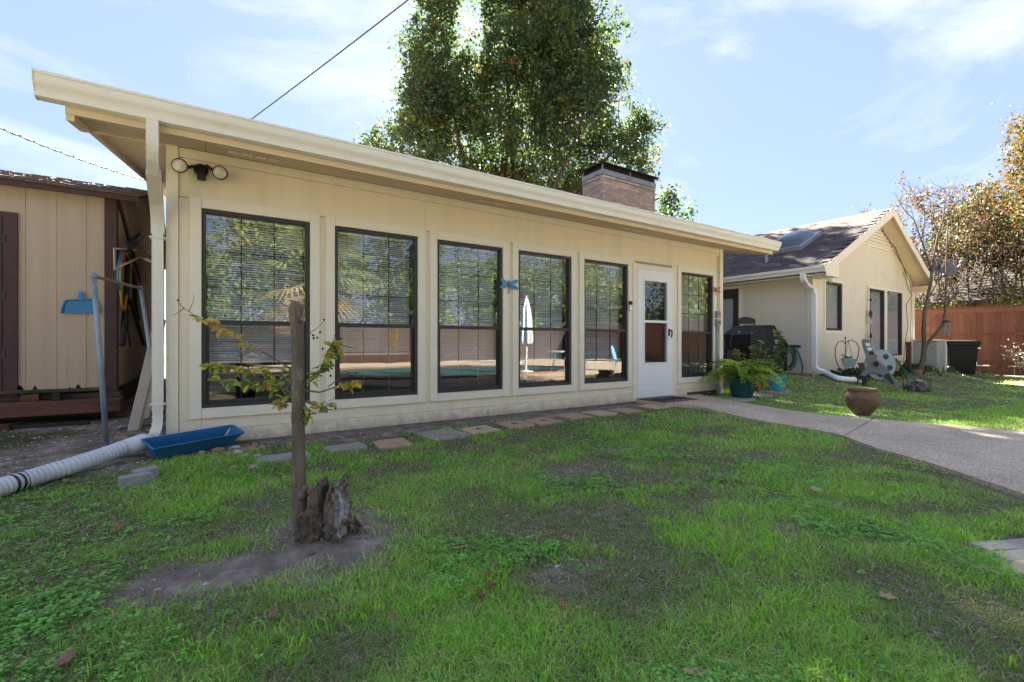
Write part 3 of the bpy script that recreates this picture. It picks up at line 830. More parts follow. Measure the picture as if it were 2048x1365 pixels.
while yy < 12.9:
    q = MB(); ya, yb = yy + .002, yy + .198
    q.prism([(ya, SZ0 + .02), (yb, SZ0 + .02), (yb, shtop(yb)), (ya, shtop(ya))], (SX1 - .02, SX1), 'x'); q.build('side_board', m_shed, shed); yy += .2
q = MB(); q.box((SX1 - .03, SY + .05, SZ0 + .02), (SX1 - .021, 13.0, SZ1)); q.build('wall_backing', m_shed, shed)
q = MB(); q.box((SX1 - .095, SY - .02, SZ0 - .02), (SX1 + .012, SY - .001, SZ1 + .0)); q.build('corner_board', m_brown, shed)
q = MB(); q.box((SX1 + .0005, SY - .0, SZ0 - .02), (SX1 + .022, SY + .055, SZ1 + .0)); q.build('corner_board', m_brown, shed)
dxr = PY(13, 500, SY).x
dzt = PY(10, 434, SY).z
q = MB(); q.box((dxr - .02, SY - .028, SZ0 - .03), (dxr + .085, SY - .001, dzt)); q.build('door_trim', m_brown, shed)
q = MB(); q.box((dxr - .9, SY - .028, dzt + .001), (dxr + .085, SY - .001, dzt + .05)); q.build('door_trim', m_brown, shed)
q = MB(); q.box((dxr - .9, SY - .020, SZ0 - .02), (dxr - .026, SY - .002, dzt - .004)); sdr = q.build('door', M('brown_door', (.065, .036, .036), (.05, .03, .03), 5, .75, .001, 50), shed)
for zz in (.85, 1.45, 2.05):
    q = MB(); q.box((dxr - .03, SY - .036, zz), (dxr + .0, SY - .0285, zz + .09)); q.build('hinge', m_dark, sdr)
def shz(y): return SZ1 + (SRZ - SZ1) * (y - SY) / (SRY - SY)
RXs = SX1 + .22
for side in (0, 1):
    q = MB()
    ya, yb = (SY - .14, SRY) if side == 0 else (2 * SRY - SY + .14, SRY)
    za = SZ1 - .14 * (SRZ - SZ1) / (SRY - SY) + .02
    q.add([(-4.7, ya, za), (RXs, ya, za), (RXs, yb, SRZ + .02), (-4.7, yb, SRZ + .02), (-4.7, ya, za + .03), (RXs, ya, za + .03), (RXs, yb, SRZ + .05), (-4.7, yb, SRZ + .05)], [(0, 3, 2, 1), (4, 5, 6, 7), (0, 1, 5, 4), (1, 2, 6, 5), (2, 3, 7, 6), (3, 0, 4, 7)])
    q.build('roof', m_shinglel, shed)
q = MB(); R = random.Random(5)
sl = math.atan2(SRZ - SZ1, SRY - SY); nr = 12
for r_ in range(nr):
    x = -4.7 - R.uniform(0, .25)
    while x < RXs - .02:
        w_ = R.choice([.12, .16, .2, .25]); t0 = (r_ - .05) / nr; t1 = (r_ + 1.1) / nr
        ya = SY - .165 + (SRY - SY + .165) * t0; yb = SY - .165 + (SRY - SY + .165) * t1
        za = SZ1 + .05 + (ya - SY) * math.tan(sl); zb_ = SZ1 + .05 + (yb - SY) * math.tan(sl)
        lift = R.choice([.012, .02, .028])
        q.add([(x, ya, za), (min(x + w_ - .006, RXs), ya, za), (min(x + w_ - .006, RXs), yb, zb_ + .002), (x, yb, zb_ + .002), (x, ya, za + lift), (min(x + w_ - .006, RXs), ya, za + lift), (min(x + w_ - .006, RXs), yb, zb_ + .006), (x, yb, zb_ + .006)], [(4, 5, 6, 7), (0, 1, 5, 4), (1, 2, 6, 5), (3, 0, 4, 7)])
        x += w_
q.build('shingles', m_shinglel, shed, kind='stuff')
q = MB(); q.box((-4.7, SY - .16, SZ1 - .06), (RXs + .005, SY - .135, SZ1 + .028)); q.build('fascia_board', m_brown, shed)
q = MB()
for s_, (ya, yb) in enumerate(((SY - .135, SRY), (2 * SRY - SY + .135, SRY))):
    za = SZ1 - .05
    q.add([(RXs - .02, ya, za - .05), (RXs, ya, za - .05), (RXs, yb, SRZ - .06), (RXs - .02, yb, SRZ - .06), (RXs - .02, ya, za + .05), (RXs, ya, za + .05), (RXs, yb, SRZ + .045), (RXs - .02, yb, SRZ + .045)], [(0, 3, 2, 1), (4, 5, 6, 7), (0, 1, 5, 4), (1, 2, 6, 5), (2, 3, 7, 6), (3, 0, 4, 7)])
q.build('rake_board', m_brown, shed)
q = MB(); q.add([(SX1 + .001, SY + .03, SZ1 - .02), (SX1 + .022, SY + .03, SZ1 - .02), (SX1 + .022, 9.3, 1.95), (SX1 + .001, 9.3, 1.95), (SX1 + .001, SY + .03, SZ1 + .06), (SX1 + .022, SY + .03, SZ1 + .06), (SX1 + .022, 9.3, 2.04), (SX1 + .001, 9.3, 2.04)], [(0, 3, 2, 1), (4, 5, 6, 7), (0, 1, 5, 4), (1, 2, 6, 5), (2, 3, 7, 6), (3, 0, 4, 7)])
q.build('brace_board', m_brown, shed)
# skids and loose timber under the shed are separate things
def timber(name, label, a, b_, mat, rot=0, cat='timber', group='old timbers under the shed'):
    ctr = [(a[i] + b_[i]) / 2 for i in range(3)]
    q = MB(); q.box([a[i] - ctr[i] for i in range(3)], [b_[i] - ctr[i] for i in range(3)])
    me = q.mesh(name); me.materials.append(mat)
    o = bpy.data.objects.new(name, me); COL.objects.link(o); o.location = ctr; o.rotation_euler = (0, 0, rot)
    md = o.modifiers.new('bevel', 'BEVEL'); md.width = .004; md.segments = 1
    return tag(o, label, cat, group)
A = PY(240, 808, 6.75); z1 = PY(240, 797, 6.75).z; z0 = PY(236, 823, 6.75).z
timber('landscape_timber', 'long reddish timber beam lying on the ground in front of the shed base', (-3.4, 6.75, z0), (A.x, 7.05, z1), m_oldwood)
timber('wood_block', 'short cut wood block lying on the red beam under the shed', (PY(97, 800, 6.8).x, 6.8, z1 + .002), (PY(112, 800, 6.8).x, 7.1, z1 + .075), m_rotwood, .2, 'block')
timber('loose_board', 'thin mossy board wedged just below the rotted shed siding', (-2.3, 6.93, z1 + .08), (-.95, 7.1, z1 + .115), m_rotwood, .01)
timber('loose_board', 'short mossy board under the right corner of the shed', (-1.9, 6.98, z1 + .004), (-.82, 7.14, z1 + .06), m_rotwood, -.02)
timber('clay_brick', 'red brick tucked between the beam and the shed siding', (PY(40, 800, 6.9).x, 6.9, z1 + .002), (PY(76, 800, 6.9).x, 7.0, z1 + .07), m_oldwood, .05, 'brick')
G = PG(90, 855)
timber('loose_board', 'thin black board lying on the bare soil before the red beam', (G.x - .9, G.y - .02, gzf(G.x, G.y) - .005), (PG(178, 850).x, G.y + .07, gzf(G.x, G.y) + .035), m_black, .03)
timber('clay_brick', 'broken red brick at the left end of the thin black board', (PG(2, 862).x - .1, G.y - .08, gzf(-1.7, G.y) - .01), (PG(2, 862).x + .06, G.y + .02, gzf(-1.7, G.y) + .06), m_oldwood, .1, 'brick')
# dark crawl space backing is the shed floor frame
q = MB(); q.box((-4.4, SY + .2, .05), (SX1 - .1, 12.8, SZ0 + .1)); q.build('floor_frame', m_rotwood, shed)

# ------------------------------------------------------------------ wing with the gable
HX0, HX1, HY = 11.2, 17.4, 4.93
EX0, EX1, PKX = 10.80, 17.70, 14.5
EZ0, EZ1, PKZ = 2.62, 2.70, 4.40
RY0, RY1 = 4.52, 16.0
wing = thing('gabled_house', 'cream gabled house wing with brown shingle roof and dark windows right of sunroom', 'house', (14, HY, 0.2))
def rz(x): return EZ0 + (PKZ - EZ0) * (x - EX0) / (PKX - EX0) if x <= PKX else EZ1 + (PKZ - EZ1) * (EX1 - x) / (EX1 - PKX)
def onroof(u, v):
    s_ = (PKZ - EZ0) / (PKX - EX0); a = ray(u, v)
    t = (EZ0 - s_ * EX0 - CAMH) / (a[2] - s_ * a[0])
    return Vector((a[0] * t, a[1] * t, CAMH + a[2] * t))
GZ_ = .16
wa = [PY(1650, 563, HY), PY(1683, 662, HY)]; tw = [PY(1737, 577, HY), PY(1768, 712, HY), PY(1773, 577, HY), PY(1803, 712, HY)]
holes = [(wa[0].x, wa[1].x, wa[1].z, wa[0].z), (tw[0].x, tw[1].x, tw[1].z, tw[0].z), (tw[2].x, tw[3].x, tw[3].z, tw[2].z - .02)]
q = MB()
xs_ = sorted([HX0, HX1, PKX] + [h_[0] for h_ in holes] + [h_[1] for h_ in holes])
for xa, xb in zip(xs_[:-1], xs_[1:]):
    hh = [h_ for h_ in holes if h_[0] <= (xa + xb) / 2 <= h_[1]]
    spans = [(GZ_, None)] if not hh else [(GZ_, hh[0][2]), (hh[0][3], None)]
    for z0_, z1_ in spans:
        ta = rz(xa) - .12 if z1_ is None else z1_; tb = rz(xb) - .12 if z1_ is None else z1_
        q.prism([(xa, z0_), (xb, z0_), (xb, tb), (xa, ta)], (HY, HY + .1))
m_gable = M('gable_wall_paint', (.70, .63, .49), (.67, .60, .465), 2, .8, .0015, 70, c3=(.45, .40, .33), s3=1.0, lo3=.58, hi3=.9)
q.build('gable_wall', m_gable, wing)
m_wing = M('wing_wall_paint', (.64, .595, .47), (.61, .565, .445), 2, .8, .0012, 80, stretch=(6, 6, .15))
bd0, bd1 = PX(1478, 600, HX0).y, 8.2
bdz = PX(1478, 577, HX0).z
q = MB(); q.box((HX0, HY + .1, GZ_), (HX0 + .1, bd0, EZ0 + .05)); q.box((HX0, bd0, bdz), (HX0 + .1, bd1, EZ0 + .05)); q.box((HX0, bd1, GZ_), (HX0 + .1, RY1, EZ0 + .05)); q.box((HX1 - .1, HY + .1, GZ_), (HX1, RY1, EZ1 + .05)); q.box((HX0, RY1, GZ_), (HX1, RY1 + .1, EZ0))
q.build('side_wall', m_wing, wing)
q = MB(); q.box((HX0 + .02, HY + .02, -.1), (HX1 - .02, RY1, GZ_ - .002)); q.build('foundation', m_concrete, wing)
q = MB(); q.box((HX0 - .018, HY - .018, GZ_), (HX0 + .085, HY - .001, EZ0 - .1)); q.box((HX0 - .018, HY - .0005, GZ_), (HX0 - .001, HY + .10, EZ0 - .1)); q.build('corner_board', m_trim, wing)
q = MB(); q.box((HX1 - .085, HY - .018, GZ_), (HX1 + .018, HY - .001, EZ1 - .1)); q.build('corner_board', m_trim, wing)
# back door
q = MB(); q.box((HX0 + .02, bd0 + .03, .30), (HX0 + .06, bd1, bdz - .03)); bd = q.build('back_door', m_dark, wing)
q = MB(); q.box((HX0 + .012, bd0 + .17, .7), (HX0 + .0195, bd0 + .9, bdz - .25)); q.build('door_pane', M('frosted_door_glass', (.30, .34, .37), (.26, .30, .33), 3, .25), bd)
q = MB(); q.box((HX0 - .02, bd0 - .10, GZ_), (HX0 - .001, bd0 - .0, bdz + .09)); q.box((HX0 - .02, bd0, bdz + .0), (HX0 - .001, bd1, bdz + .09)); q.build('door_casing', m_trim, wing)
q = MB(); q.tube([(HX0 + .02, bd0 + .09, 1.3), (HX0 - .03, bd0 + .09, 1.3), (HX0 - .03, bd0 + .2, 1.29)], .012, 6); q.build('door_handle', M('steel', (.5, .5, .5), None, 5, .3, metal=.8), bd)
# windows
for n_, (xa, xb, za, zb_) in enumerate(holes):
    t = .045 if n_ else .05
    q = MB(); y0, y1 = HY - .006, HY + .08
    q.box((xa, y0, za), (xa + t, y1, zb_)); q.box((xb - t, y0, za), (xb, y1, zb_)); q.box((xa + t, y0, zb_ - t), (xb - t, y1, zb_)); q.box((xa + t, y0, za), (xb - t, y1, za + t))
    win = q.build('window', M('bronze_frame', (.05, .042, .038), None, 10, .5), wing)
    q = MB(); q.add([(xa + t, HY + .03, za + t), (xb - t, HY + .03, za + t), (xb - t, HY + .03, zb_ - t), (xa + t, HY + .03, zb_ - t)], [(0, 1, 2, 3)]); q.build('pane', m_glass, win)
    q = MB(); z = zb_ - .06
    while z > za + .05:
        q.add([(xa + t, HY + .065, z - .012), (xb - t, HY + .065, z - .012), (xb - t, HY + .08, z + .01), (xa + t, HY + .08, z + .01)], [(0, 1, 2, 3)]); z -= .027
    q.build('blind', m_blind, win, kind='stuff')
q = MB(); q.box((HX0 + .3, HY + .35, GZ_), (HX1 - .3, HY + .4, 2.6)); q.build('room_partition', m_room, wing)
q = MB(); c = .07
for (xa, xb, za, zb_) in (holes[0], (holes[1][0], holes[2][1], holes[1][2], holes[1][3])):
    q = MB()
    q.box((xa - c, HY - .02, za - c), (xa - .001, HY - .001, zb_ + c)); q.box((xb + .001, HY - .02, za - c), (xb + c * .5, HY - .001, zb_ + c)); q.box((xa - .001, HY - .02, zb_ + .001), (xb + .001, HY - .001, zb_ + c)); q.box((xa - .001, HY - .02, za - c), (xb + .001, HY - .001, za - .001))
    q.build('window_casing', m_trim, wing)
q = MB(); q.box((holes[1][1] + .001, HY - .018, holes[1][2]), (holes[2][0] - .001, HY - .001, holes[1][3])); q.build('mullion', m_trim, wing)
# louver under the peak
l0, l1 = PY(1733, 487, HY - .02), PY(1777, 495, HY - .02)
q = MB()
lz0 = PY(1755, 493, HY).z
poly = [(x, z) for x, z in ((PKX - .95, lz0), (PKX + 1.02, lz0))]
q.prism([(PKX - 1.0, lz0 - .06), (PKX + 1.05, lz0 - .06), (PKX + .95, lz0), (PKX - .9, lz0)], (HY - .03, HY - .001))
k = 0; z = lz0 + .01
while z < rz(PKX) - .3:
    hw = (PKZ - .18 - z) / .52
    q.box((PKX - hw, HY - .028, z), (PKX + hw, HY - .004, z + .045)); z += .085
lou = q.build('louver_vent', m_trim, wing)
# roof slabs, rakes, soffits
def rslab(pts, y0, y1, ta, tb):
    q = MB(); q.prism([(pts[0][0], pts[0][1] + ta), (pts[1][0], pts[1][1] + ta), (pts[1][0], pts[1][1] + tb), (pts[0][0], pts[0][1] + tb)], (y0, y1)); return q
LP, RP = ((EX0, EZ0), (PKX, PKZ)), ((PKX, PKZ), (EX1, EZ1))
for P_ in (LP, RP):
    rslab(P_, RY0, RY1, -.05, -.012).build('roof_deck', m_shingle, wing)
    rslab(P_, RY0 - .022, RY0 - .001, -.19, .004).build('rake_board', m_trim, wing)
    rslab(P_, RY0, HY - .001, -.10, -.06).build('rake_soffit', m_soffit, wing)
q = MB(); q.box((EX0, RY0, EZ0 - .17), (HX0 - .001, RY1, EZ0 - .15)); q.build('eave_soffit', m_wing, wing)
q = MB(); q.prism([(EX0 - .0, EZ0 - .2), (HX0 + .22, EZ0 - .2), (HX0 + .22, EZ0 + .1), (EX0, EZ0 - .06)], (RY0 - .02, RY0 - .0)); q.prism([(HX0 + .02, EZ0 - .199), (HX0 + .219, EZ0 - .199), (HX0 + .219, EZ0 - .0), (HX0 + .02, EZ0 - .1)], (RY0 + .001, HY - .02)); q.build('eave_return', m_trim, wing)
q = MB(); q.box((HX1 - .25, RY0 - .02, EZ1 - .22), (EX1 + .02, HY - .02, EZ1 - .06)); q.build('eave_return', m_soffit, wing)
gp = [(EX0 + .02, 0), (EX0 + .02, -.13), (EX0 - .055, -.13), (EX0 - .065, -.09), (EX0 - .095, -.05), (EX0 - .10, 0), (EX0 - .09, 0), (EX0 - .06, -.11), (EX0 + .012, -.12), (EX0 + .012, 0)]
q = MB(); q.prism([(a, EZ0 + .01 + b_) for a, b_ in gp], (RY0 - .03, RY1)); q.build('gutter', m_gutter, wing)
q = MB(); q.prism([(a, EZ0 + .012 + b_) for a, b_ in gp[:6]], (RY0 - .034, RY0 - .029)); q.build('gutter_end_cap', m_gutter, wing)
# downspout at the corner and its outlet
q = MB()
p0 = PX(1606, 549, EX0 - .04); y_ = p0.y
pc = Vector((HX0 - .07, HY - .07, 0))
path = [(EX0 - .04, y_, EZ0 - .11), (EX0 - .04, y_, EZ0 - .22), (EX0 - .0, y_ - .01, EZ0 - .28), (HX0 - .16, HY + .02, EZ0 - .37), (HX0 - .08, HY - .06, EZ0 - .43), (HX0 - .07, HY - .07, EZ0 - .55)]
a, r_ = crimp(path, .048, 40, -.06); q.tube(a, r_, 28, sect=DS)
zf = gzf(pc.x, pc.y)
a, r_ = crimp([(pc.x, pc.y, EZ0 - .53), (pc.x, pc.y, zf + .25)], .048, 3, 0); q.tube(a, r_, 28, sect=DS)
a, r_ = crimp([(pc.x, pc.y, zf + .26), (pc.x, pc.y - .01, zf + .17), (pc.x + .03, pc.y - .07, zf + .11), (pc.x + .08, pc.y - .15, zf + .09)], .048, 14, -.08); q.tube(a, r_, 28, sect=DS)
q.build('downspout', m_white, wing, auto=50)
# right rear downspout elbow
q = MB(); a, r_ = crimp([(EX1 - .0, HY + .3, EZ1 - .12), (EX1 - .0, HY + .3, EZ1 - .3), (HX1 + .08, HY + .25, EZ1 - .5), (HX1 + .07, HY + .25, EZ1 - .8), (HX1 + .07, HY + .25, .4)], .045, 30, 0); q.tube(a, r_, 28, sect=DS); q.build('downspout', m_gutter, wing, auto=50)
# shingles: nearest three hundred as single pieces
sl = math.hypot(PKX - EX0, PKZ - EZ0); ang = math.atan2(PKZ - EZ0, PKX - EX0)
shm = []
for w_ in (.30, .296, .303):
    b_ = MB(); b_.box((-.0, -w_ / 2, .0), (.20, w_ / 2, .008)); me = b_.mesh('shingle'); me.materials.append(m_shingle); shm.append(me)
cand = []; ex = .142; nrow = int(sl / ex)
R = random.Random(11)
for r_ in range(nrow + 1):
    off = (r_ % 2) * .15 + R.uniform(-.02, .02); y = RY0 - .01 + .15 - off
    while y < RY1:
        s0 = r_ * ex - .02
        cand.append((s0, y, R.uniform(-.006, .006))); y += .304
def spt(s_, y, h_): return Vector((EX0 + s_ * math.cos(ang) - h_ * math.sin(ang), y, EZ0 + s_ * math.sin(ang) + h_ * math.cos(ang)))
cand = [c_ for c_ in cand if c_[1] > RY0 + .1]
cand.sort(key=lambda c_: (spt(c_[0], c_[1], 0) - Vector((0, 0, 1))).length)
rest = MB()
for n_, (s0, y, j) in enumerate(cand):
    P = spt(s0, y, .002); rot = Matrix.Rotation(-ang - .035, 3, 'Y')
    P += rot @ Vector((j, 0, .009))
    if n_ < 300:
        o = inst('shingle', shm[n_ % 3], wing, P); o.rotation_euler = (0, -(ang) + .045, 0)
    else:
        rr = Matrix.Rotation(-ang + .045, 3, 'Y'); rest.box((0, -.15, 0), (.2, .15, .008), rr, P)
rest.build('shingles', m_shingle, wing, kind='stuff')
# right slope as courses
q = MB(); sr = math.hypot(EX1 - PKX, PKZ - EZ1)
for k in range(24):
    t0, t1 = k / 24, (k + 1.1) / 24
    xa, xb = PKX + (EX1 - PKX) * t0, PKX + (EX1 - PKX) * min(t1, 1)
    q.add([(xa, RY0 - .02, rz(xa) + .004), (xb, RY0 - .02, rz(xb) + .02), (xb, RY1, rz(xb) + .02), (xa, RY1, rz(xa) + .004), (xb, RY0 - .02, rz(xb) + .006), (xb, RY1, rz(xb) + .006)], [(0, 1, 2, 3), (1, 4, 5, 2)])
q.build('shingles', m_shingle, wing, kind='stuff')
q = MB(); y = RY0 - .02
while y < RY1:
    q.prism([(PKX - .15, PKZ - .05), (PKX, PKZ + .025), (PKX + .15, PKZ - .05), (PKX, PKZ + .01)], (y, y + .29)); y += .295
q.build('ridge_cap', m_shingle, wing, kind='stuff')
# skylight dome and vent pipe on the slope
c_ = [onroof(1545, 508), onroof(1594, 504), onroof(1628, 476), onroof(1592, 474)]
ctr = (c_[0] + c_[2]) / 2
wS, wY = (abs(c_[2].x - c_[1].x) + .05) / 2 / math.cos(ang), abs(c_[0].y - c_[1].y) / 2 + .12
sk = MB(); Rm = Matrix.Rotation(-ang, 3, 'Y')
wS = max(wS, .42)
def skp(a, b_, h_): return Vector(ctr) + Rm @ Vector((a, b_, h_))
for (a0, a1, b0, b1) in ((-wS, wS, -wY, -wY + .07), (-wS, wS, wY - .07, wY), (-wS, -wS + .07, -wY + .07, wY - .07), (wS - .07, wS, -wY + .07, wY - .07)):
    sk.add([skp(a, b_, h_) for h_ in (0.0, .12) for a, b_ in ((a0, b0), (a1, b0), (a1, b1), (a0, b1))], [(4, 5, 6, 7), (0, 1, 5, 4), (1, 2, 6, 5), (2, 3, 7, 6), (3, 0, 4, 7)])
sko = sk.build('skylight', M('skylight_curb', (.42, .43, .44), (.36, .37, .38), 6, .4, metal=.4), wing)
q = MB(); n = 10; vs = []
for i in range(n + 1):
    for j in range(n + 1):
        a, b_ = -1 + 2 * i / n, -1 + 2 * j / n
        h_ = .12 + .20 * (1 - a ** 4) * (1 - b_ ** 4)
        vs.append(skp(a * (wS - .06), b_ * (wY - .06), h_))
q.add(vs, [(i * (n + 1) + j, (i + 1) * (n + 1) + j, (i + 1) * (n + 1) + j + 1, i * (n + 1) + j + 1) for i in range(n) for j in range(n)])
q.build('skylight_dome', M('smoked_acrylic', (.07, .085, .11), (.06, .075, .10), 2, .12, spec=.6), sko, smooth=True)
v_ = onroof(1533, 526)
q = MB(); q.tube([v_ - Vector((0, 0, .05)), v_ + Vector((0, 0, .20))], .035, 10); q.build('vent_pipe', M('painted_pipe', (.33, .36, .42), None, 8, .5), wing)
# small spot lamps under the eave corner
s_ = PY(1648, 556, HY - .12)
sp = thing('eave_spotlight', 'small bare twin spotlight under the eave corner of the gabled house', 'light', s_)
q = MB(); q.tube([s_ + Vector((0, .06, .1)), s_, s_ + Vector((.04, -.04, -.04))], .015, 6); q.build('bracket', m_dark, sp)
q = MB(); q.tube([s_ + Vector((.03, -.03, -.03)), s_ + Vector((.07, -.10, -.06)), s_ + Vector((.09, -.13, -.075))], [.02, .05, .055], 10); q.build('bulb', m_white, sp, smooth=True)

# wires and dry vine stems on the gable
def vine(name, label, pts, r, mat, cat='vine', group=None):
    o = thing(name, label, cat, pts[0], group)
    q = MB(); q.tube(pts, r, 5); q.build('stem', mat, o)
    return o
R = random.Random(8)
def soff(x): return rz(x) - .125
pts = []
for t in np.linspace(0, 1, 16):
    x = 14.9 + t * 2.3; pts.append(Vector((x, HY - .05 - .05 * math.sin(5 * t), soff(x) - .05 - .06 * abs(math.sin(9 * t)))))
vine('cable', 'loose dark cable running under the right rake of the gable', pts, .010, m_dark, 'cable')
pts = [PY(u, v, HY - .03) for u, v in ((1806, 545), (1812, 560), (1817, 580), (1824, 590), (1812, 610), (1816, 650), (1810, 690), (1806, 735))]
vine('dry_vine', 'thin dry vine hanging down the wall by the right window of the gable', pts, .007, m_bark, 'vine')
pts = [PY(u, v, HY - .04) for u, v in ((1822, 540), (1820, 560), (1823, 600), (1821, 660), (1823, 700), (1816, 735))]
vine('dry_vine', 'thin dry vine hanging close to the right corner of the gable wall', pts, .006, m_bark, 'vine')
pts = [PY(u, v, HY - .03) for u, v in ((1690, 700), (1732, 690), (1733, 650), (1734, 600), (1736, 572))]
# ------------------------------------------------------------------ red fence
FX = 19.9
fence = thing('board_fence', 'reddish brown stained board fence at the far right', 'fence', (FX, 4, .2))
pk = MB(); pk.box((0, -.066, 0), (.018, .066, 1.76)); pkm = pk.mesh('picket'); pkm.materials.append(m_fence)
y = -13.5; R = random.Random(4); fz = .32; k = 0
while y < 13:
    gap = .010 if k % 7 in (2, 3) else .003
    o = inst('picket', pkm, fence, (FX + R.uniform(0, .006), y, fz + R.uniform(-.02, .02)), scl=(1, 1, 1 + R.uniform(-.004, .004))); y += .132 + gap; k += 1
for z_, t in ((fz + 1.62, .14), (fz + .93, .075), (fz + .1, .07)):
    yy = -13.5
    while yy < 13:
        q = MB(); q.box((FX - .035, yy + .003, z_), (FX - .002, yy + 2.397, z_ + t)); q.build('rail', m_fence, fence); yy += 2.4
yy = -13.5
while yy < 13:
    q = MB(); q.box((FX - .045, yy + .003, fz + 1.775), (FX + .06, yy + 2.397, fz + 1.81)); q.build('cap_board', m_fence, fence)
    q = MB(); q.box((FX - .028, yy + .003, .05), (FX - .004, yy + 2.397, fz - .01)); q.build('kick_board', m_oldwood, fence); yy += 2.4
yy = -13.2
while yy < 13:
    q = MB(); q.box((FX + .025, yy - .045, 0), (FX + .115, yy + .045, fz + 1.75)); q.build('post', m_fence, fence); yy += 2.4
# fence behind the photographer, in the reflections
bf = thing('board_fence', 'long brown board fence behind the pool seen mirrored in the windows', 'fence', (10, -13.2, 0))
pk2 = MB(); pk2.box((-.066, 0, 0), (.066, .018, 1.8)); pk2m = pk2.mesh('picket'); pk2m.materials.append(M('grey_fence', (.07, .046, .034), (.05, .034, .026), 6, .9, stretch=(2, 2, .2), rnd=.25))
x = -8
k = 0
while x < 32 and k < 298:
    inst('picket', pk2m, bf, (x, -13.2, 0)); x += .135; k += 1
# ------------------------------------------------------------------ neighbour's roof beyond the fence
nb_ = thing('neighbour_house', 'low house with a weathered grey shingle roof beyond the red fence', 'house', (34, 8, 0))
q = MB(); q.box((30, -6, 0), (38, 24, 3.1)); q.build('wall', M('neighbour_wall', (.30, .22, .16), None, 3, .9), nb_)
q = MB(); q.add([(29.4, -7, 2.95), (29.4, 25, 2.95), (34, 25, 6.1), (34, -7, 6.1), (38.6, -7, 2.95), (38.6, 25, 2.95), (29.4, -7, 2.85), (29.4, 25, 2.85)], [(0, 3, 2, 1), (3, 4, 5, 2), (0, 1, 7, 6), (0, 4, 3), (1, 2, 5)])
nroof = q.build('roof', M('weathered_grey_shingle', (.075, .061, .056), (.05, .042, .04), 5, .95, .01, 30, stretch=(1, .25, 3), c3=(.03, .026, .024), s3=12, lo3=.5, hi3=.7), nb_)
q = MB()
for k in range(22):
    t0 = k / 22; xa = 29.4 + 4.6 * t0; za = 2.95 + 3.15 * t0; xb = xa + .25; zb_ = za + .17
    q.add([(xa, -7, za + .03), (xa, 25, za + .03), (xb, 25, zb_ + .006), (xb, -7, zb_ + .006), (xa, -7, za), (xa, 25, za)], [(0, 3, 2, 1), (0, 1, 5, 4)])
q.build('shingle_courses', bpy.data.materials['weathered_grey_shingle'], nb_, kind='stuff')

# ------------------------------------------------------------------ trees
m_leaf = leafmat('tree_leaf', .40)
GREEN = [(.050, .082, .040), (.068, .104, .042), (.09, .118, .038), (.12, .12, .032), (.15, .085, .03)]
tr = thing('shade_tree', 'tall leafy green tree with orange tinged clumps rising behind the sunroom roof', 'tree', (PD(1000, 700, 22).x, PD(1000, 700, 22).y, 0))
lob = [(850, 95, 55), (895, 190, 75), (862, 285, 70), (818, 235, 34), (800, 330, 45), (765, 280, 38), (905, 380, 55), (880, 40, 50), (1015, 110, 70), (1050, 30, 80), (1120, 75, 80), (1195, 110, 45), (1180, 190, 60), (1090, 180, 90), (1000, 260, 70), (1110, 290, 95), (1190, 270, 55), (1270, 235, 45), (1300, 300, 34), (1240, 310, 40), (1285, 262, 30), (1180, 350, 55), (1285, 350, 40), (1340, 385, 26), (1372, 425, 18), (1325, 420, 30), (955, 320, 52), (1030, 380, 90), (945, 400, 60), (1130, 390, 60), (920, -60, 75), (1040, -70, 100), (1140, -30, 80), (990, -160, 90), (1090, -170, 90), (1060, -260, 80), (870, -20, 60), (1200, 150, 45), (1225, 60, 30), (860, 180, 60), (980, 180, 38), (780, 320, 28), (738, 283, 22), (915, 110, 42), (925, 185, 48), (985, 50, 40), (985, 150, 46), (930, 120, 34), (962, 235, 56), (915, 250, 48), (812, 190, 42), (795, 250, 40), (1255, 300, 45), (1310, 255, 28), (1225, 140, 34)]
R = random.Random(21)
C_, R_ = [], []
for (u, v, r_) in lob:
    for k in range(2 if r_ > 50 else 1):
        d_ = 22 + R.uniform(-1, 1) * min(3.6, r_ * .05)
        C_.append(PD(u + R.uniform(-.25, .25) * r_, v + R.uniform(-.25, .25) * r_, d_)); R_.append(r_ * 22 / 930 * .86)
V, Fc, cl = leaf_cloud([tuple(c) for c in C_], R_, 165000, .16, GREEN, [.34, .34, .22, .08, .022], clump=.36, ragged=.15)
# keep the sunlit opening in the crown
ctrv = V.reshape(-1, 4, 3).mean(1)
rx = (SS * ctrv[:, 0] - CC * ctrv[:, 1]); fw = (CC * ctrv[:, 0] + SS * ctrv[:, 1])
uu = 1024 + F * rx / fw; vv = HZ - (ctrv[:, 2] - 1) * F / fw
gap = ((uu - 955 - (vv - 60) * .03 - 26 * (vnoise(uu, vv, 34, 3) - .5)) / 12) ** 2 + ((vv - 52) / 60) ** 2 + .6 * (vnoise(uu, vv, 13, 8) - .5)
keep = (gap > 1) | (RNG.random(len(gap)) < .3)
thin = np.exp(-(((uu - 975) / 55) ** 2 + ((vv - 250) / 95) ** 2))       # open heart where the limbs show
keep &= RNG.random(len(gap)) >.38 * thin
V = V.reshape(-1, 4, 3)[keep].reshape(-1, 3); cl = cl[keep]
np_mesh('crown', V, np.arange(len(V)).reshape(-1, 4), m_leaf, cl, tr)
q = MB(); base = Vector(tr.location)
fork = base + Vector((0, 0, 4.0))
limb(q, base - Vector((0, 0, .3)), fork, .42, .30, .02, 12)
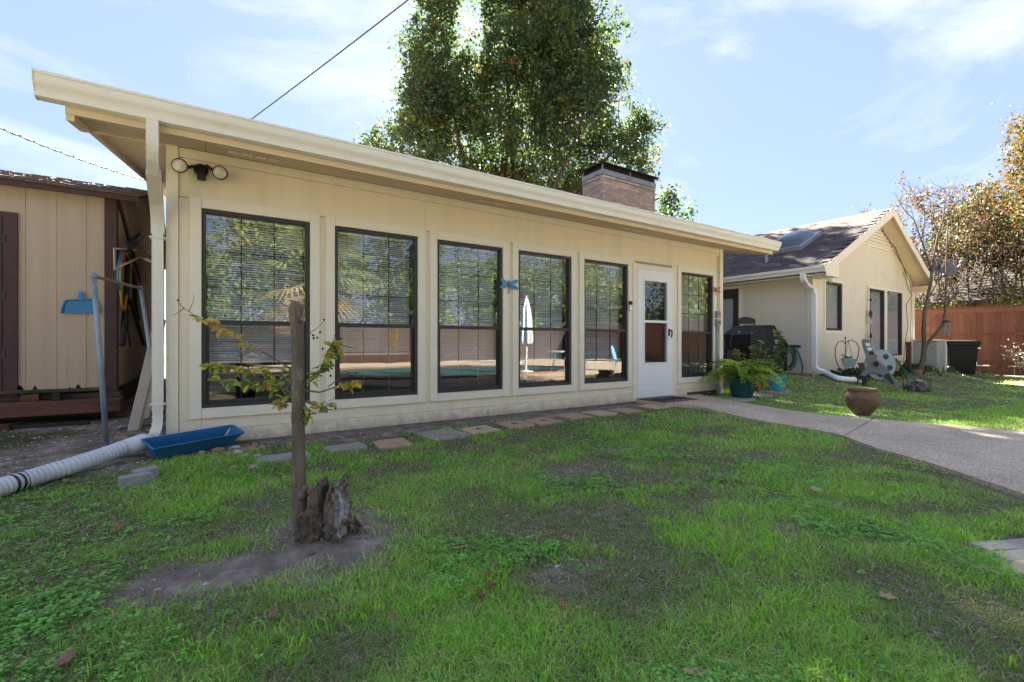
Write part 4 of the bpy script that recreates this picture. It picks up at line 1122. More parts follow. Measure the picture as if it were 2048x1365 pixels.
for (u, v, r0) in ((905, 200, .17), (960, 180, .12), (1010, 110, .2), (1040, -60, .2), (1100, 150, .17), (1180, 180, .12), (1280, 250, .10), (1330, 390, .06), (870, 290, .12), (790, 310, .09), (1060, 330, .12), (930, 350, .1)):
    e = PD(u, v, 22 + R.uniform(-2, 2)); pts = limb(q, fork - Vector((0, 0, R.uniform(0, .8))), e, r0 * 1.15, .04, .07, 7, 8, R)
    for k in range(5):
        s_ = pts[R.randint(3, 7)]; limb(q, s_, s_ + Vector((R.uniform(-1.6, 1.6), R.uniform(-1.6, 1.6), R.uniform(.3, 2.2))), .035, .008, .1, 5, 4, R)
q.build('trunk', m_bark, tr, smooth=True)

def bare_shrub(name, label, base, stems, leaves, pal, wts, seed, spread, height, lsize=.09, group=None, bark=m_bark, r0=.05, cat='tree', crown_lo=.35):
    R = random.Random(seed); rg = np.random.default_rng(seed)
    t = thing(name, label, cat, base, group); q = MB(); tips = []
    for k in range(stems):
        a = R.uniform(0, 6.28); sp = R.uniform(.2, 1) * spread
        e = Vector(base) + Vector((math.cos(a) * sp, math.sin(a) * sp, height * R.uniform(.7, 1)))
        pts = limb(q, Vector(base) + Vector((R.uniform(-.15, .15), R.uniform(-.15, .15), -.05)), e, r0 * R.uniform(.6, 1), .008, .09, 6, 8, R)
        for j in range(8):
            i_ = R.randint(3, 8); s_ = pts[i_]
            e2 = s_ + Vector((R.uniform(-1, 1) * spread * .5, R.uniform(-1, 1) * spread * .5, R.uniform(.15, .5) * height * .5))
            p2 = limb(q, s_, e2, r0 * .3, .004, .12, 4, 5, R); tips += p2[2:]
            for w_ in range(3):
                s3 = p2[R.randint(2, 5)]; e3 = s3 + Vector((R.uniform(-1, 1), R.uniform(-1, 1), R.uniform(-.1, 1))) * height * .1
                limb(q, s3, e3, r0 * .14, .003, .1, 3, 3, R); tips.append(e3)
    q.build('trunk', bark, t)
    if leaves:
        T = np.array([tuple(p) for p in tips if p.z - base[2] > height * crown_lo]); ci = rg.integers(0, len(T), leaves)
        pos = T[ci] + rg.normal(size=(leaves, 3)) * .16
        tone = rg.choice(len(pal), leaves, p=np.array(wts) / sum(wts))
        V, Fc, c = leaf_quads(pos, lsize * (.6 + .8 * rg.random(leaves)), np.asarray(pal)[tone] * (.75 + .5 * rg.random(leaves))[:, None], rg)
        np_mesh('crown', V, Fc, m_leaf, c, t)
    return t
AUT = [(.082, .050, .024), (.074, .048, .028), (.078, .067, .028), (.046, .053, .022), (.072, .038, .022)]
AW = [.34, .24, .2, .14, .08]
m_twig = M('pale_bark', (.15, .11, .08), (.10, .076, .058), 12, .9, stretch=(1, 1, .3))
for k, (u, d_, h_, sp, st, lv, w_, lab) in enumerate((
        (1835, 21.5, 7.3, 1.7, 6, 3000, [.4, .3, .1, .1, .1], 'orange leaved multi stemmed tree behind the fence just right of the gable'),
        (1890, 22.5, 6.5, 1.6, 7, 2400, [.25, .25, .2, .2, .1], 'thin pale stemmed tree with rusty leaves behind the fence above the trash can'),
        (1950, 21.5, 6.8, 1.6, 7, 2800, [.15, .2, .3, .3, .05], 'yellow green leaved crape myrtle behind the middle of the fence'),
        (2020, 20.5, 7.2, 1.7, 7, 3200, [.4, .3, .15, .1, .05], 'dense orange brown crape myrtle behind the right end of the fence'),
        (2095, 19.5, 6.2, 1.8, 6, 3400, [.3, .2, .3, .15, .05], 'golden brown tree behind the fence cut off by the right edge'),
        (1790, 24.5, 6.6, 1.6, 5, 2200, [.35, .3, .1, .15, .1], 'rusty tree mostly hidden behind the gable roof'))):
    P = PD(u, 700, d_)
    bare_shrub('crape_myrtle', lab, (P.x, P.y, .2), st, lv, AUT, w_, 60 + k, sp, h_, .12, 'autumn trees behind the fence', m_twig, .06, crown_lo=.56)
for k, (u, d_, h_, lab) in enumerate(((1860, 20.6, 2.6, 'low yellow green bush behind the fence beside the gable corner'), (2035, 19, 2.9, 'bright yellow leaved bush behind the right end of the fence'))):
    P = PD(u, 700, d_); bare_shrub('bush', lab, (P.x, P.y, .2), 6, 800, [(.08, .092, .022), (.11, .10, .022), (.05, .07, .02)], [.4, .3, .3], 80 + k, 1.0, h_, .12, None, m_twig, .025, 'bush', .15)
# evergreen further back
P = PD(1965, 700, 37)
ev = thing('evergreen_tree', 'dark green rounded tree standing behind the autumn crape myrtles', 'tree', (P.x, P.y, 0))
cs = [PD(u, v, 37 + R.uniform(-1, 1)) for u, v in ((1958, 410), (1930, 440), (1988, 430), (1960, 465), (2012, 475), (1905, 490), (1975, 510), (1925, 520), (2035, 450), (2050, 510))]
V, Fc, c = leaf_cloud([tuple(x) for x in cs], [1.3] * len(cs), 9000, .28, [(.035, .055, .02), (.05, .075, .022), (.075, .09, .025)], [.4, .4, .2], clump=.5)
np_mesh('crown', V, Fc, m_leaf, c, ev)
q = MB(); limb(q, (P.x, P.y, -.2), PD(1960, 520, 37), .3, .1, .03); q.build('trunk', m_bark, ev)
# golden tree reaching in at the right edge
P = PD(2150, 700, 17.5)
gt = thing('golden_tree', 'tall tree with golden leaves reaching in at the upper right edge', 'tree', (P.x, P.y, 0))
cs = [(2045, 245, 28), (2052, 300, 34), (2040, 335, 26), (2085, 260, 60), (2090, 350, 60), (2120, 300, 80), (2060, 400, 36), (2110, 420, 70), (2150, 380, 90), (2035, 285, 14)]
V, Fc, c = leaf_cloud([tuple(PD(u, v, 17.5 + R.uniform(-.6, .6))) for u, v, r_ in cs], [r_ * 17.5 / 930 * .9 for _, _, r_ in cs], 14000, .11, [(.085, .056, .018), (.075, .060, .02), (.05, .058, .02), (.08, .044, .018)], [.35, .25, .25, .15], clump=.3, ragged=.12)
np_mesh('crown', V, Fc, m_leaf, c, gt)
q = MB(); limb(q, (P.x, P.y, -.2), PD(2130, 330, 17.5), .16, .05, .04)
for u, v, _ in cs: limb(q, PD(2135, 430, 17.5), PD(u, v, 17.5), .04, .008, .1, 5, 5, R)
q.build('trunk', m_bark, gt)
# trees and palm behind the photographer, mirrored in the panes
for k, (x, y, h_, r_, lab) in enumerate(((-3, -17, 7, 3.2, 'broad green tree behind the pool at the left of the mirrored yard'), (3.5, -18, 9, 3.6, 'tall green tree behind the pool beyond the palm'), (10.5, -17.5, 7.5, 3.4, 'leafy yellow green tree behind the pool fence'), (17.5, -18, 8, 3.6, 'round green tree behind the pool fence near the umbrellas'), (25, -16, 7, 3.2, 'green tree behind the pool at the far right of the mirrored yard'), (32, -12, 7.5, 3.4, 'wide green tree in the side yard beyond the blue chairs'), (40, -7, 7.5, 3.6, 'green tree far along the side yard past the fence corner'), (31, -21, 9, 3.8, 'tall dark tree at the back corner of the side yard'), (29, -1, 6.5, 3.0, 'green tree beyond the red fence mirrored in the gable windows'))):
    t = thing('garden_tree', lab, 'tree', (x, y, 0), 'trees behind the pool')
    rg = np.random.default_rng(90 + k)
    cs = [(x + rg.normal() * r_ * .5, y + rg.normal() * r_ * .35, max(1.6, h_ * .5 + rg.normal() * r_ * .62)) for _ in range(22)]
    V, Fc, c = leaf_cloud(cs, [r_ * .5] * 22, 14000, .26, [(.05, .085, .02), (.085, .12, .025), (.15, .16, .03)], [.4, .35, .25], clump=.6, rng=rg)
    np_mesh('crown', V, Fc, m_leaf, c, t)
    q = MB(); limb(q, (x, y, -.2), (x, y, h_ * .7), .22, .1, .03); q.build('trunk', m_bark, t)
pal = thing('fan_palm', 'fan palm with drooping fronds by the pool, mirrored in the left windows', 'palm', (3.7, -8.4, 0))
q = MB(); q.tube([(3.7, -8.4, -.1), (3.7, -8.4, 1.6), (3.72, -8.4, 3.3)], [.26, .22, .25], 12); q.build('trunk', m_bark, pal, smooth=True)
rg = np.random.default_rng(5)
for k in range(34):
    a = rg.uniform(0, 6.28); el = rg.uniform(-.7, 1.3); Ls = rg.uniform(1.1, 1.7)
    d_ = Vector((math.cos(a) * math.cos(el), math.sin(a) * math.cos(el), math.sin(el))); o_ = Vector((3.72, -8.4, 3.35)); h_ = o_ + d_ * Ls
    q = MB(); q.tube([o_, h_], .012, 4)
    sd = d_.cross(Vector((0, 0, 1))).normalized(); un = sd.cross(d_)
    for j in range(17):
        b_ = -1.35 + 2.7 * j / 16; dd = (d_ * math.cos(b_) + sd * math.sin(b_)); e = h_ + dd * 1.45 - Vector((0, 0, .4))
        w_ = dd.cross(un) * .04; m_ = h_ + dd * .75
        q.add([h_, m_ + w_, e, m_ - w_], [(0, 1, 2, 3)])
    q.build('frond', leafsolid('palm_leaf', (.17, .20, .06) if el > -.2 else (.22, .16, .07)) if k in (0, 1) else (bpy.data.materials['palm_leaf'] if el > -.2 else M('dry_palm_leaf', (.26, .19, .09)) if 'dry_palm_leaf' not in bpy.data.materials else bpy.data.materials['dry_palm_leaf']), pal)
def umbrella(x, y, lab, mat):
    t = thing('patio_umbrella', lab, 'umbrella', (x, y, 0), 'closed umbrellas by the pool')
    q = MB(); q.lathe([(.25, 0), (.25, .05), (.03, .08), (.025, 2.55), (.01, 2.6)], (x, y, .01), 12); q.build('pole', m_white, t, smooth=False)
    q = MB(); n = 16; prof = [(.17, 1.0), (.20, 1.15), (.16, 1.7), (.13, 2.1), (.06, 2.45), (.02, 2.55)]; vs = []
    for r_, z_ in prof:
        for k in range(n): vs.append((x + r_ * (1 + (.22 if k % 2 else -.22)) * math.cos(6.283 * k / n), y + r_ * (1 + (.22 if k % 2 else -.22)) * math.sin(6.283 * k / n), z_))
    q.add(vs, [(i * n + k, i * n + (k + 1) % n, (i + 1) * n + (k + 1) % n, (i + 1) * n + k) for i in range(len(prof) - 1) for k in range(n)]); q.build('folded_canopy', mat, t)
umbrella(9.0, -2.6, 'closed white patio umbrella by the near pool edge', M('white_canvas', (.75, .76, .8), None, 6, .8))
umbrella(13.2, -9.4, 'closed tan patio umbrella beyond the pool', M('tan_canvas', (.42, .30, .24), None, 6, .8))
tb = thing('patio_table', 'white round patio table on the pool deck', 'table', (10.2, -2.0, 0))
q = MB(); q.lathe([(.62, .70), (.62, .735)], (10.2, -2, 0), 28); q.build('tabletop', m_white, tb)
for a in range(4):
    q = MB(); q.tube([(10.2 + .45 * math.cos(a * 1.57 + .7), -2 + .45 * math.sin(a * 1.57 + .7), .01), (10.2 + .3 * math.cos(a * 1.57 + .7), -2 + .3 * math.sin(a * 1.57 + .7), .7)], .02, 8); q.build('leg', m_white, tb)
m_bluech = M('light_blue_paint', (.16, .42, .55), None, 6, .5)
for k, (x, y, rz_, lab) in enumerate(((11.3, -2.5, 2.0, 'light blue shell back metal chair right of the white patio table'), (12.6, -1.7, 2.6, 'light blue shell back metal chair furthest from the white patio table'))):
    t = thing('metal_chair', lab, 'chair', (x, y, 0), 'blue chairs on the pool deck'); Rm = rotz(rz_); T = lambda p: Vector((x, y, .01)) + Rm @ Vector(p)
    q = MB(); q.add([T((-.24, -.22, .42)), T((.24, -.22, .42)), T((.22, .22, .40)), T((-.22, .22, .40))] + [T((-.24, -.22, .44)), T((.24, -.22, .44)), T((.22, .22, .42)), T((-.22, .22, .42))], [(4, 5, 6, 7), (3, 2, 1, 0), (0, 1, 5, 4), (2, 3, 7, 6), (1, 2, 6, 5), (3, 0, 4, 7)]); q.build('seat', m_bluech, t)
    q = MB(); q.prism([(-.2, .42), (.2, .42), (.27, .62), (.26, .78), (.15, .90), (-.15, .90), (-.26, .78), (-.27, .62)], (0, .02), fn=lambda a, b_, tt: T((a, .22 + tt + (b_ - .42) * .25, b_))); q.build('backrest', m_bluech, t)
    for sx_ in (-1, 1):
        q = MB(); q.tube([T((sx_ * .22, -.2, .42)), T((sx_ * .23, -.24, .0)), T((sx_ * .23, .3, .0)), T((sx_ * .22, .2, .41))], .014, 6); q.build('leg', m_bluech, t)

# ------------------------------------------------------------------ overhead cables
def cable(label, a, b_, sag, r, twist=0):
    t = thing('overhead_cable', label, 'cable', a, 'service cables in the sky'); pts = []
    for i in range(41):
        s_ = i / 40; p = a.lerp(b_, s_); p.z -= sag * 4 * s_ * (1 - s_); pts.append(p)
    q = MB(); q.tube(pts, r, 6)
    if twist:
        L = (b_ - a).length; n = 260
        q.tube([a.lerp(b_, i / n) + Vector((math.cos(i * .45) * r * 1.2, 0, math.sin(i * .45) * r * 1.2 - sag * 4 * (i / n) * (1 - i / n))) for i in range(n + 1)], r * .7, 5)
    q.build('wire', m_black, t)
cable('taut black cable rising from the sunroom roof to the top of the sky', PD(470, 263, 9.5), PD(860, -34, 7.0), .02, .010)
cable('twisted black cable sagging past the left end of the sunroom roof', PD(-140, 196, 8.0), PD(330, 372, 13.0), .12, .014, 1)

# ------------------------------------------------------------------ things fixed to the sunroom
# floodlight with motion sensor
P = PY(402, 338, WY - .06)
fl = thing('flood_light', 'black twin floodlight with motion sensor high on the left end of sunroom wall', 'floodlight', (P.x, WY - .01, P.z))
q = MB(); q.lathe([(.055, 0), (.055, .02), (.045, .03), (.02, .035)], (0, 0, 0), 18); q.v = [(P.x + a, WY - .008 - c, P.z + b_) for a, b_, c in q.v]; q.build('base', m_black, fl, auto=40)
for u, v, du, dv, lab in ((358, 330, 392, 333, 0), (441, 345, 412, 331, 0)):
    e = PY(u, v, WY - .17); r0 = PY(du, dv, WY - .05)
    ax = (e - r0).normalized() * .4 + Vector((-.0, -.9, -.12)); ax.normalize()
    nk = r0.lerp(e, .75) + Vector((0, .07, 0))
    q = MB(); q.tube([r0, r0.lerp(nk, .6), nk], .014, 8)
    q.tube([nk - ax * .02, nk + ax * .01, nk + ax * .03, nk + ax * .09, nk + ax * .115, nk + ax * .117], [.02, .034, .037, .052, .062, .056], 18, cap=True)
    hd = q.build('lamp_head', m_black, fl, auto=40)
    q = MB(); q.tube([nk + ax * .117, nk + ax * .122, nk + ax * .126], [.055, .045, .015], 18); q.build('lens', M('lamp_glass', (.62, .60, .52), (.5, .48, .40), 30, .15, spec=.6), hd, smooth=True)
q = MB(); q.box((P.x - .03, WY - .10, P.z - .10), (P.x + .035, WY - .03, P.z - .045)); q.box((P.x - .012, WY - .06, P.z - .05), (P.x + .012, WY - .03, P.z)); q.build('motion_sensor', m_black, fl, bevel=.006)
q = MB(); q.box((P.x - .024, WY - .104, P.z - .094), (P.x + .028, WY - .1005, P.z - .066)); q.build('sensor_lens', M('sensor_lens', (.05, .05, .06), None, 6, .15), fl)

def dragonfly(P, s, cols, label):
    t = thing('dragonfly_ornament', label, 'ornament', P, 'metal dragonflies on the sunroom wall')
    q = MB(); q.tube([(P.x, P.y, P.z + s * .28), (P.x, P.y - .01, P.z + s * .2), (P.x, P.y - .012, P.z + s * .08), (P.x, P.y - .01, P.z - s * .1), (P.x + .003, P.y, P.z - s * .75)], [s * .04, s * .09, s * .1, s * .05, s * .025], 8)
    for sx in (-1, 1): q.tube([(P.x, P.y - .005, P.z + s * .26), (P.x + sx * s * .06, P.y - .015, P.z + s * .38), (P.x + sx * s * .11, P.y - .01, P.z + s * .44)], s * .016, 5)
    q.build('body', cols[2], t, smooth=True)
    for sx in (-1, 1):
        for up in (0, 1):
            n = 10; a = math.radians(22 if up else -14); pts = []
            for i in range(n + 1):
                l = i / n; w_ = (.44 if up else .40) * s * math.sin(math.pi * min(1, .12 + .88 * l) ** 1.0) ** .6 * (.55 + .45 * l)
                pts.append((l, w_))
            fr, bk = [], []
            for l, w_ in pts:
                cx, cz = sx * (.06 * s + l * s * .92 * math.cos(a)), (s * .1 if up else -s * .02) + l * s * .92 * math.sin(a)
                fr.append((P.x + cx, P.y - .006 - l * .02, P.z + cz + w_ * .5)); bk.append((P.x + cx, P.y - .006 - l * .02, P.z + cz - w_ * .5))
            q = MB(); m_ = n + 1
            q.add(fr + bk + [(x, y + .002, z) for x, y, z in fr + bk], [(i, i + 1, m_ + i + 1, m_ + i) for i in range(n)] + [(2 * m_ + i, 3 * m_ + i, 3 * m_ + i + 1, 2 * m_ + i + 1) for i in range(n)] + [(i, 2 * m_ + i, 2 * m_ + i + 1, i + 1) for i in range(n)] + [(m_ + i, m_ + i + 1, 3 * m_ + i + 1, 3 * m_ + i) for i in range(n)])
            q.build('wing', cols[up], t)
dragonfly(PY(1017, 571, WY - .03), .155, (M('teal_enamel', (.03, .32, .42), (.02, .12, .42), 14, .3, spec=.5), M('blue_enamel', (.04, .35, .40), (.05, .14, .45), 12, .3, spec=.5), M('pewter', (.16, .15, .20), None, 9, .4, metal=.5)), 'blue and teal metal dragonfly hung between third and fourth windows')
dragonfly(PY(1431, 581, WY - .03), .13, (M('pink_enamel', (.48, .15, .13), (.40, .12, .08), 14, .4), M('coral_enamel', (.52, .20, .15), (.38, .10, .10), 12, .4), M('rusty_pewter', (.25, .17, .15), None, 9, .5)), 'faded pink metal dragonfly right of the last sunroom window')
P = PY(1260, 611, WY - .03)
t = thing('video_doorbell', 'small white and black doorbell camera left of the storm door', 'doorbell', P)
q = MB(); q.box((P.x - .03, WY - .052, P.z - .085), (P.x + .03, WY - .025, P.z + .005)); q.build('body', m_white, t, bevel=.006)
q = MB(); q.box((P.x - .03, WY - .054, P.z + .006), (P.x + .03, WY - .025, P.z + .065)); f_ = q.build('camera_head', m_black, t, bevel=.006)
q = MB(); q.lathe([(.012, 0), (.012, .004), (.004, .006)], (0, 0, 0), 12); q.v = [(P.x + a, WY - .0545 - c, P.z + .035 + b_) for a, b_, c in q.v]; q.build('camera_lens', M('black_glass', (.01, .01, .012), None, 5, .08), f_)
# electric boxes and conduits
m_grey = M('grey_metal_box', (.30, .32, .34), (.25, .27, .29), 8, .5, metal=.3)
P = PY(1436, 640, WY - .05)
t = thing('electric_box', 'two grey outlet boxes with conduits at the right end of the sunroom wall', 'outlet box', P)
z1_, z2_ = PY(1436, 630, WY).z, PY(1436, 646, WY).z
for zc, nm in ((z1_, 'switch_box'), (z2_, 'outlet_cover')):
    q = MB(); q.box((P.x - .055, WY - .075, zc - .062), (P.x + .055, WY - .022, zc + .062)); bx_ = q.build(nm, m_grey, t, bevel=.006)
    q = MB()
    for dx_ in (-.018, .024): q.lathe([(.017, 0), (.017, .008), (.006, .01)], (0, 0, 0), 12)
    q.v = [(P.x + (-.02 if i < 36 else .024) + a, WY - .076 - c, zc + b_) for i, (a, b_, c) in enumerate(q.v)]; q.build('outlet_lid', m_black if nm == 'outlet_cover' else m_grey, bx_)
for dx_ in (-.03, .02):
    q = MB(); q.tube([(P.x + dx_, WY - .04, z2_ - .06), (P.x + dx_ - .005, WY - .04, .9), (P.x + dx_ + .005, WY - .045, .25)], .012, 8); q.build('conduit', m_grey, t, smooth=True)
q = MB(); q.tube([(P.x + .03, WY - .03, z1_ + .06), (P.x + .03, WY - .03, 2.6)], .006, 6); q.build('wire', m_dark, t)
q = MB(); q.box((P.x - .06, WY - .085, .09), (P.x - .0, WY - .022, .27)); q.box((P.x + .01, WY - .07, .06), (P.x + .05, WY - .022, .22)); q.build('junction_box', m_grey, t, bevel=.004)

# things inside the sunroom seen through the panes
t = thing('portable_air_conditioner', 'beige portable air conditioner with round exhaust port inside the fourth window', 'air conditioner', (3.62, WY + .45, .10))
q = MB(); q.box((3.50, WY + .30, .12), (3.98, WY + .68, .80)); q.build('body', M('beige_plastic', (.36, .34, .29), None, 4, .5), t, bevel=.03)
q = MB()
for k in range(7): q.box((3.78, WY + .294, .30 + k * .035), (3.96, WY + .302, .317 + k * .035))
for k in range(3): q.box((3.55, WY + .294, .66 + k * .035), (3.92, WY + .302, .68 + k * .035))
q.build('grille', m_dark, t)
q = MB(); a = [(3.66 + .10 * math.cos(i * .2618), WY + .0, .42 + .10 * math.sin(i * .2618)) for i in range(24)]
q.add([(x, WY + .29, z) for x, y, z in a] + [(3.66 + (x - 3.66) * 1.0, WY + .24, z) for x, y, z in a] + [(3.66 + (x - 3.66) * .8, WY + .24, .42 + (z - .42) * .8) for x, y, z in a] + [(3.66 + (x - 3.66) * .8, WY + .292, .42 + (z - .42) * .8) for x, y, z in a],
      [f for i in range(24) for f in ((i, (i + 1) % 24, 24 + (i + 1) % 24, 24 + i), (24 + i, 24 + (i + 1) % 24, 48 + (i + 1) % 24, 48 + i), (48 + i, 48 + (i + 1) % 24, 72 + (i + 1) % 24, 72 + i))]); q.build('exhaust_ring', M('grey_plastic_ring', (.24, .23, .21), None, 5, .5), t, smooth=True)
t = thing('flower_pot', 'small teal flower pot with a plant inside the fifth window', 'flower pot', (5.02, WY + .35, .5))
q = MB(); q.lathe([(.05, .0), (.075, .15), (.085, .15), (.085, .18), (.07, .18)], (5.02, WY + .35, .60), 16); q.build('pot', m_bluech, t, smooth=False)
q = MB(); q.tube([(5.02, WY + .35, .1), (5.02, WY + .35, .6)], .012, 6); q.lathe([(.1, 0), (.1, .02)], (5.02, WY + .35, .10), 12); q.build('stand', m_dark, t)
rg = np.random.default_rng(3)
pos = np.array([5.02, WY + .35, .92]) + rg.normal(size=(160, 3)) * np.array([.08, .07, .07])
V, Fc, c = leaf_quads(pos, .06 * np.ones(160), np.array([.10, .14, .03]) * (.6 + rg.random((160, 1))), rg); np_mesh('foliage', V, Fc, m_leaf, c, t)
P = PY(647, 0, WY); pf = PY(787, 678, WY + .10)
t = thing('flower_decal', 'yellow cut out flower shapes stuck inside the second window', 'decoration', (pf.x, WY + .09, pf.z))
m_yel = M('yellow_foam', (.62, .40, .05), None, 6, .7)
for u, v, r_ in ((788, 668, .075), (790, 688, .06)):
    c = PY(u, v, WY + .09); q = MB(); n = 40
    ring = [(c.x + r_ * (.72 + .28 * math.cos(6 * 6.283 * i / n)) * math.cos(6.283 * i / n), c.z + r_ * (.72 + .28 * math.cos(6 * 6.283 * i / n)) * math.sin(6.283 * i / n)) for i in range(n)]
    q.prism(ring, (WY + .088, WY + .093)); q.build('flower', m_yel, t)

# ------------------------------------------------------------------ left of the sunroom
# corrugated drain pipe
def corrugated(name, label, path, r, mat, pitch=.030, n=18):
    t = thing(name, label, 'drain pipe', path[0])
    P_ = [Vector(p) for p in path]
    # Catmull-Rom
    fine = []
    for i in range(len(P_) - 1):
        p0, p1, p2, p3 = P_[max(i - 1, 0)], P_[i], P_[i + 1], P_[min(i + 2, len(P_) - 1)]
        for k in range(20):
            s_ = k / 20; fine.append(.5 * ((2 * p1) + (p2 - p0) * s_ + (2 * p0 - 5 * p1 + 4 * p2 - p3) * s_ ** 2 + (3 * p1 - p0 - 3 * p2 + p3) * s_ ** 3))
    fine.append(P_[-1]); L = sum((b_ - a).length for a, b_ in zip(fine[:-1], fine[1:]))
    m = int(L / pitch) * 4; acc = 0; out = []; j = 0; step = L / m; pos = 0
    cum = [0]
    for a, b_ in zip(fine[:-1], fine[1:]): cum.append(cum[-1] + (b_ - a).length)
    rad = []
    for i in range(m + 1):
        s_ = min(step * i, L - 1e-6)
        while cum[j + 1] < s_: j += 1
        out.append(fine[j].lerp(fine[j + 1], (s_ - cum[j]) / (cum[j + 1] - cum[j])))
        rad.append(r * (1, .98, .86, .98)[i % 4] * (1 + .015 * math.sin(i * .11)))
    q = MB(); q.tube(out, rad, n); q.build('hose', mat, t, smooth=True)
    return t, out
m_pipe = M('white_flexible_pipe', (.62, .63, .65), (.52, .53, .55), 5, .45, c3=(.20, .19, .18), s3=3.5, lo3=.60, hi3=.85)
def lift(u, v, up): p = PG(u, v, up); return p
pp = [Vector((-.40, 4.885, .17)), lift(258, 893, .12), lift(215, 908, .10), lift(150, 930, .075), lift(80, 951, .068), lift(0, 976, .065), lift(-90, 1005, .065), lift(-180, 1030, .065)]
dp, _ = corrugated('drain_pipe', 'white corrugated flexible drain pipe running from the downspout to the left edge', pp, .062, m_pipe)
q = MB(); q.tube([Vector((-.395, 4.89, .172)), lift(285, 884, .14), lift(255, 894, .122)], [.066, .067, .064], 16); q.build('coupling', M('pipe_wrap', (.66, .66, .66), (.56, .56, .57), 7, .6, .004, 14), dp, smooth=True)
for u, v in ((35, 965), (48, 961), (22, 969), (142, 933)):
    c = lift(u, v, .067); c2 = lift(u + 14, v - 4, .067); q = MB(); q.tube([c, c + (c2 - c).normalized() * .005], .0626, 18); q.build('band', m_dark, dp, smooth=True)
# thin grey pvc pipes on the ground
for a, b_, lab in (((205, 915), (292, 908), 'thin grey pipe lying on soil behind the blue planter box'), ((236, 856), (300, 848), 'grey pipe end poking from behind the leaning downspouts')):
    A, B = PG(*a, .02), PG(*b_, .02); t = thing('pvc_pipe', lab, 'pipe', A, 'grey pipes on the soil')
    q = MB(); q.tube([A, A.lerp(B, .05), B], [.018, .016, .016], 10); q.build('pipe', M('grey_pvc', (.30, .31, .32), None, 8, .5) if 'grey_pvc' not in bpy.data.materials else bpy.data.materials['grey_pvc'], t, smooth=True)
# blue planter trough
A, B = PG(312, 922), PG(462, 892)
t = thing('planter_box', 'long empty blue plastic planter box tilted against the sunroom corner', 'planter', A)
ax = (B - A); Ln = ax.length; ax.normalize(); sd = Vector((-ax.y, ax.x, 0)).normalized(); upv = Vector((0, 0, 1))
tilt = math.radians(28); sd2 = sd * math.cos(tilt) + upv * math.sin(tilt) * .6; sd2.normalize(); up2 = (upv * math.cos(tilt) - sd * math.sin(tilt)); up2.normalize()
A = A + Vector((0, 0, .012))
H, W0, W1 = .135, .12, .175
def TP(l, w_, h_): return A + ax * (l * Ln) + sd2 * w_ + up2 * h_
e0 = .07
def rect(h_, grow): # outline at height
    k = h_ / H; ex = e0 * k / Ln * .8 + grow / Ln
    w0 = -(W1 - W0) / 2 * k - grow; w1 = W0 + (W1 - W0) / 2 * k + grow
    return [TP(-ex, w0, h_), TP(1 + ex, w0, h_), TP(1 + ex, w1, h_), TP(-ex, w1, h_)]
lv = [rect(0, 0), rect(.085, 0), rect(.088, .004), rect(H - .02, .004), rect(H - .018, .014), rect(H, .014), rect(H, .0), rect(H - .03, -.004), rect(.012, -.004)]
q = MB(); vs = [p for r_ in lv for p in r_]; fs = [(0, 3, 2, 1)]
for i in range(len(lv) - 1):
    for k in range(4): fs.append((i * 4 + k, i * 4 + (k + 1) % 4, (i + 1) * 4 + (k + 1) % 4, (i + 1) * 4 + k))
n0 = (len(lv) - 1) * 4; fs.append((n0, n0 + 1, n0 + 2, n0 + 3))
q.add(vs, fs); q.build('trough', M('blue_plastic', (.028, .16, .35), (.022, .13, .30), 5, .5, c3=(.03, .06, .10), s3=6, lo3=.56, hi3=.8), t, bevel=.003)
# broken concrete block
A, B = PG(240, 982), PG(325, 962)
t = thing('concrete_block', 'broken grey concrete block with a scooped end lying in the grass', 'block', A)
ax = (B - A).normalized(); sd = Vector((-ax.y, ax.x, 0))
Lb = (B - A).length * 1.0
def TB(a, b_, c): return A + ax * a + sd * b_ + Vector((0, 0, c))
q = MB()
poly = [(0, -.01), (Lb * .78, -.01), (Lb * .86, .018), (Lb * .80, .05), (Lb * .74, .075), (.0, .082)]
q.prism(poly, (0, .075), fn=lambda a, b_, c: TB(a, c, b_)); q.prism([(Lb * .38, -.01), (Lb * .98, -.01), (Lb * .98, .088), (Lb * .38, .088)], (.076, .17), fn=lambda a, b_, c: TB(a + .0, c, b_))
q.build('block', m_concrete, t, bevel=.006)
# galvanized pipe frame
m_galv = M('galvanized_pipe', (.20, .26, .33), (.30, .36, .42), 9, .5, metal=.25, c3=(.13, .15, .18), s3=7, lo3=.55, hi3=.7, stretch=(1, 1, .5))
b1 = PG(214, 888); a_ = ray(187, 548); d1 = 4.15
top1 = PD(187, 552, d1)
top2 = PD(281, 577, 5.1); bot2 = PD(322, 850, 5.1)
t = thing('pipe_frame', 'weathered grey pipe frame standing in the gap beside the shed', 'pipe frame', b1)
q = MB(); q.tube([b1 - Vector((0, 0, .1)), b1.lerp(top1, .5), top1], .021, 12); q.build('post', m_galv, t, smooth=True)
m_rust = M('rusty_pipe', (.17, .13, .10), (.24, .20, .17), 12, .6, metal=.3)
q = MB(); q.tube([top1 + Vector((0, 0, -.005)), top2], .015, 10); q.build('rail', m_rust, t, smooth=True)
q = MB(); q.tube([top2 + Vector((0, 0, .01)), bot2], .019, 10); q.build('post', m_galv, t, smooth=True)
for p, r_ in ((top1, .032), (top2, .024)):
    q = MB(); q.blob(p, r_, 2, .02); q.build('elbow_joint', m_galv, t, smooth=True)
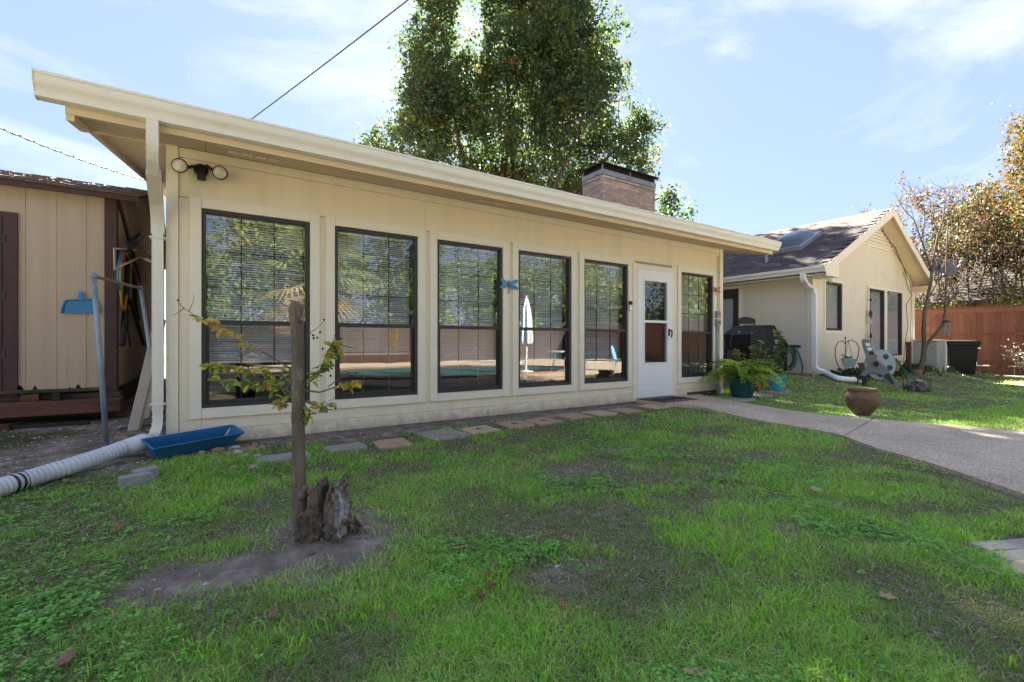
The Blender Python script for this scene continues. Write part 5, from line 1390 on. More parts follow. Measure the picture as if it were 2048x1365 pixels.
# leaning downspout lengths
m_lean = M('beige_downspout', (.42, .36, .28), (.36, .31, .24), 5, .5, c3=(.25, .22, .18), s3=5, lo3=.55, hi3=.8)
for (bu, bv, tu, tv, w_, lab) in ((265, 862, 318, 640, .055, 'long ribbed beige downspout leaning nearest in the gap behind the sunroom corner'), (288, 838, 316, 700, .05, 'second ribbed beige downspout leaning behind the nearer one')):
    A = PG(bu, bv); A.z += 0
    dA = A.y / ray(bu, bv)[1]
    B = PD(tu, tv, dA + .55)
    t = thing('leaning_downspout', lab, 'downspout', A, 'spare downspouts by the shed'); dr_ = (B - A).normalized()
    sd = Vector((SS, -CC, 0)); sd = (sd - dr_ * sd.dot(dr_)).normalized(); nn = dr_.cross(sd)
    if nn.y > 0: nn = -nn
    sec = [(-1, 0)]
    for k in range(5): sec += [(-1 + .4 * k + .03, .0), (-1 + .4 * k + .08, .14), (-1 + .4 * k + .32, .14), (-1 + .4 * k + .37, .0)]
    sec += [(1, 0), (1, -1), (-1, -1)]
    q = MB(); n = len(sec)
    q.add([A + sd * a * w_ + nn * b_ * w_ * .6 for a, b_ in sec] + [B + sd * a * w_ + nn * b_ * w_ * .6 for a, b_ in sec], [(i, (i + 1) % n, n + (i + 1) % n, n + i) for i in range(n)] + [tuple(range(n)), tuple(reversed(range(n, 2 * n)))])
    q.build('downspout_length', m_lean, t)
# dust pan hung on the shed
P = PY(160, 606, SY - .02)
t = thing('dustpan', 'bright blue plastic dustpan hanging on the tan shed wall', 'dustpan', P)
sc = (PY(197, 606, SY).x - PY(125, 606, SY).x) / 72
def DP(u, v): return (P.x + (u - 160) * sc, P.z + (606 - v) * sc * 1.02)
m_bp = M('dustpan_plastic', (.055, .24, .50), (.04, .19, .42), 6, .45, c3=(.16, .38, .60), s3=9, lo3=.6, hi3=.8)
q = MB(); poly = [DP(125, 635), (DP(126, 622)), DP(131, 603), DP(136, 600), DP(186, 596), DP(192, 600), DP(200, 632)]
q.prism(poly, (SY - .03, SY - .024)); pan = q.build('pan', m_bp, t, bevel=.002)
q = MB()
for a, b_ in zip(poly[1:-1], poly[2:]):
    q.box((0, 0, 0), (0, 0, 0)) if 0 else None
rim = [(x, SY - .04, z) for x, z in poly]; q.tube(rim, .009, 6); q.build('rim', m_bp, t, smooth=True)
q = MB(); q.prism([DP(155, 600), DP(158, 590), DP(157, 580), DP(159, 577), DP(165, 577), DP(167, 580), DP(166, 590), DP(170, 599)], (SY - .045, SY - .024)); q.build('handle', m_bp, t, bevel=.003)
# tools and hoses hanging on the shed side
xh = SX1 + .08
def SXp(u, v, off=.0): return PX(u, v, SX1 + .06 + off)
t = thing('hanging_hoses', 'bundle of yellow red and blue hoses with black straps hanging on the shed side', 'hoses', SXp(245, 505))
for nm, colr, pth, r_ in (('yellow_hose', (.42, .27, .03), ((244, 506), (241, 540), (240, 575), (244, 610), (249, 622), (252, 600), (260, 560), (262, 530), (252, 505)), .012),
                          ('blue_hose', (.05, .22, .40), ((243, 507), (237, 530), (235, 560), (239, 580)), .012),
                          ('pink_hose', (.40, .07, .13), ((246, 503), (247, 515), (249, 530)), .014),
                          ('black_strap', (.02, .018, .017), ((250, 505), (255, 540), (252, 600), (248, 650), (244, 690)), .030),
                          ('black_strap', (.025, .022, .02), ((256, 510), (268, 560), (270, 610), (275, 640)), .026),
                          ('brown_strap', (.10, .07, .05), ((258, 620), (256, 660), (260, 694)), .012)):
    q = MB(); q.tube([SXp(u, v, .02 * i_ / 8) for i_, (u, v) in enumerate(pth)], r_, 7); q.build(nm, M(nm + '_rubber', colr, None, 8, .6), t, smooth=True)
t = thing('wooden_bracket', 'pale wooden bracket braced out from the side of the shed', 'bracket', SXp(230, 500))
for a, b_ in (((228, 497), (306, 503)), ((229, 538), (312, 500)), ((228, 497), (229, 538))):
    q = MB(); q.tube([SXp(*a, .05), SXp(*b_, .05)], .014 if a[1] > 500 else .008, 4); q.build('strut', m_lean, t)
t = thing('black_tube', 'black angled plastic tube propped above the hanging hoses', 'tube', SXp(253, 495))
q = MB(); q.tube([SXp(253, 497, .05), SXp(268, 485, .08), SXp(280, 474, .1)], [.045, .05, .045], 12); q.build('tube', m_black, t, smooth=True)
t = thing('cardboard_tube', 'tan cardboard roll lying on the bracket behind the downspout', 'tube', SXp(290, 512))
q = MB(); q.tube([SXp(284, 509, .06), SXp(320, 530, .06)], .06, 14); q.build('roll', m_lean, t)
t = thing('black_pole', 'thin black pole leaning diagonally on the shed side', 'pole', SXp(262, 600))
q = MB(); q.tube([SXp(260, 598, .05), SXp(287, 690, .12)], .022, 7); q.build('pole', m_black, t)
for u, v in ((92, 399), (94, 404), (98, 410), (10, 398), (206, 414), (207, 425)):
    pass

# ------------------------------------------------------------------ stepping stones along the wall
m_pav = {'grey': M('grey_paver', (.38, .345, .30), (.28, .25, .22), 40, .92, .003, 120, c3=(.13, .12, .11), s3=3, lo3=.55, hi3=.75),
         'tan': M('tan_paver', (.56, .44, .28), (.47, .36, .23), 30, .92, .003, 100, c3=(.20, .16, .11), s3=4, lo3=.55, hi3=.8),
         'rose': M('rose_paver', (.50, .33, .22), (.42, .28, .19), 30, .92, .003, 100, c3=(.17, .12, .09), s3=4, lo3=.55, hi3=.8)}
grp = 'stepping stones along the sunroom wall'
def paver(u, v, sx, sy, kind, rot, label, h=.05, name='stepping_stone', cat='paver', g=grp, hole=False):
    P = PG(u, v, .02)
    t = thing(name, label, cat, P, g); Rm = rotz(rot)
    tx = RNG.uniform(-.02, .02)
    q = MB(); R = random.Random(int(u))
    ring = []
    for (a, b_) in ((-1, -1), (0, -1.02), (1, -1), (1.02, 0), (1, 1), (0, 1.02), (-1, 1), (-1.02, 0)):
        p = Rm @ Vector((a * sx / 2 + R.uniform(-.008, .008), b_ * sy / 2 + R.uniform(-.008, .008), 0)); ring.append(p)
    q.add([P + p + Vector((0, 0, -h + p.x * tx)) for p in ring] + [P + p + Vector((0, 0, p.x * tx + R.uniform(-.002, .002))) for p in ring], [tuple(reversed(range(8))), tuple(range(8, 16))] + [(i, (i + 1) % 8, 8 + (i + 1) % 8, 8 + i) for i in range(8)])
    q.build('slab', m_pav[kind], t, bevel=.006)
    if hole:
        q = MB(); q.lathe([(.035, 0), (.035, .002)], (P.x, P.y, P.z + .0012), 14); q.build('stain', M('dark_stain', (.10, .075, .055), None, 9, .9) if 'dark_stain' not in bpy.data.materials else bpy.data.materials['dark_stain'], t)
    return t
paver(566, 912, .40, .22, 'grey', .02, 'weathered grey concrete slab half hidden behind the sapling trunk', .09)
paver(690, 893, .34, .26, 'grey', .05, 'soil covered stepping stone directly right of the sapling trunk', .04)
paver(783, 885, .31, .31, 'rose', -.05, 'rosy tan stepping stone left of the big grey square one', .07)
paver(883, 867, .43, .45, 'grey', .06, 'largest square grey stepping stone under the third window', .06)
paver(957, 858, .36, .34, 'tan', .0, 'tan stepping stone with two dark stains right of the grey square', .06, hole=True)
paver(1028, 847, .34, .34, 'rose', -.04, 'dull rosy stepping stone half covered with soil under the fourth window', .05, hole=True)
paver(1085, 841, .36, .34, 'rose', .05, 'rosy stepping stone with a round dark hole mark', .05, hole=True)
paver(1146, 831, .36, .36, 'rose', .0, 'greyish rosy stepping stone under the fifth window', .05)
paver(1198, 825, .34, .34, 'tan', .04, 'clean tan stepping stone third from the doorway path', .05)
paver(1252, 820, .34, .34, 'rose', .0, 'stepping stone second from the doorway path partly under grass', .05)
paver(1306, 812, .34, .34, 'tan', -.03, 'pale tan stepping stone closest to the storm door and path', .05)
g2 = 'long paving stones at the right edge'
for (u, v, w_, kind, lab) in ((2030, 1086, .105, 'grey', 'upper long grey paving stone at the lower right edge of the lawn'), (2048, 1107, .10, 'grey', 'middle bluish long paving stone at the lower right edge of the lawn'), (2062, 1131, .10, 'tan', 'lowest long paving stone half under grass at the right edge')):
    paver(u, v, .46, w_, kind, -.42, lab, .06, 'paving_stone', 'paver', g2)
# round and square slabs under the pots
def disc(u, v, r_, mat, lab, sq=1, h=.04):
    P = PG(u, v, .015); t = thing('round_slab', lab, 'slab', P, 'slabs under the flower pots')
    q = MB(); q.lathe([(r_, -h), (r_ * 1.0, -.006), (r_ * .985, 0)], (0, 0, 0), 28); q.v = [(P.x + a, P.y + b_ * sq, P.z + c) for a, b_, c in q.v]; q.build('slab', mat, t, auto=40); return P
m_pale = M('pale_stone', (.45, .44, .40), (.37, .36, .33), 18, .9, .002, 90, c3=(.25, .24, .21), s3=5, lo3=.55, hi3=.8)
m_pink = M('pink_stone', (.36, .29, .26), (.29, .24, .22), 18, .9, .002, 90)
PF = disc(1468, 796, .33, m_pale, 'pale round slab beneath the large fern pot')
PR_ = disc(1512, 789, .27, m_pink, 'pinkish round slab between the fern pot and turquoise pot')
PT = disc(1549, 782, .27, m_pink, 'flat slab beneath the turquoise flower pot')

# ------------------------------------------------------------------ river stones by the planter
m_rock = [M('river_stone_' + n_, c, c2, 14, .8, .002, 60, c3=c3, s3=10, lo3=.5, hi3=.7) for n_, c, c2, c3 in (('tan', (.36, .29, .20), (.28, .22, .15), (.45, .38, .28)), ('rust', (.36, .20, .09), (.42, .27, .13), (.25, .13, .07)), ('grey', (.30, .32, .31), (.23, .25, .25), (.40, .41, .40)), ('white', (.50, .47, .42), (.40, .37, .32), (.30, .26, .2)))]
for i, (u, v, r_, k, lab) in enumerate(((434, 903, .042, 1, 'rusty orange river stone in front of the blue planter'), (403, 908, .03, 0, 'flat tan stone at the foot of the blue planter'), (473, 897, .03, 3, 'white river stone near the end of the blue planter'), (477, 908, .038, 3, 'pale river stone left of the concrete slab'), (502, 902, .045, 1, 'brown and orange river stone touching the concrete slab'), (490, 914, .03, 0, 'tan river stone in the middle of the stone cluster'), (515, 915, .035, 2, 'blue grey river stone beside the concrete slab'), (524, 897, .026, 0, 'small tan river stone behind the stone cluster'), (516, 925, .028, 1, 'small rusty stone at the slab corner'), (516, 932, .024, 3, 'small white stone below the slab corner'), (468, 940, .036, 0, 'round tan stone alone in the grass left of the slab'), (505, 940, .040, 0, 'larger tan stone in the grass just below the slab'), (460, 899, .02, 2, 'small grey stone next to the planter end'), (424, 927, .022, 3, 'small white pebble in the grass below the planter'))):
    P = PG(u, v); t = MB(); t.blob((0, 0, 0), r_, 2, .16, i, (1.25, .95, .62)); me = t.mesh('river_stone', smooth=True); me.materials.append(m_rock[k])
    o = bpy.data.objects.new('river_stone', me); COL.objects.link(o); o.location = (P.x, P.y, P.z + r_ * .3); o.rotation_euler = (0, 0, i * 1.3); tag(o, lab, 'stone', 'river stones by the planter')

# ------------------------------------------------------------------ crape myrtle sapling and stump
B0 = PG(603, 1062); dT = 2.38
sap = thing('sapling', 'cut off crape myrtle trunk with a few yellowing leafy shoots on the lawn', 'sapling', B0)
m_sap = M('smooth_mottled_bark', (.175, .14, .105), (.085, .066, .05), 13, .9, .007, 55, stretch=(1, 1, .3), c3=(.32, .29, .26), s3=10, lo3=.54, hi3=.66)
q = MB()
tp = [(603, 1075), (601, 1040), (599, 1000), (597, 940), (597, 880), (596, 820), (596, 760), (596, 700), (594, 650), (592, 625), (592, 610)]
rr = [.050, .042, .035, .032, .031, .031, .030, .031, .031, .034, .032]
base_d = B0.x * CC + B0.y * SS
fineP, fineR = [], []
for i in range(len(tp) - 1):
    for k in range(4):
        s_ = k / 4; fineP.append(PD(tp[i][0] * (1 - s_) + tp[i + 1][0] * s_, tp[i][1] * (1 - s_) + tp[i + 1][1] * s_, base_d)); fineR.append((rr[i] * (1 - s_) + rr[i + 1] * s_) * (1 + .05 * math.sin(i * 2.1 + k * 1.7)))
tipP = PD(590, 606, base_d); fineP.append(tipP); fineR.append(.025)
q.tube(fineP, fineR, 16)
for u, v, r_ in ((606, 990, .026), (611, 978, .02), (604, 1040, .03), (585, 628, .014), (603, 640, .012), (597, 760, .012)): q.blob(PD(u, v, base_d - .02), r_, 2, .25, int(u))
trk = q.build('trunk', m_sap, sap, smooth=True)
q = MB(); q.tube([tipP - Vector((0, 0, .002)), tipP + Vector((0.003, -.002, .006))], [.027, .022], 14); q.build('cut_face', M('cut_wood', (.22, .165, .12), (.13, .10, .08), 40, .9, .002, 80), sap)
m_lf = [leafsolid('sapling_leaf_' + n_, c) for n_, c in (('green', (.19, .29, .045)), ('olive', (.36, .38, .06)), ('yellow', (.60, .44, .07)), ('rust', (.48, .25, .07)))]
lfm = []
for m_ in m_lf:
    b_ = MB(); b_.add([(0, 0, 0), (.010, .009, .003), (.024, .012, .004), (.038, .007, .001), (.046, 0, -.004), (.038, -.007, .001), (.024, -.012, .004), (.010, -.009, .003), (.024, 0, 0)], [(0, 1, 2, 8), (8, 2, 3, 4), (0, 8, 6, 7), (8, 4, 5, 6)])
    me = b_.mesh('leaf'); me.materials.append(m_); lfm.append(me)
R = random.Random(77)
sprigs = [([(592, 745), (555, 722), (500, 690), (455, 662), (420, 645), (395, 635), (368, 617)], 26, [0, .2, .6, .2], .25, .85),
          ([(594, 765), (560, 752), (520, 742), (470, 738), (430, 735), (418, 731)], 40, [.25, .45, .25, .05], .25, 1),
          ([(594, 790), (560, 775), (520, 768), (470, 768), (432, 758)], 40, [.35, .45, .2, 0], .2, 1),
          ([(600, 775), (625, 760), (645, 735), (662, 710), (670, 692), (678, 680)], 44, [.35, .4, .2, .05], .15, 1),
          ([(602, 780), (640, 785), (670, 775), (695, 768), (716, 763)], 18, [.2, .3, .4, .1], .5, 1),
          ([(600, 795), (612, 815), (620, 830), (615, 845)], 14, [.5, .4, .1, 0], .2, 1),
          ([(595, 800), (585, 790), (570, 795), (560, 810), (545, 770)], 24, [.45, .4, .15, 0], .1, 1),
          ([(596, 770), (590, 755), (580, 745), (572, 740)], 16, [.6, .4, 0, 0], .2, 1),
          ([(602, 800), (625, 808), (648, 815), (665, 805)], 12, [.5, .3, .2, 0], .2, 1)]
for path, nl, w_, lo, hi in sprigs:
    dz = R.uniform(-.12, .12); P_ = [PD(u, v, base_d + dz * (i / len(path))) for i, (u, v) in enumerate(path)]
    q = MB(); q.tube(P_, [.006 - .0045 * i / (len(P_) - 1) for i in range(len(P_))], 5); q.build('branch', m_sap, sap)
    for k in range(int(nl * 1.5)):
        s_ = (lo + (hi - lo) * R.random()) * (len(P_) - 1); i_ = min(int(s_), len(P_) - 2); p = P_[i_].lerp(P_[i_ + 1], s_ - i_)
        me = R.choices(lfm, w_)[0]
        sc_ = R.uniform(.8, 1.3)
        o = inst('leaf', me, sap, p + Vector((R.uniform(-.008, .008), R.uniform(-.01, .01), R.uniform(-.006, .006))), scl=(sc_, sc_, sc_))
        o.rotation_euler = (R.uniform(-1.2, 1.2), R.uniform(-.5, 1.0), R.uniform(0, 6.28))
for path in ([(600, 700), (622, 665), (636, 655), (648, 643)], [(368, 617), (360, 610), (357, 600)], [(378, 622), (386, 605), (388, 590)], [(368, 617), (352, 628), (345, 632)], [(640, 740), (655, 705), (667, 680), (672, 660)], [(655, 775), (690, 750), (702, 745)], [(600, 660), (590, 650), (578, 640)], [(640, 815), (660, 820), (672, 818)], [(680, 690), (700, 695), (715, 700)]):
    P_ = [PD(u, v, base_d + .03 * i) for i, (u, v) in enumerate(path)]; q = MB(); q.tube(P_, [.003 - .0022 * i / (len(P_) - 1) for i in range(len(P_))], 4); q.build('twig', m_sap, sap)
q = MB()
for i, (u, v) in enumerate(((626, 671), (627, 677), (634, 676), (645, 698), (640, 665), (695, 746), (712, 746), (700, 752), (356, 601), (648, 640), (672, 662), (681, 678), (689, 691), (655, 728), (663, 737), (661, 752), (671, 817), (450, 632))): q.blob(PD(u, v, base_d + .02), .0065, 1, .1, i)
q.build('seed_pods', m_black, sap, kind='stuff')
# split stump
SB = PG(660, 1062)
dS = SB.x * CC + SB.y * SS
stp = thing('tree_stump', 'split grey weathered tree stump next to the sapling trunk', 'stump', SB)
m_stump = M('weathered_stump_wood', (.19, .145, .11), (.09, .068, .05), 15, .95, .014, 26, stretch=(1, 1, .22), c3=(.46, .46, .47), s3=6, lo3=.54, hi3=.68)
m_stumpd = M('rotten_stump_wood', (.14, .11, .08), (.07, .055, .042), 16, .95, .015, 24, c3=(.15, .11, .06), s3=9, lo3=.5, hi3=.7)
right = Vector((SS, -CC, 0)); fwd = Vector((CC, SS, 0))
def chunk(pts, depth, seed, mat, nm):
    """lumpy split wood piece: outline lofted through its thickness with ragged surface"""
    R = random.Random(seed); q = MB(); n = len(pts); rings = []
    for j, (sc_, dd) in enumerate(((.45, -.5), (.85, -.42), (1.0, -.2), (1.0, .15), (.85, .42), (.5, .5))):
        cx = sum(p[0] for p in pts) / n; cy = sum(p[1] for p in pts) / n; ring = []
        for (u, v) in pts:
            k = sc_ if v > min(p[1] for p in pts) + 18 else (sc_ * .3 + .7)
            ring.append(PD(cx + (u - cx) * k + R.uniform(-2, 2), cy + (v - cy) * (k if v < 1040 else 1) + R.uniform(-2, 2), dS) + fwd * dd * depth + right * R.uniform(-.004, .004))
        rings.append(ring)
    vs = [p for r_ in rings for p in r_]; m = len(rings)
    q.add(vs, [(i * n + k, i * n + (k + 1) % n, (i + 1) * n + (k + 1) % n, (i + 1) * n + k) for i in range(m - 1) for k in range(n)] + [tuple(range(n)), tuple(reversed(range((m - 1) * n, m * n)))])
    o = q.build(nm, mat, stp, auto=55)
    sb = o.modifiers.new('sub', 'SUBSURF'); sb.subdivision_type = 'SIMPLE'; sb.levels = sb.render_levels = 3
    tx = bpy.data.textures.new('ragged', 'CLOUDS'); tx.noise_scale = .045; tx.noise_depth = 5
    dm = o.modifiers.new('ragged', 'DISPLACE'); dm.texture = tx; dm.strength = .07; dm.mid_level = .68; dm.texture_coords = 'GLOBAL'
    return o
chunk([(621, 978), (634, 964), (647, 954), (653, 970), (652, 1000), (650, 1040), (652, 1075), (628, 1078), (622, 1040), (623, 1000)], .14, 1, m_stump, 'split_half')
chunk([(664, 962), (674, 956), (690, 952), (694, 972), (690, 985), (700, 1005), (704, 1035), (698, 1060), (690, 1075), (655, 1078), (648, 1040), (652, 1000), (662, 975)], .17, 2, m_stump, 'split_half')
chunk([(600, 1030), (612, 1010), (628, 1005), (650, 1010), (662, 1030), (668, 1055), (662, 1082), (590, 1082), (596, 1060)], .24, 3, m_stumpd, 'rotten_base')
q = MB(); R = random.Random(9)
for k in range(26): q.blob(PD(R.uniform(600, 715), R.uniform(1040, 1085), dS - .06 + R.uniform(-.06, .08)), R.uniform(.006, .022), 1, .3, k)
q.build('rotten_chips', m_stumpd, stp, kind='stuff')
q = MB()
for k in range(9):
    p = PD(R.uniform(692, 716), R.uniform(1030, 1060), dS); q.tube([p, p + Vector((R.uniform(-.03, .05), R.uniform(-.03, .03), R.uniform(-.05, -.02))), p + Vector((R.uniform(-.02, .06), R.uniform(-.05, .03), R.uniform(-.1, -.06)))], [.006, .005, .003], 5)
q.build('roots', m_stumpd, stp)

# ------------------------------------------------------------------ door mat
P = PG(1336, 797, .04)
mat_ = thing('door_mat', 'worn brown door mat with black scroll pattern before the storm door', 'door mat', P)
Rm = rotz(-.02)
zM = .098
q = MB(); x0, x1, y0, y1 = 5.72, 6.62, 4.52, 4.98
pm = [PG(1284, 797), PG(1326, 806), PG(1388, 799), PG(1345, 790)]
zM = .132
pm = [Vector((p.x, p.y, 0)) for p in pm]
cm = Vector((6.04, 4.73, 0)); hx = .39; hy = .25
q.box((cm.x - hx, cm.y - hy, zM - .012), (cm.x + hx, cm.y + hy, zM)); q.build('mat', M('brown_coir', (.13, .10, .085), (.10, .078, .066), 60, .95, .003, 150), mat_)
R = random.Random(3)
for k in range(7):
    xx = cm.x - hx + .1 + k * .1
    q = MB(); pts = [(xx + .045 * math.cos(a * .7) * (1 - a * .06), cm.y - .03 + .10 * math.sin(a * .55 + k), zM + .003) for a in range(10)]; q.tube(pts, .006, 4); q.build('scroll', m_black, mat_)
q = MB(); q.box((cm.x - hx - .02, cm.y - hy - .03, .03), (cm.x + hx + .02, cm.y + hy + .05, zM - .013)); struct(q.build('door_step', m_path))

# ------------------------------------------------------------------ pots and plants
def potmb(P, r0, r1, h, rim=.02, rh=.03):
    q = MB(); q.lathe([(r0, 0), (r0 + (r1 - r0) * .5, h * .5), (r1 - rim * .6, h - rh), (r1 + rim * .2, h - rh), (r1 + rim * .2, h), (r1 - rim, h), (r1 - rim - .005, h - .05)], P, 28); return q
m_earth = M('potting_soil', (.04, .03, .022), None, 30, .95, .005)
# fern
P = PG(1484, 795, .017); dF = P.x * CC + P.y * SS; s = dF / F
fern = thing('fern_pot', 'big bushy green fern in a dark teal round pot', 'potted plant', P)
rt, rb, hP = 27.5 * s, 18.5 * s, 38 * s
potmb(P, rb, rt, hP, .02, .03).build('pot', M('dark_teal_plastic', (.012, .075, .075), (.010, .06, .062), 5, .5), fern, auto=40)
q = MB(); q.lathe([(.01, 0), (rt - .025, .005)], P + Vector((0, 0, hP - .04)), 20); q.build('soil', m_earth, fern)
m_fern = [leafsolid('fern_green', (.36, .54, .06), .4), leafsolid('fern_light', (.55, .66, .10), .4), leafsolid('fern_dark', (.17, .30, .04), .4)]
frm = []
for k in range(6):
    R = random.Random(200 + k); q = MB(); n = 17; L = 1.0; lift_ = (.75, .95, .55, .8, .4, 1.05)[k]
    for i in range(n):
        t_ = i / (n - 1); x = L * (t_ - .10 * t_ ** 2 * (1 - lift_)); z = lift_ * 1.25 * t_ - (.55 + lift_ * .85) * t_ ** 2.1
        t2 = (i + 1) / (n - 1); x2 = L * (t2 - .10 * t2 ** 2 * (1 - lift_)); z2 = lift_ * 1.25 * t2 - (.55 + lift_ * .85) * t2 ** 2.1
        if i < n - 1: q.add([(x, -.004, z), (x2, -.004, z2), (x2, .004, z2), (x, .004, z)], [(0, 1, 2, 3)])
        if t_ > .1:
            w_ = .145 * math.sin(math.pi * min(1, (t_ - .02)) ** .75) ** .8 + .012
            for sd_ in (-1, 1):
                j = R.uniform(-.01, .01); q.add([(x - .03, 0, z), (x - .012 + j, sd_ * w_ * .6, z + .012), (x + .035 + j, sd_ * w_, z - .03 * R.uniform(.2, 1.3)), (x + .036, sd_ * w_ * .5, z - .004)], [(0, 3, 2, 1)])
    me = q.mesh('frond'); me.materials.append(m_fern[k % 3]); frm.append(me)
R = random.Random(12)
for k in range(72):
    a = k * 2.399 + R.uniform(-.3, .3); ln = R.uniform(.5, .88) * (62 * s / .62)
    o = inst('frond', R.choice(frm), fern, P + Vector((math.cos(a) * rt * .3 * R.random(), math.sin(a) * rt * .3 * R.random(), hP - .03)), rot=(R.uniform(-.35, .35), R.uniform(-.55, .0), a), scl=(ln, ln, ln))
# turquoise pot with leafy shrub
P = PG(1553, 781, .017); dF = P.x * CC + P.y * SS; s = dF / F
t = thing('flower_pot', 'bright turquoise pot with a tall leafy shrub on the slab', 'potted plant', P)
q = MB(); q.lathe([(12.5 * s, 0), (13.6 * s, 3 * s), (14 * s, 10 * s), (16.2 * s, 24 * s), (18 * s, 26 * s), (18.4 * s, 30 * s), (16.6 * s, 30 * s), (15.8 * s, 26 * s)], P, 26); q.build('pot', M('turquoise_glaze', (.03, .36, .44), (.025, .31, .39), 5, .35, spec=.5), t, auto=40)
q = MB(); q.lathe([(.01, 0), (15.6 * s, .004)], P + Vector((0, 0, 27 * s)), 18); q.build('soil', M('clay_soil', (.20, .10, .06), None, 30, .95), t)
def potshrub(t, P, z0, stems, s, seed, leafs, name='stem'):
    R = random.Random(seed)
    for pth in stems:
        pts = [Vector(P) + right * (du * s) + Vector((0, 0, z0 + dz * s)) + fwd * R.uniform(-.05, .05) for du, dz in pth]
        q = MB(); q.tube(pts, [.008 - .005 * i / (len(pts) - 1) for i in range(len(pts))], 5); q.build(name, m_sap, t)
        n = int(sum((b_ - a).length for a, b_ in zip(pts[:-1], pts[1:])) * leafs)
        for k in range(n):
            u_ = (.15 + .85 * R.random()) * (len(pts) - 1); i_ = min(int(u_), len(pts) - 2); p = pts[i_].lerp(pts[i_ + 1], u_ - i_)
            sc_ = R.uniform(1.3, 2.3); o = inst('leaf', pls[R.randrange(2)], t, p, rot=(R.uniform(-.7, .7), R.uniform(-.5, .7), R.uniform(0, 6.28)), scl=(sc_, sc_ * 1.1, sc_))
pls = []
for nm, c in (('shrub_leaf', (.12, .20, .04)), ('shrub_leaf_pale', (.24, .31, .09))):
    me = lfm[0].copy(); me.name = 'leaf'; me.materials.clear(); me.materials.append(leafsolid(nm, c)); pls.append(me)
potshrub(t, P, 27 * s, [[(0, 0), (-3, 30), (2, 55), (6, 75), (4, 92)], [(-2, 0), (-10, 20), (-18, 40), (-22, 55)], [(2, 0), (12, 25), (16, 45), (20, 60)], [(0, 0), (4, 35), (12, 62), (10, 80)]], s, 5, 62)
# low shrub behind the fern
P2 = PG(1500, 775); t = thing('potted_shrub', 'leafy green shrub rising behind the fern in front of the grill', 'potted plant', P2)
potmb(P2, .13, .17, .25).build('pot', M('plain_clay_pot', (.25, .12, .07), None, 5, .8), t, auto=40)
s2 = (P2.x * CC + P2.y * SS) / F
potshrub(t, P2, .2, [[(0, 0), (-6, 30), (-16, 45), (-24, 55)], [(0, 0), (8, 30), (14, 55), (24, 72)], [(0, 0), (2, 30), (0, 55), (10, 64)], [(0, 0), (-14, 30), (-26, 40), (-30, 50)]], s2, 9, 70)
# red pot
P = PG(1517, 779, .015); s = (P.x * CC + P.y * SS) / F
t = thing('flower_pot', 'small red pot hidden between the fern and turquoise pots', 'flower pot', P)
q = MB(); q.lathe([(7 * s, 0), (9 * s, 15 * s), (10.5 * s, 16 * s), (10.5 * s, 20 * s), (9 * s, 20 * s)], P, 20); q.build('pot', M('red_glaze', (.40, .025, .015), None, 5, .35, spec=.5), t, auto=40)
# brown clay urn on a stone slab
Pb = PG(1724, 834); s = (Pb.x * CC + Pb.y * SS) / F
t = thing('stone_slab', 'thin pale stone slab beneath the brown clay urn', 'slab', Pb)
q = MB(); Rm = rotz(-.45); q.box((-27 * s, -.12, -.01), (27 * s, .12, .025), Rm, Pb + Vector((0, 0, .0))); q.build('slab', m_pale, t, bevel=.005)
P = Pb + Vector((0, 0, .026))
urn = thing('clay_urn', 'rounded brown clay urn with flared rim and lug handles beside the path', 'urn', P)
pr_ = [(15, 0), (17, 1.5), (24, 8), (31, 17), (35.5, 27), (36.5, 33), (34.5, 39), (30, 43.5), (28.5, 46), (29.5, 48.5), (31.5, 50.5), (32.5, 53.5), (30, 54), (27, 50), (26, 46)]
m_urn = M('aged_terracotta', (.185, .115, .062), (.12, .075, .042), 11, .75, .003, 50, c3=(.27, .19, .12), s3=5, lo3=.5, hi3=.75)
q = MB(); q.lathe([(a * s * .81, b_ * s) for a, b_ in pr_], P, 40, closed=True); q.build('body', m_urn, urn, smooth=True)
for sg in (-1, 1):
    dv = (right * math.cos(2.2 if sg < 0 else -.3) - fwd * math.sin(2.2 if sg < 0 else .3)).normalized() if sg < 0 else right
    c = P + dv * (27 * s) + Vector((0, 0, 37 * s)); tn = Vector((-dv.y, dv.x, 0))
    q = MB(); q.tube([c - tn * 6 * s + Vector((0, 0, 2 * s)), c - tn * 4 * s + dv * 5 * s, c + dv * 6 * s - Vector((0, 0, 2 * s)), c + tn * 4 * s + dv * 5 * s, c + tn * 6 * s + Vector((0, 0, 2 * s))], 2.6 * s, 8); q.build('lug_handle', m_urn, urn, smooth=True)

# ------------------------------------------------------------------ courtyard
# covered grill
GYf = 5.45
def gp_(u, v): return PY(u, v, GYf)
zg = .27
poly = [(gp_(1500, 669).x, gp_(1500, 669).z), (gp_(1517, 651).x, gp_(1517, 651).z), (gp_(1549, 651).x, gp_(1549, 651).z), (gp_(1574, 687).x, gp_(1574, 687).z), (gp_(1577, 700).x, gp_(1577, 700).z), (gp_(1579, 735).x, zg), (gp_(1506, 735).x, zg)]
grill = thing('covered_grill', 'barbecue grill under a black fitted cover in the courtyard', 'grill', (10.2, GYf + .3, zg))
q = MB(); dep = .62; n = len(poly); ringsY = [GYf + .02, GYf, GYf + .05, GYf + dep - .05, GYf + dep]; R = random.Random(6); vs = []
for j, yy in enumerate(ringsY):
    cx = sum(p[0] for p in poly) / n; cz = sum(p[1] for p in poly) / n; k = (.97, 1, 1, 1, .97)[j]
    for a, b_ in poly: vs.append((cx + (a - cx) * k, yy, zg + (b_ - zg) * (k if b_ > zg + .01 else 1)))
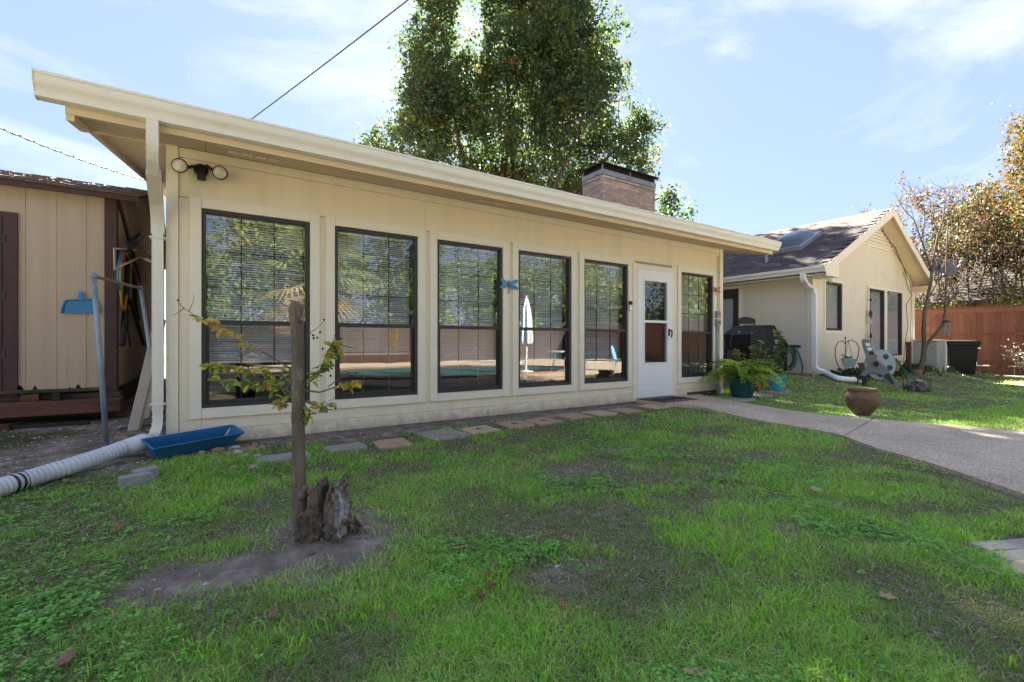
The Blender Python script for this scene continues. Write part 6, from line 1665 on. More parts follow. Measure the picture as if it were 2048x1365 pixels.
fs = [tuple(range(n)), tuple(reversed(range(4 * n, 5 * n)))] + [(i * n + (k + 1) % n, i * n + k, (i + 1) * n + k, (i + 1) * n + (k + 1) % n) for i in range(4) for k in range(n)]
q.add(vs, fs)
m_cover = M('black_grill_cover', (.016, .016, .019), (.010, .010, .012), 5, .6, spec=.35)
o = q.build('cover', m_cover, grill, auto=50)
sb = o.modifiers.new('sub', 'SUBSURF'); sb.subdivision_type = 'SIMPLE'; sb.levels = sb.render_levels = 4
tx = bpy.data.textures.new('folds', 'CLOUDS'); tx.noise_scale = .22; dm = o.modifiers.new('folds', 'DISPLACE'); dm.texture = tx; dm.strength = .06; dm.mid_level = .5; dm.texture_coords = 'GLOBAL'
a0 = Vector((poly[0][0], GYf, poly[0][1]))
q = MB()
sh = [PD(1471, 668, 10.2), PD(1500, 671, 9.95), PD(1507, 668, 10.3), PD(1478, 664, 10.6)]
low = [Vector((p.x, p.y, zg + .35)) for p in sh]
q.add(sh + low, [(0, 1, 2, 3), (0, 4, 5, 1), (1, 5, 6, 2), (3, 7, 4, 0)]); o = q.build('shelf_cover', m_cover, grill, auto=50)
q = MB()
for a, b_ in ((1503, 667), (1478, 664)):
    p = PD(a, b_, 9.9); q.box((p.x - .02, p.y - .012, p.z - .006), (p.x + .02, p.y + .0, p.z + .006))
q.build('buckle', m_white, grill)
# folding chair against the house wall
def CH(u, v, d_=11.15): return PD(u, v, d_)
chair = thing('folding_chair', 'black folding chair propped behind the covered grill', 'chair', CH(1490, 720))
q = MB(); out = [(1475, 648), (1476, 640), (1481, 636), (1490, 634), (1500, 635), (1508, 638), (1511, 641), (1510, 648)]
q.prism(out, (11.15, 11.19), fn=lambda a, b_, d_: PD(a, b_, d_)); q.build('backrest', m_black, chair, bevel=.006)
for a, b_ in (((1478, 646), (1473, 735)), ((1509, 646), (1514, 735))):
    q = MB(); q.tube([CH(*a), CH(*b_)], .014, 8); q.build('leg', m_dark, chair, smooth=True)
q = MB(); q.box((0, 0, 0), (.42, .03, .40)); p0 = CH(1477, 690, 11.25); q.v = [tuple(p0 + right * x + fwd * y + Vector((0, 0, z))) for x, y, z in q.v]; q.build('seat', m_black, chair, bevel=.006)
# crate behind the fern and the cord
P = PG(1466, 740); P = PD(1466, 738, 9.9)
t = thing('log_holder', 'dark wire stand with a brown crate left of the grill', 'crate', P)
q = MB(); q.box((P.x - .07, P.y - .10, .25), (P.x + .08, P.y + .10, PD(1466, 700, 9.9).z)); q.build('crate', M('worn_crate', (.13, .085, .06), (.09, .06, .045), 9, .9), t, bevel=.01)
q = MB(); q.tube([PD(u, v, 9.9) for u, v in ((1463, 704), (1461, 690), (1461, 680), (1464, 672), (1470, 668))], .016, 7); q.build('hoop', m_black, t, smooth=True)
# green garden hose on a hanger
hc = PX(1588, 695, HX0 - .09)
t = thing('garden_hose', 'green garden hose looped on a wall hanger right of the grill', 'hose', hc)
m_hose = M('green_hose', (.018, .12, .075), (.014, .095, .06), 10, .45)
R = random.Random(2)
for k, (us) in enumerate(([(1580, 692), (1592, 700), (1600, 715), (1605, 735), (1602, 747), (1590, 751), (1576, 748)], [(1578, 692), (1586, 700), (1588, 715), (1586, 728), (1578, 736)], [(1579, 690), (1589, 702), (1592, 718), (1589, 732), (1580, 740), (1574, 738)], [(1577, 694), (1584, 708), (1585, 722), (1580, 732), (1574, 734)])):
    pts = [PX(u, v, HX0 - .08 - .02 * k) for u, v in us]; f_ = []
    for i in range(len(pts) - 1):
        p0_, p1_, p2_, p3_ = pts[max(i - 1, 0)], pts[i], pts[i + 1], pts[min(i + 2, len(pts) - 1)]
        for j in range(6):
            s_ = j / 6; f_.append(.5 * ((2 * p1_) + (p2_ - p0_) * s_ + (2 * p0_ - 5 * p1_ + 4 * p2_ - p3_) * s_ ** 2 + (3 * p1_ - p0_ - 3 * p2_ + p3_) * s_ ** 3))
    f_.append(pts[-1]); q = MB(); q.tube(f_, .014, 7); q.build('loop', m_hose, t, smooth=True)
q = MB(); q.box((hc.x - .02, hc.y - .1, hc.z + .0), (hc.x + .085, hc.y + .1, hc.z + .05)); q.build('hanger', m_dark, t)
# red brick slab by the wall
P = PX(1583, 746, HX0 - .25)
timber('edging_brick', 'flat red brick paver at the wall under the hose', (P.x - .2, P.y - .35, gzf(P.x, P.y) - .02), (P.x + .2, P.y + .25, gzf(P.x, P.y) + .05), M('red_paver', (.28, .12, .08), None, 14, .9), 0, 'brick', 'edging bricks')

# ------------------------------------------------------------------ in front of the gable
pc2 = Vector((pc.x + .07, pc.y - .14, zf + .10))
pp = [pc2, PG(1655, 748, .07), PG(1672, 756, .07), PG(1692, 759, .07), PG(1708, 760, .07), PG(1722, 758, .06)]
corrugated('drain_pipe', 'white corrugated drain pipe from the house corner to behind the hose reel', pp, .058, m_white)
# hose reel cart
Pc = PG(1752, 775); dR = Pc.x * CC + Pc.y * SS; s = dR / F
reel = thing('hose_reel_cart', 'grey plastic wheeled hose reel cart with green hose on the lawn', 'hose reel', Pc)
m_reel = M('grey_reel_plastic', (.20, .205, .20), (.165, .17, .165), 4, .5)
m_reell = M('pale_reel_plastic', (.42, .44, .44), (.37, .39, .39), 4, .5)
rf = Vector((Pc.x, Pc.y, 0)).normalized(); rr2 = Vector((rf.y, -rf.x, 0)); s = Vector((Pc.x, Pc.y, 0)).length / F * .80
def RP(u, v, dep): return Vector(Pc) + rr2 * ((u - 1752) * s) + Vector((0, 0, (775 - v) * s * 1.22)) + rf * dep
frame = [(1729, 700), (1732, 697), (1741, 698), (1743, 702), (1752, 727), (1757, 733), (1768, 742), (1778, 757), (1787, 770), (1788, 774), (1783, 775), (1776, 768), (1764, 756), (1752, 752), (1742, 753), (1735, 757), (1731, 762), (1724, 764), (1726, 757), (1735, 746), (1740, 738), (1737, 728), (1731, 710)]
for dep in (-.17, .17):
    q = MB(); q.prism(frame, (dep, dep + .035), fn=lambda a, b_, c: RP(a, b_, c)); q.build('side_frame', m_reel, reel, bevel=.006)
q = MB(); hole = [(1771, 751), (1766, 753), (1764, 757), (1770, 762), (1777, 769), (1779, 768), (1776, 760)]
q.prism(hole, (-.174, -.171), fn=lambda a, b_, c: RP(a, b_, c)); q.build('frame_slot', m_dark, reel)
q = MB(); q.tube([RP(1736, 700, -.17), RP(1736, 700, .2)], .02, 8); q.box((0, 0, 0), (0, 0, 0)); q.build('handle_bar', m_reell, reel)
for k in range(3):
    q = MB(); u0, v0 = 1737 + k * 2.6, 704 + k * 7
    q.prism([(u0 - 2, v0), (u0 + 5, v0 - 1), (u0 + 7, v0 + 4), (u0, v0 + 5)], (-.172, -.1705), fn=lambda a, b_, c: RP(a, b_, c)); q.build('handle_slot', m_dark if k == 2 else m_white, reel)
for dep, rad, m_ in ((-.12, 24, m_reell), (.13, 24, m_reell)):
    q = MB(); q.prism([(1758 + rad * math.cos(i * .2094), 738 + rad * math.sin(i * .2094)) for i in range(30)], (dep, dep + .02), fn=lambda a, b_, c: RP(a, b_, c)); dk = q.build('reel_disc', m_, reel, bevel=.004)
    if dep < 0:
        for a in range(5):
            an = a * 1.2566 + .3; q = MB(); c0, c1 = 1758 + 15.5 * math.cos(an), 738 + 15.5 * math.sin(an)
            q.prism([(c0 + 4.6 * math.cos(i * .6283), c1 + 4.6 * math.sin(i * .6283)) for i in range(10)], (dep - .0035, dep - .0005), fn=lambda a_, b_, c: RP(a_, b_, c)); q.build('disc_opening', m_hose, reel)
q = MB()
for k in range(6):
    q.tube([RP(1758 + 23 * math.cos(i * .2618), 738 + 23 * math.sin(i * .2618), -.09 + k * .04) for i in range(25)], .02, 6)
q.build('coiled_hose', m_hose, reel, smooth=True)
q = MB(); q.prism([(1752 + 4.5 * math.cos(i * .5236), 737 + 4.5 * math.sin(i * .5236)) for i in range(12)], (-.19, -.171), fn=lambda a, b_, c: RP(a, b_, c)); q.build('hub', m_black, reel)
for dep, du in ((-.20, 0), (.18, 12)):
    q = MB(); q.prism([(1727.5 + 10.5 * math.cos(i * .2618), 765.5 + 10 * math.sin(i * .2618)) for i in range(24)], (dep, dep + .05), fn=lambda a, b_, c: RP(a, b_, c)); wh = q.build('wheel', m_black, reel, bevel=.005)
    q = MB(); q.prism([(1727.5 + 3 * math.cos(i * .5236), 765.5 + 3 * math.sin(i * .5236)) for i in range(12)], (dep - .006, dep - .001), fn=lambda a, b_, c: RP(a, b_, c)); q.build('hubcap', m_reell, wh)
q = MB(); q.tube([RP(1784, 772, -.17), RP(1784, 772, .2)], .022, 8); q.build('foot_bar', m_reell, reel)
q = MB(); pts = [RP(1782, 728, 0), RP(1790, 741, -.05), RP(1800, 752, -.08), RP(1809, 760, -.1), RP(1815, 764, -.1)]; q.tube(pts, .014, 6); q.build('hose_end', m_hose, reel, smooth=True)
# heart trellis with hanging planter
P = PG(1691, 752); d_ = P.x * CC + P.y * SS; d_ = min(d_, 10.3); s = d_ / F
def HP(u, v, dep=0): return PD(u, v, d_) + fwd * dep
t = thing('heart_trellis', 'black wire heart shaped plant stand by the gable wall', 'plant stand', HP(1691, 752))
hl = [(1691, 750), (1682, 742), (1674, 728), (1670, 712), (1671, 695), (1676, 685), (1684, 682), (1690, 688)]
hr = [(1691, 750), (1701, 742), (1710, 728), (1716, 712), (1718, 697), (1713, 686), (1704, 681), (1696, 682), (1690, 688)]
for hh in (hl, hr):
    q = MB(); q.tube([HP(*p) for p in hh], .009, 6); q.build('heart_side', m_dark, t, smooth=True)
q = MB(); q.tube([HP(1691, 757), HP(1691, 720), HP(1690.5, 676)], .008, 6); q.blob(HP(1690.5, 676), .022, 1, .05); q.build('stake', m_dark, t)
hp = HP(1690.5, 734, -.10)
t = thing('hanging_planter', 'small mint green planter with trailing sprigs hanging in the heart stand', 'planter', hp)
q = MB(); q.lathe([(7.5 * s, 0), (10.5 * s, 8 * s), (12.5 * s, 15 * s), (13 * s, 15 * s), (13 * s, 17 * s), (11 * s, 17 * s)], hp, 20); q.build('bowl', M('mint_plastic', (.40, .56, .52), (.36, .51, .47), 4, .45), t, auto=45)
q = MB(); 
for du in (-8, 8): q.tube([hp + right * (du * s) + Vector((0, 0, 16 * s)), hp + Vector((0, 0, 52 * s))], .004, 4)
q.build('hanger_wire', m_dark, t)
potshrub(t, hp, 16 * s, [[(-6, 0), (-10, 5), (-11, 8)], [(-2, 0), (-6, 6), (-5, 10)], [(4, 0), (1, 4), (6, 5)]], s, 31, 45)
# wire cage over a mound of dark stones
Pm = PG(1833, 783); s = (Pm.x * CC + Pm.y * SS) / F
t = thing('stone_mound', 'low mound of dark rough stones with a white piece in a wire cage', 'stone mound', Pm)
q = MB(); q.blob(Pm + Vector((0, 0, 2 * s)), 22 * s, 3, .12, 4, (1.1, .8, .75)); q.build('mound', m_stumpd, t)
q = MB(); R = random.Random(15)
for k in range(150):
    a, el = R.uniform(0, 6.28), R.uniform(0, 1.5); c = Pm + Vector((24 * s * math.cos(a) * math.cos(el), 17 * s * math.sin(a) * math.cos(el), 2 * s + 17 * s * math.sin(el) * R.uniform(.7, 1))); q.blob(c, R.uniform(2.2, 4.2) * s, 1, .25, k)
q.build('stones', M('dark_rough_stone', (.10, .08, .075), (.22, .18, .16), 9, .9, .004), t, kind='stuff')
q = MB(); q.blob(Pm + Vector((0, 0, 22 * s)) - fwd * .02, 10 * s, 2, .2, 6, (1.2, .8, .3)); q.build('white_piece', m_pale, t)
q = MB()
for k in range(11):
    a = k * .571; p = Pm + Vector((27 * s * math.cos(a), 21 * s * math.sin(a), 0)); q.tube([p, p + Vector((0, 0, 26 * s))], .004, 4)
for zz in (10, 25):
    q.tube([Pm + Vector((27 * s * math.cos(k * .2856), 21 * s * math.sin(k * .2856), zz * s)) for k in range(23)], .004, 4)
q.build('wire_cage', m_dark, t)
# air conditioner
dA = 13.6; s = dA / F; Pa = PG(1856, 742)
def AP(u, v, dep=0): return PD(u, v, dA) + fwd * dep
ac = thing('air_conditioning_unit', 'pale grey outdoor air conditioning unit at the corner of the gabled house', 'air conditioner', AP(1856, 742))
xa0, ya0 = 17.55, 4.35
AL = AP(1822, 742); AR = AP(1889, 742)
zA0, zA1 = AP(1856, 743).z, AP(1856, 681).z
m_ac = M('ac_paint', (.38, .39, .385), (.33, .34, .335), 4, .5, c3=(.25, .25, .24), s3=3, lo3=.58, hi3=.8)
cA = (AL + AR) / 2; hw = (AR - AL).length / 2 / 1.42
def AB(a, b_, z): return Vector((cA.x, cA.y, 0)) + Vector((a, b_, z))
q = MB(); q.box((-hw + .03, -hw + .03, zA0), (hw - .03, hw - .03, zA1 - .03)); q.v = [tuple(AB(*p)) for p in q.v]; q.build('cabinet', m_ac, ac, bevel=.03)
q = MB()
for k in range(24):
    z = zA0 + .06 + k * (zA1 - zA0 - .14) / 24; q.box((-hw + .06, -hw + .02, z), (hw - .12, -hw + .029, z + .018)); q.box((-hw + .02, -hw + .06, z), (-hw + .029, hw - .06, z + .018))
q.v = [tuple(AB(*p)) for p in q.v]; q.build('louvers', m_ac, ac, kind='stuff')
q = MB(); q.box((-hw, -hw, zA1 - .029), (hw, hw, zA1 + .01)); q.v = [tuple(AB(*p)) for p in q.v]; q.build('top_cover', m_ac, ac, bevel=.012)
q = MB(); q.box((hw - .11, -hw + .005, zA0), (hw - .0, -hw + .0285, zA1 - .03)); q.v = [tuple(AB(*p)) for p in q.v]; q.build('corner_panel', m_white, ac)
# brown post with copper tap by the wall
P = PD(1817, 742, 12.6)
t = thing('wall_tap_post', 'short rusty brown post with a hose at the base of the gable wall', 'post', P)
q = MB(); q.box((P.x - .05, P.y - .05, .1), (P.x + .05, P.y + .05, PD(1817, 684, 12.6).z)); q.build('post', M('rusty_brown_wood', (.16, .07, .045), (.11, .05, .035), 9, .9), t)
q = MB(); q.tube([PD(u, v, 12.5) for u, v in ((1818, 722), (1812, 720), (1809, 727), (1811, 736), (1820, 741))], .018, 7); q.build('hose', m_black, t, smooth=True)
# trash can
Pt = PG(1921, 748); dT_ = 13.7; s = dT_ / F
Pt = PD(1912, 748, dT_)
can = thing('trash_can', 'tall black wheeled trash can near the air conditioning unit', 'trash can', Pt)
m_can = M('black_bin_plastic', (.007, .007, .008), (.011, .011, .012), 6, .6, spec=.2)
yw = math.atan2(right.y, right.x) - .25
def TC(a, b_, z): return Vector(Pt) + rotz(yw) @ Vector((a, b_, 0)) + Vector((0, 0, z))
q = MB(); n = 24
def rrect(hx_, hy_, r_):
    o_ = []
    for cx, cy, a0_ in ((hx_ - r_, hy_ - r_, 0), (-hx_ + r_, hy_ - r_, 90), (-hx_ + r_, -hy_ + r_, 180), (hx_ - r_, -hy_ + r_, 270)):
        for k in range(6): an = math.radians(a0_ + k * 18); o_.append((cx + r_ * math.cos(an), cy + r_ * math.sin(an)))
    return o_
lv = [(.0, .34, .27, .08), (.05, .345, .275, .09), (.35, .365, .30, .1), (.82, .395, .335, .1), (.84, .42, .36, .1), (.90, .42, .36, .1)]
vs = []
for z, hx_, hy_, r_ in lv: vs += [TC(a, b_, z) for a, b_ in rrect(hx_, hy_, r_)]
q.add(vs, [(i * 24 + k, i * 24 + (k + 1) % 24, (i + 1) * 24 + (k + 1) % 24, (i + 1) * 24 + k) for i in range(len(lv) - 1) for k in range(24)] + [tuple(reversed(range(24))), tuple(range(120, 144))]); q.build('body', m_can, can, auto=40)
q = MB(); vs = []
for z, g_ in ((.902, .43), (.94, .44), (.965, .42), (.985, .25)): vs += [TC(a - .01, b_, z) for a, b_ in rrect(g_, g_ - .06, .1)]
q.add(vs, [(i * 24 + k, i * 24 + (k + 1) % 24, (i + 1) * 24 + (k + 1) % 24, (i + 1) * 24 + k) for i in range(3) for k in range(24)] + [tuple(reversed(range(24))), tuple(range(72, 96))]); q.build('lid', m_can, can, auto=40)
q = MB(); q.tube([TC(-.42, -.2, .90), TC(-.54, -.2, .93), TC(-.54, .2, .93), TC(-.42, .2, .90)], .025, 7); q.build('handle', m_can, can, smooth=True)
for b_ in (-.27, .25):
    q = MB(); q.prism([(-.30 + .12 * math.cos(i * .3927), .12 + .12 * math.sin(i * .3927)) for i in range(16)], (b_ - .03, b_ + .03), fn=lambda a, z, y: TC(a, y + (.09 if b_ > 0 else -.03), z - .0)); q.build('wheel', m_black, can)
q = MB(); q.prism([(.0, .0), (.08, .0), (.08, .035), (.0, .035)], (0, .004), fn=lambda a, b_, c: TC(.32 + a, -.34 - c, .74 + b_)); q.build('sticker', m_white, can)
# orange planter by the fence
P = PD(1974, 727, 14.6); s = 14.6 / F
t = thing('flower_pot', 'orange terracotta planter at the foot of the red fence', 'flower pot', P)
q = MB(); q.lathe([(7 * s, 0), (10 * s, 12 * s), (11 * s, 12 * s), (11 * s, 15.5 * s), (10 * s, 15.5 * s)], P, 22); q.build('pot', M('orange_terracotta', (.42, .12, .045), (.36, .10, .04), 5, .7), t, auto=40)
potshrub(t, P, 14 * s, [[(-4, 0), (-8, 5)], [(0, 0), (2, 6)], [(4, 0), (9, 5)]], s, 41, 50)
# twiggy white flowered shrub at the right edge
P = PG(2040, 735)
ws = bare_shrub('flowering_shrub', 'thin twiggy shrub with small white flowers in front of the fence at right', (PD(2052, 735, 12.2).x, PD(2052, 735, 12.2).y, .2), 5, 40, [(.38, .37, .30), (.30, .31, .22)], [.6, .4], 99, .55, .62, .05, None, m_twig, .012, 'shrub', .5)
# bare crape myrtle before the gable corner
P = PG(1838, 746); dC = 12.3
Pb_ = PD(1838, 748, dC)
cm_ = thing('crape_myrtle', 'bare dark branched crape myrtle standing before the right corner of the gable', 'tree', Pb_)
q = MB(); R = random.Random(31)
m_cm = M('dark_smooth_bark', (.14, .105, .08), (.09, .07, .054), 9, .9, stretch=(1, 1, .3))
def CP(u, v, dd=0): return PD(u, v, dC + dd)
for pth, r0, r1 in (([(1836, 752), (1842, 735), (1847, 715), (1849, 690), (1847, 660), (1849, 625), (1855, 595), (1862, 565), (1863, 545)], .070, .030), ([(1849, 695), (1862, 678), (1875, 665), (1886, 648), (1890, 625), (1891, 590), (1893, 545), (1893, 500), (1896, 440)], .045, .010),
                    ([(1863, 545), (1856, 520), (1842, 480), (1828, 440), (1812, 425), (1800, 408)], .028, .006), ([(1863, 545), (1868, 510), (1876, 470), (1886, 440), (1890, 405), (1893, 385)], .03, .006), ([(1890, 600), (1905, 580), (1925, 560), (1948, 545)], .02, .005), ([(1889, 620), (1900, 600), (1915, 578), (1940, 565), (1960, 560)], .018, .005),
                    ([(1855, 600), (1872, 570), (1880, 540), (1900, 520)], .018, .004), ([(1842, 480), (1850, 450), (1848, 420), (1856, 400)], .012, .004), ([(1876, 470), (1866, 440), (1868, 415), (1860, 392)], .012, .004), ([(1828, 440), (1822, 415), (1832, 395)], .008, .003), ([(1893, 500), (1905, 460), (1902, 430), (1912, 410)], .01, .004)):
    pts = [CP(u, v, R.uniform(-.08, .08)) for u, v in pth]; q.tube(pts, [r0 + (r1 - r0) * i / (len(pts) - 1) for i in range(len(pts))], 8)
    for k in range(5):
        a = pts[R.randint(len(pts) // 2, len(pts) - 1)]; limb(q, a, a + Vector((R.uniform(-.4, .4), R.uniform(-.4, .4), R.uniform(.1, .7))), .008, .002, .12, 4, 4, R)
q.build('trunk', m_cm, cm_, smooth=True)
# wind chime
P = CP(1893, 645, -.1)
t = thing('wind_chime', 'small metal wind chime hanging from the bare crape myrtle', 'wind chime', P)
q = MB(); q.lathe([(.02, .06), (.09, .0), (.085, -.01)], P, 12); q.build('cap', m_dark, t)
for k in range(6):
    a = k * 1.047; L_ = .22 + .05 * (k % 3); p = P + Vector((.06 * math.cos(a), .06 * math.sin(a), 0)); q = MB(); q.tube([p, p - Vector((0, 0, .05))], .002, 4); q.tube([p - Vector((0, 0, .05)), p - Vector((0, 0, .05 + L_))], .010, 7); q.build('tube', M('blue_chime_metal', (.16, .18, .34), None, 5, .3, metal=.5) if k == 0 else bpy.data.materials['blue_chime_metal'] if k % 2 == 0 else m_galv, t)
# satellite dish on the far eave
dD = 14.4
P = PD(1884, 535, dD)
t = thing('satellite_dish', 'dark grey double satellite dish on a mast at the right eave of the gable', 'satellite dish', PD(1872, 580, dD))
m_dish = M('dish_grey', (.105, .11, .125), (.085, .09, .10), 4, .5)
for u, v, ru, rv in ((1876, 532, 15, 15), (1897, 536, 18, 16)):
    c = PD(u, v, dD); q = MB(); n = 24; vs = [c - fwd * .0]; rings_ = 4
    vs = []
    for j in range(rings_ + 1):
        k = j / rings_
        for i in range(n):
            a = 6.283 * i / n; vs.append(c + right * (ru * dD / F * k * math.cos(a)) + Vector((0, 0, rv * dD / F * k * math.sin(a))) + (fwd * .75 + right * .5).normalized() * (.12 * (1 - k * k) - .06))
    q.add(vs, [(j * n + i, j * n + (i + 1) % n, (j + 1) * n + (i + 1) % n, (j + 1) * n + i) for j in range(rings_) for i in range(n)]); o = q.build('dish', m_dish, t, smooth=True)
    sd_ = o.modifiers.new('thick', 'SOLIDIFY'); sd_.thickness = .015
q = MB(); q.tube([PD(1885, 550, dD), PD(1905, 545, dD - .3), PD(1922, 528, dD - .5)], .014, 6); q.build('arm', m_dish, t)
p = PD(1925, 525, dD - .5); q = MB(); q.blob(p, .10, 2, .05, 1, (1.2, .8, .7)); q.build('receiver', m_dish, t, smooth=True)
q = MB(); q.tube([PD(1885, 540, dD + .05), PD(1880, 560, dD + .1), Vector((EX1 - .3, HY + .2, rz(EX1 - .3)))], .025, 8); q.build('mast', m_dark, t)
# hanging ornament string by the gable window
P = PY(1741, 612, HY - .08)
t = thing('hanging_ornament', 'string of dark ornaments hanging at the left gable window', 'ornament', P)
q = MB(); q.tube([PY(1741, 575, HY - .08), PY(1741, 715, HY - .08)], .006, 4)
q.build('cord', m_dark, t)
for k, (v, r_) in enumerate(((600, .05), (628, .09), (645, .07), (672, .07), (690, .05))):
    q = MB(); q.blob(PY(1741, v, HY - .09), r_, 2, .25, k, (1, .3, 1)); q.build('charm', m_dark if k != 2 else m_pale, t)
# small pots at the foot of the gable
for u, v, d_, r_, lab in ((1733, 745, 10.6, .17, 'tan clay pot half hidden behind the hose reel'), (1782, 742, 11.2, .2, 'low pot at the wall below the right gable window'), (1834, 752, 12.0, .12, 'small pot beside the base of the bare crape myrtle')):
    P = PD(u, v, d_); t = thing('flower_pot', lab, 'flower pot', P, 'small clay pots by the gable wall')
    potmb(P, r_ * .7, r_, r_ * 1.25).build('pot', M('tan_clay', (.30, .20, .13), (.24, .16, .10), 6, .85) if 'tan_clay' not in bpy.data.materials else bpy.data.materials['tan_clay'], t, auto=40)

# ------------------------------------------------------------------ fallen leaves, each one a thing
def oakleaf(sc_, lobed, seed):
    R = random.Random(seed); out = []
    n = 22
    for i in range(n):
        a = 6.283 * i / n; r_ = 1 + (.38 * math.cos(5 * a) if lobed else .0); out.append((math.cos(a) * r_ * (1.25 if not lobed else 1.05), math.sin(a) * r_ * (.55 if not lobed else .85)))
    q = MB(); vs = [(0, 0, .12 * sc_)] + [(a * sc_, b_ * sc_, (.18 * R.uniform(-.2, 1) * (a * a + b_ * b_)) * sc_) for a, b_ in out]
    q.add(vs, [(0, i + 1, (i + 1) % n + 1) for i in range(n)]); q.tube([(-1.0 * sc_, 0, .1 * sc_), (-1.9 * sc_, .1 * sc_, .05 * sc_)], .03 * sc_, 4)
    return q
m_fl = {n_: leafsolid('dry_leaf_' + n_, c, .2, .1) for n_, c in (('tan', (.42, .29, .17)), ('red', (.22, .055, .02)), ('orange', (.33, .11, .035)), ('brown', (.24, .13, .08)), ('yellow', (.36, .26, .07)))}
for i, (u, v, r_, lob_, c, lab) in enumerate(((918, 1110, .038, 1, 'tan', 'large pale tan oak leaf lying on the grass left of centre'), (962, 1204, .028, 0, 'red', 'lowest of two dark red leaves left of the lawn centre'), (982, 1186, .028, 1, 'red', 'curled dark red leaf just above another red leaf'), (974, 1158, .018, 0, 'orange', 'small orange brown leaf above the two red leaves'), (988, 1140, .018, 0, 'brown', 'small tan leaf below the large oak leaf'), (1127, 1224, .024, 0, 'orange', 'single orange leaf low in the middle of the lawn'), (771, 1142, .024, 0, 'brown', 'dull brown leaf on dead grass right of the bare soil'), (872, 1137, .022, 0, 'yellow', 'yellowish leaf just left of the large oak leaf'), (1077, 1002, .022, 0, 'orange', 'small orange leaf in the middle of the lawn'), (1632, 989, .040, 1, 'tan', 'pale oak leaf on the lawn near the path edge'), (1773, 1210, .036, 1, 'tan', 'upright tan leaf at the right side of the lawn'), (1384, 993, .022, 0, 'orange', 'small orange leaf right of the lawn centre'), (546, 1243, .028, 0, 'brown', 'tan leaf on the dead grass below the bare soil'), (130, 1338, .035, 0, 'brown', 'brown leaf in the lower left corner of the lawn'), (236, 1064, .028, 1, 'orange', 'reddish leaf in the clover at left'), (455, 1012, .024, 0, 'brown', 'pinkish brown leaf in the grass left of the stump'), (1385, 1362, .028, 0, 'tan', 'tan leaf cut by the bottom edge'), (1063, 1165, .016, 0, 'brown', 'tiny brown leaf near the lawn centre'), (784, 1247, .02, 0, 'brown', 'dull leaf in the grass left of the two red leaves'), (1480, 1040, .02, 0, 'brown', 'small brown leaf right of centre below the dead grass patch'))):
    P = PG(u, v); q = oakleaf(r_ * .85, lob_, i); me = q.mesh('fallen_leaf', smooth=False); me.materials.append(m_fl[c])
    o = bpy.data.objects.new('fallen_leaf', me); COL.objects.link(o); o.location = P + Vector((0, 0, .022 + r_ * .3)); R = random.Random(i); o.rotation_euler = (R.uniform(-.5, .5), R.uniform(-.4, .3), R.uniform(0, 6.28)); tag(o, lab, 'leaf', 'fallen leaves on the lawn')

# ------------------------------------------------------------------ grass, dead thatch, clover, pebbles
def cand_pts(n, rmin, rmax, seed, power=1.0):
    """points over the visible lawn, thinner with distance from the viewer"""
    rg = np.random.default_rng(seed)
    d_ = rmin * (rmax / rmin) ** (rg.random(n) ** power)
    r_ = rg.uniform(-1.25, 1.25, n) * d_
    x = SS * r_ + CC * d_; y = -CC * r_ + SS * d_
    ok = (y < 8) & (y > -.85) & (x < 19.8) & (x > -5)
    ok &= ~inpath(x, y)
    ok &= ~((y > 5.0) & (x > -.35) & (x < 8.0))
    ok &= ~((x > 11.1) & (x < 17.5) & (y > 4.85))
    ok &= ~((y > 6.7) & (x < 0))
    for o_ in EXCL:
        ok &= ~(((x - o_[0]) / o_[2]) ** 2 + ((y - o_[1]) / o_[3]) ** 2 < 1)
    return x[ok], y[ok], d_[ok], rg
EXCL = []
for o_ in bpy.data.objects:
    if o_.parent is None and o_.name.split('.')[0] in ('stepping_stone', 'round_slab'):
        EXCL.append((o_.location.x, o_.location.y, .19 if o_.name.startswith('step') else .25, .17 if o_.name.startswith('step') else .2))
    if o_.parent is None and o_.name.split('.')[0] in ('paving_stone',):
        EXCL.append((o_.location.x, o_.location.y, .17, .06))
EXCL.append((cm.x, cm.y, .42, .26))
m_grass = leafmat('grass_blade', .45, .45, .3)
def blades(x, y, d_, rg, h, w, lean, col, seg2=True):
    n = len(x); z = gz(x, y)
    a = rg.uniform(0, 6.283, n); ln = lean * (.3 + rg.random(n))
    dx, dy = np.cos(a) * ln, np.sin(a) * ln
    b = rg.uniform(0, 6.283, n); wx, wy = np.cos(b) * w, np.sin(b) * w
    P0 = np.stack([x, y, z - .004], 1); W = np.stack([wx, wy, np.zeros(n)], 1)
    Mp = P0 + np.stack([dx * h * .4, dy * h * .4, h * .62], 1); T = P0 + np.stack([dx * h * 1.25, dy * h * 1.25, h * (1 - .25 * ln)], 1)
    V = np.stack([P0 - W, P0 + W, Mp - W * .8, Mp + W * .8, T], 1).reshape(-1, 3); k = np.arange(n) * 5
    F3 = np.concatenate([np.stack([k, k + 1, k + 3], 1), np.stack([k, k + 3, k + 2], 1), np.stack([k + 2, k + 3, k + 4], 1)])
    return V, F3, np.concatenate([col, col, col])
def gcol(n, rg, base, var=.25, yel=None):
    c = np.asarray(base)[None] * (1 + var * rg.normal(size=(n, 1)) * .8).clip(.4, 1.8)
    if yel is not None:
        k = rg.random(n) < .22; c[k] = np.asarray(yel)[None] * (.7 + .6 * rg.random((k.sum(), 1)))
    return c
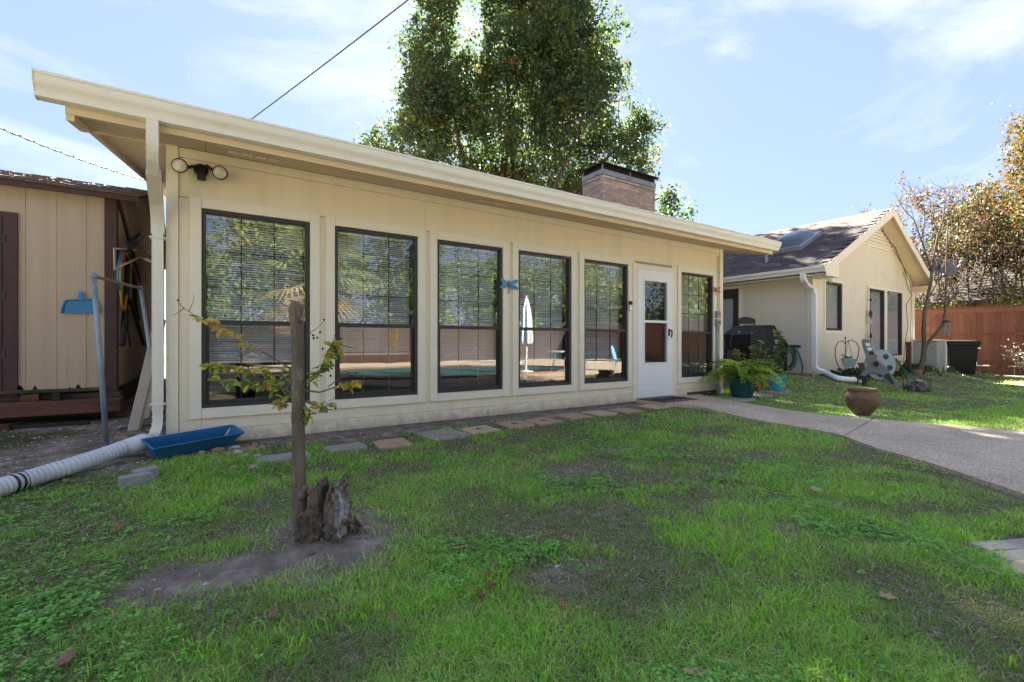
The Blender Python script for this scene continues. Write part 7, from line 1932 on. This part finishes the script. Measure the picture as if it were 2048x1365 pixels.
# short sward
x, y, d_, rg = cand_pts(400000, 1.05, 17, 1, .9)
D_ = dirt(x, y); lu = lush(x, y)
keep = rg.random(len(x)) < (1 - D_) ** 1.5 * (.58 + .42 * lu)
x, y, d_, lu = x[keep], y[keep], d_[keep], lu[keep]; n = len(x)
h = (.016 + .022 * rg.random(n)) * (.8 + .6 * lu) * (1 + .03 * d_)
w = .0011 + .0005 * d_
mixc = gcol(n, rg, (.24, .40, .085), .3, (.44, .40, .19)) * (.72 + .5 * lu)[:, None]
V, F3, c = blades(x, y, d_, rg, h, w, 1.1, mixc); np_mesh('grass', V, F3, m_grass, c, kind='stuff')
# tall bright tufts
x, y, d_, rg = cand_pts(190000, 1.05, 10, 2, .85)
tf = sm(.47, .64, .6 * fbm(x, y, .42, 61) + .4 * fbm(x, y, .13, 71)) * lush(x, y)
keep = rg.random(len(x)) < tf * (1 - dirt(x, y)) ** 2
x, y, d_ = x[keep], y[keep], d_[keep]; n = len(x)
h = .024 + .042 * rg.random(n) ** 1.6; w = .0013 + .0005 * d_
V, F3, c = blades(x, y, d_, rg, h, w, .55, gcol(n, rg, (.28, .54, .07), .25, (.42, .57, .12))); np_mesh('long_grass', V, F3, m_grass, c, kind='stuff')
# dead thatch lying flat
x, y, d_, rg = cand_pts(200000, 1.05, 14, 3, .9)
D_ = dirt(x, y); keep = rg.random(len(x)) < (.22 + .55 * (1 - lush(x, y))) * (1 - .82 * D_) * .8 * (y < 4.75)
x, y, d_ = x[keep], y[keep], d_[keep]; n = len(x)
h = .012 + .014 * rg.random(n); w = .0011 + .0005 * d_
tone = rg.choice(4, n, p=[.35, .3, .22, .13]); pal_ = np.array([(.46, .38, .26), (.31, .25, .175), (.55, .48, .39), (.14, .11, .095)])
V, F3, c = blades(x, y, d_, rg, h, w, 2.6, pal_[tone] * (.7 + .6 * rg.random((n, 1)))); np_mesh('dead_grass', V, F3, m_grass, c, kind='stuff')
# clover and small broad weeds
x, y, d_, rg = cand_pts(70000, 1.05, 8, 4, .9)
cl_ = sm(.52, .68, fbm(x, y, .6, 81)) + sm(.55, 1.1, x * -.6 + .75) * .30 * (y > 1.6)
keep = rg.random(len(x)) < np.clip(cl_, 0, 1) * (1 - dirt(x, y)) ** 1.5
x, y, d_ = x[keep], y[keep], d_[keep]; n = len(x); z = gz(x, y)
rad = (.0048 + .006 * rg.random(n)) * (1 + .10 * d_); hh = .008 + .028 * rg.random(n)
VV, FF, CC_ = [], [], []
a0 = rg.uniform(0, 6.283, n); colr = np.array([(.22, .42, .10)]) * (.65 + .75 * rg.random((n, 1))); off = 0
for k in range(3):
    a = a0 + k * 2.094; ux, uy = np.cos(a), np.sin(a); tz = rg.uniform(-.35, .35, n)
    C0 = np.stack([x, y, z + hh], 1); U = np.stack([ux, uy, tz], 1); Wd = np.stack([-uy, ux, rg.uniform(-.25, .25, n)], 1); r3 = rad[:, None]
    quad = np.stack([C0 + U * r3 * .15, C0 + U * r3 * 1.0 + Wd * r3 * .78, C0 + U * r3 * 1.9, C0 + U * r3 * 1.0 - Wd * r3 * .78], 1).reshape(-1, 3)
    VV.append(quad); FF.append(np.arange(4 * n).reshape(n, 4) + off); off += 4 * n; CC_.append(colr)
np_mesh('clover', np.concatenate(VV), np.concatenate(FF), m_grass, np.concatenate(CC_), kind='stuff')
# pebbles and shell bits on the bare soil
x, y, d_, rg = cand_pts(60000, 1.6, 9, 5, .8)
keep = (dirt(x, y) > .5) & (y > 1.5) & (rg.random(len(x)) < np.where(y > 4.3, .5, .05))
x, y = x[keep][:1500], y[keep][:1500]
q = MB()
bm = bmesh.new(); bmesh.ops.create_icosphere(bm, subdivisions=1, radius=1); iv = np.array([tuple(v_.co) for v_ in bm.verts]); if_ = np.array([[p.index for p in f.verts] for f in bm.faces]); bm.free()
n = len(x); r3 = .003 + .011 * rg.random(n) ** 2.5
VV = (iv[None] * (1 + .25 * rg.normal(size=(n, len(iv), 1))) * r3[:, None, None] * np.array([1.3, 1, .6])[None, None] + np.stack([x, y, gz(x, y) + r3 * .3], 1)[:, None]).reshape(-1, 3)
FF = (if_[None] + (np.arange(n) * len(iv))[:, None, None]).reshape(-1, 3)
pc_ = np.array([(.34, .32, .29), (.22, .19, .15), (.46, .44, .40), (.15, .13, .11)])[rg.choice(4, n)]
np_mesh('pebbles', VV, FF, leafmat('pebble', 0.0, .8), np.repeat(pc_, len(if_), 0), kind='stuff')
# leaf litter and low plants along the foot of the gable wall
rg = np.random.default_rng(9); n = 2600
x = rg.uniform(11.3, 18, n); y = HY - .05 - np.abs(rg.normal(size=n)) * .28; k = rg.random(n) < .5
tone = np.where(k[:, None], np.array([(.09, .055, .035)]), np.array([(.035, .055, .02)]))
V, Fc, c = leaf_quads(np.stack([x, y, gz(x, y) + .01 + .10 * rg.random(n) * (~k)], 1), .05 + .05 * rg.random(n), tone * (.6 + .8 * rg.random((n, 1))), rg)
np_mesh('leaf_litter', V, Fc, m_leaf, c, kind='stuff')
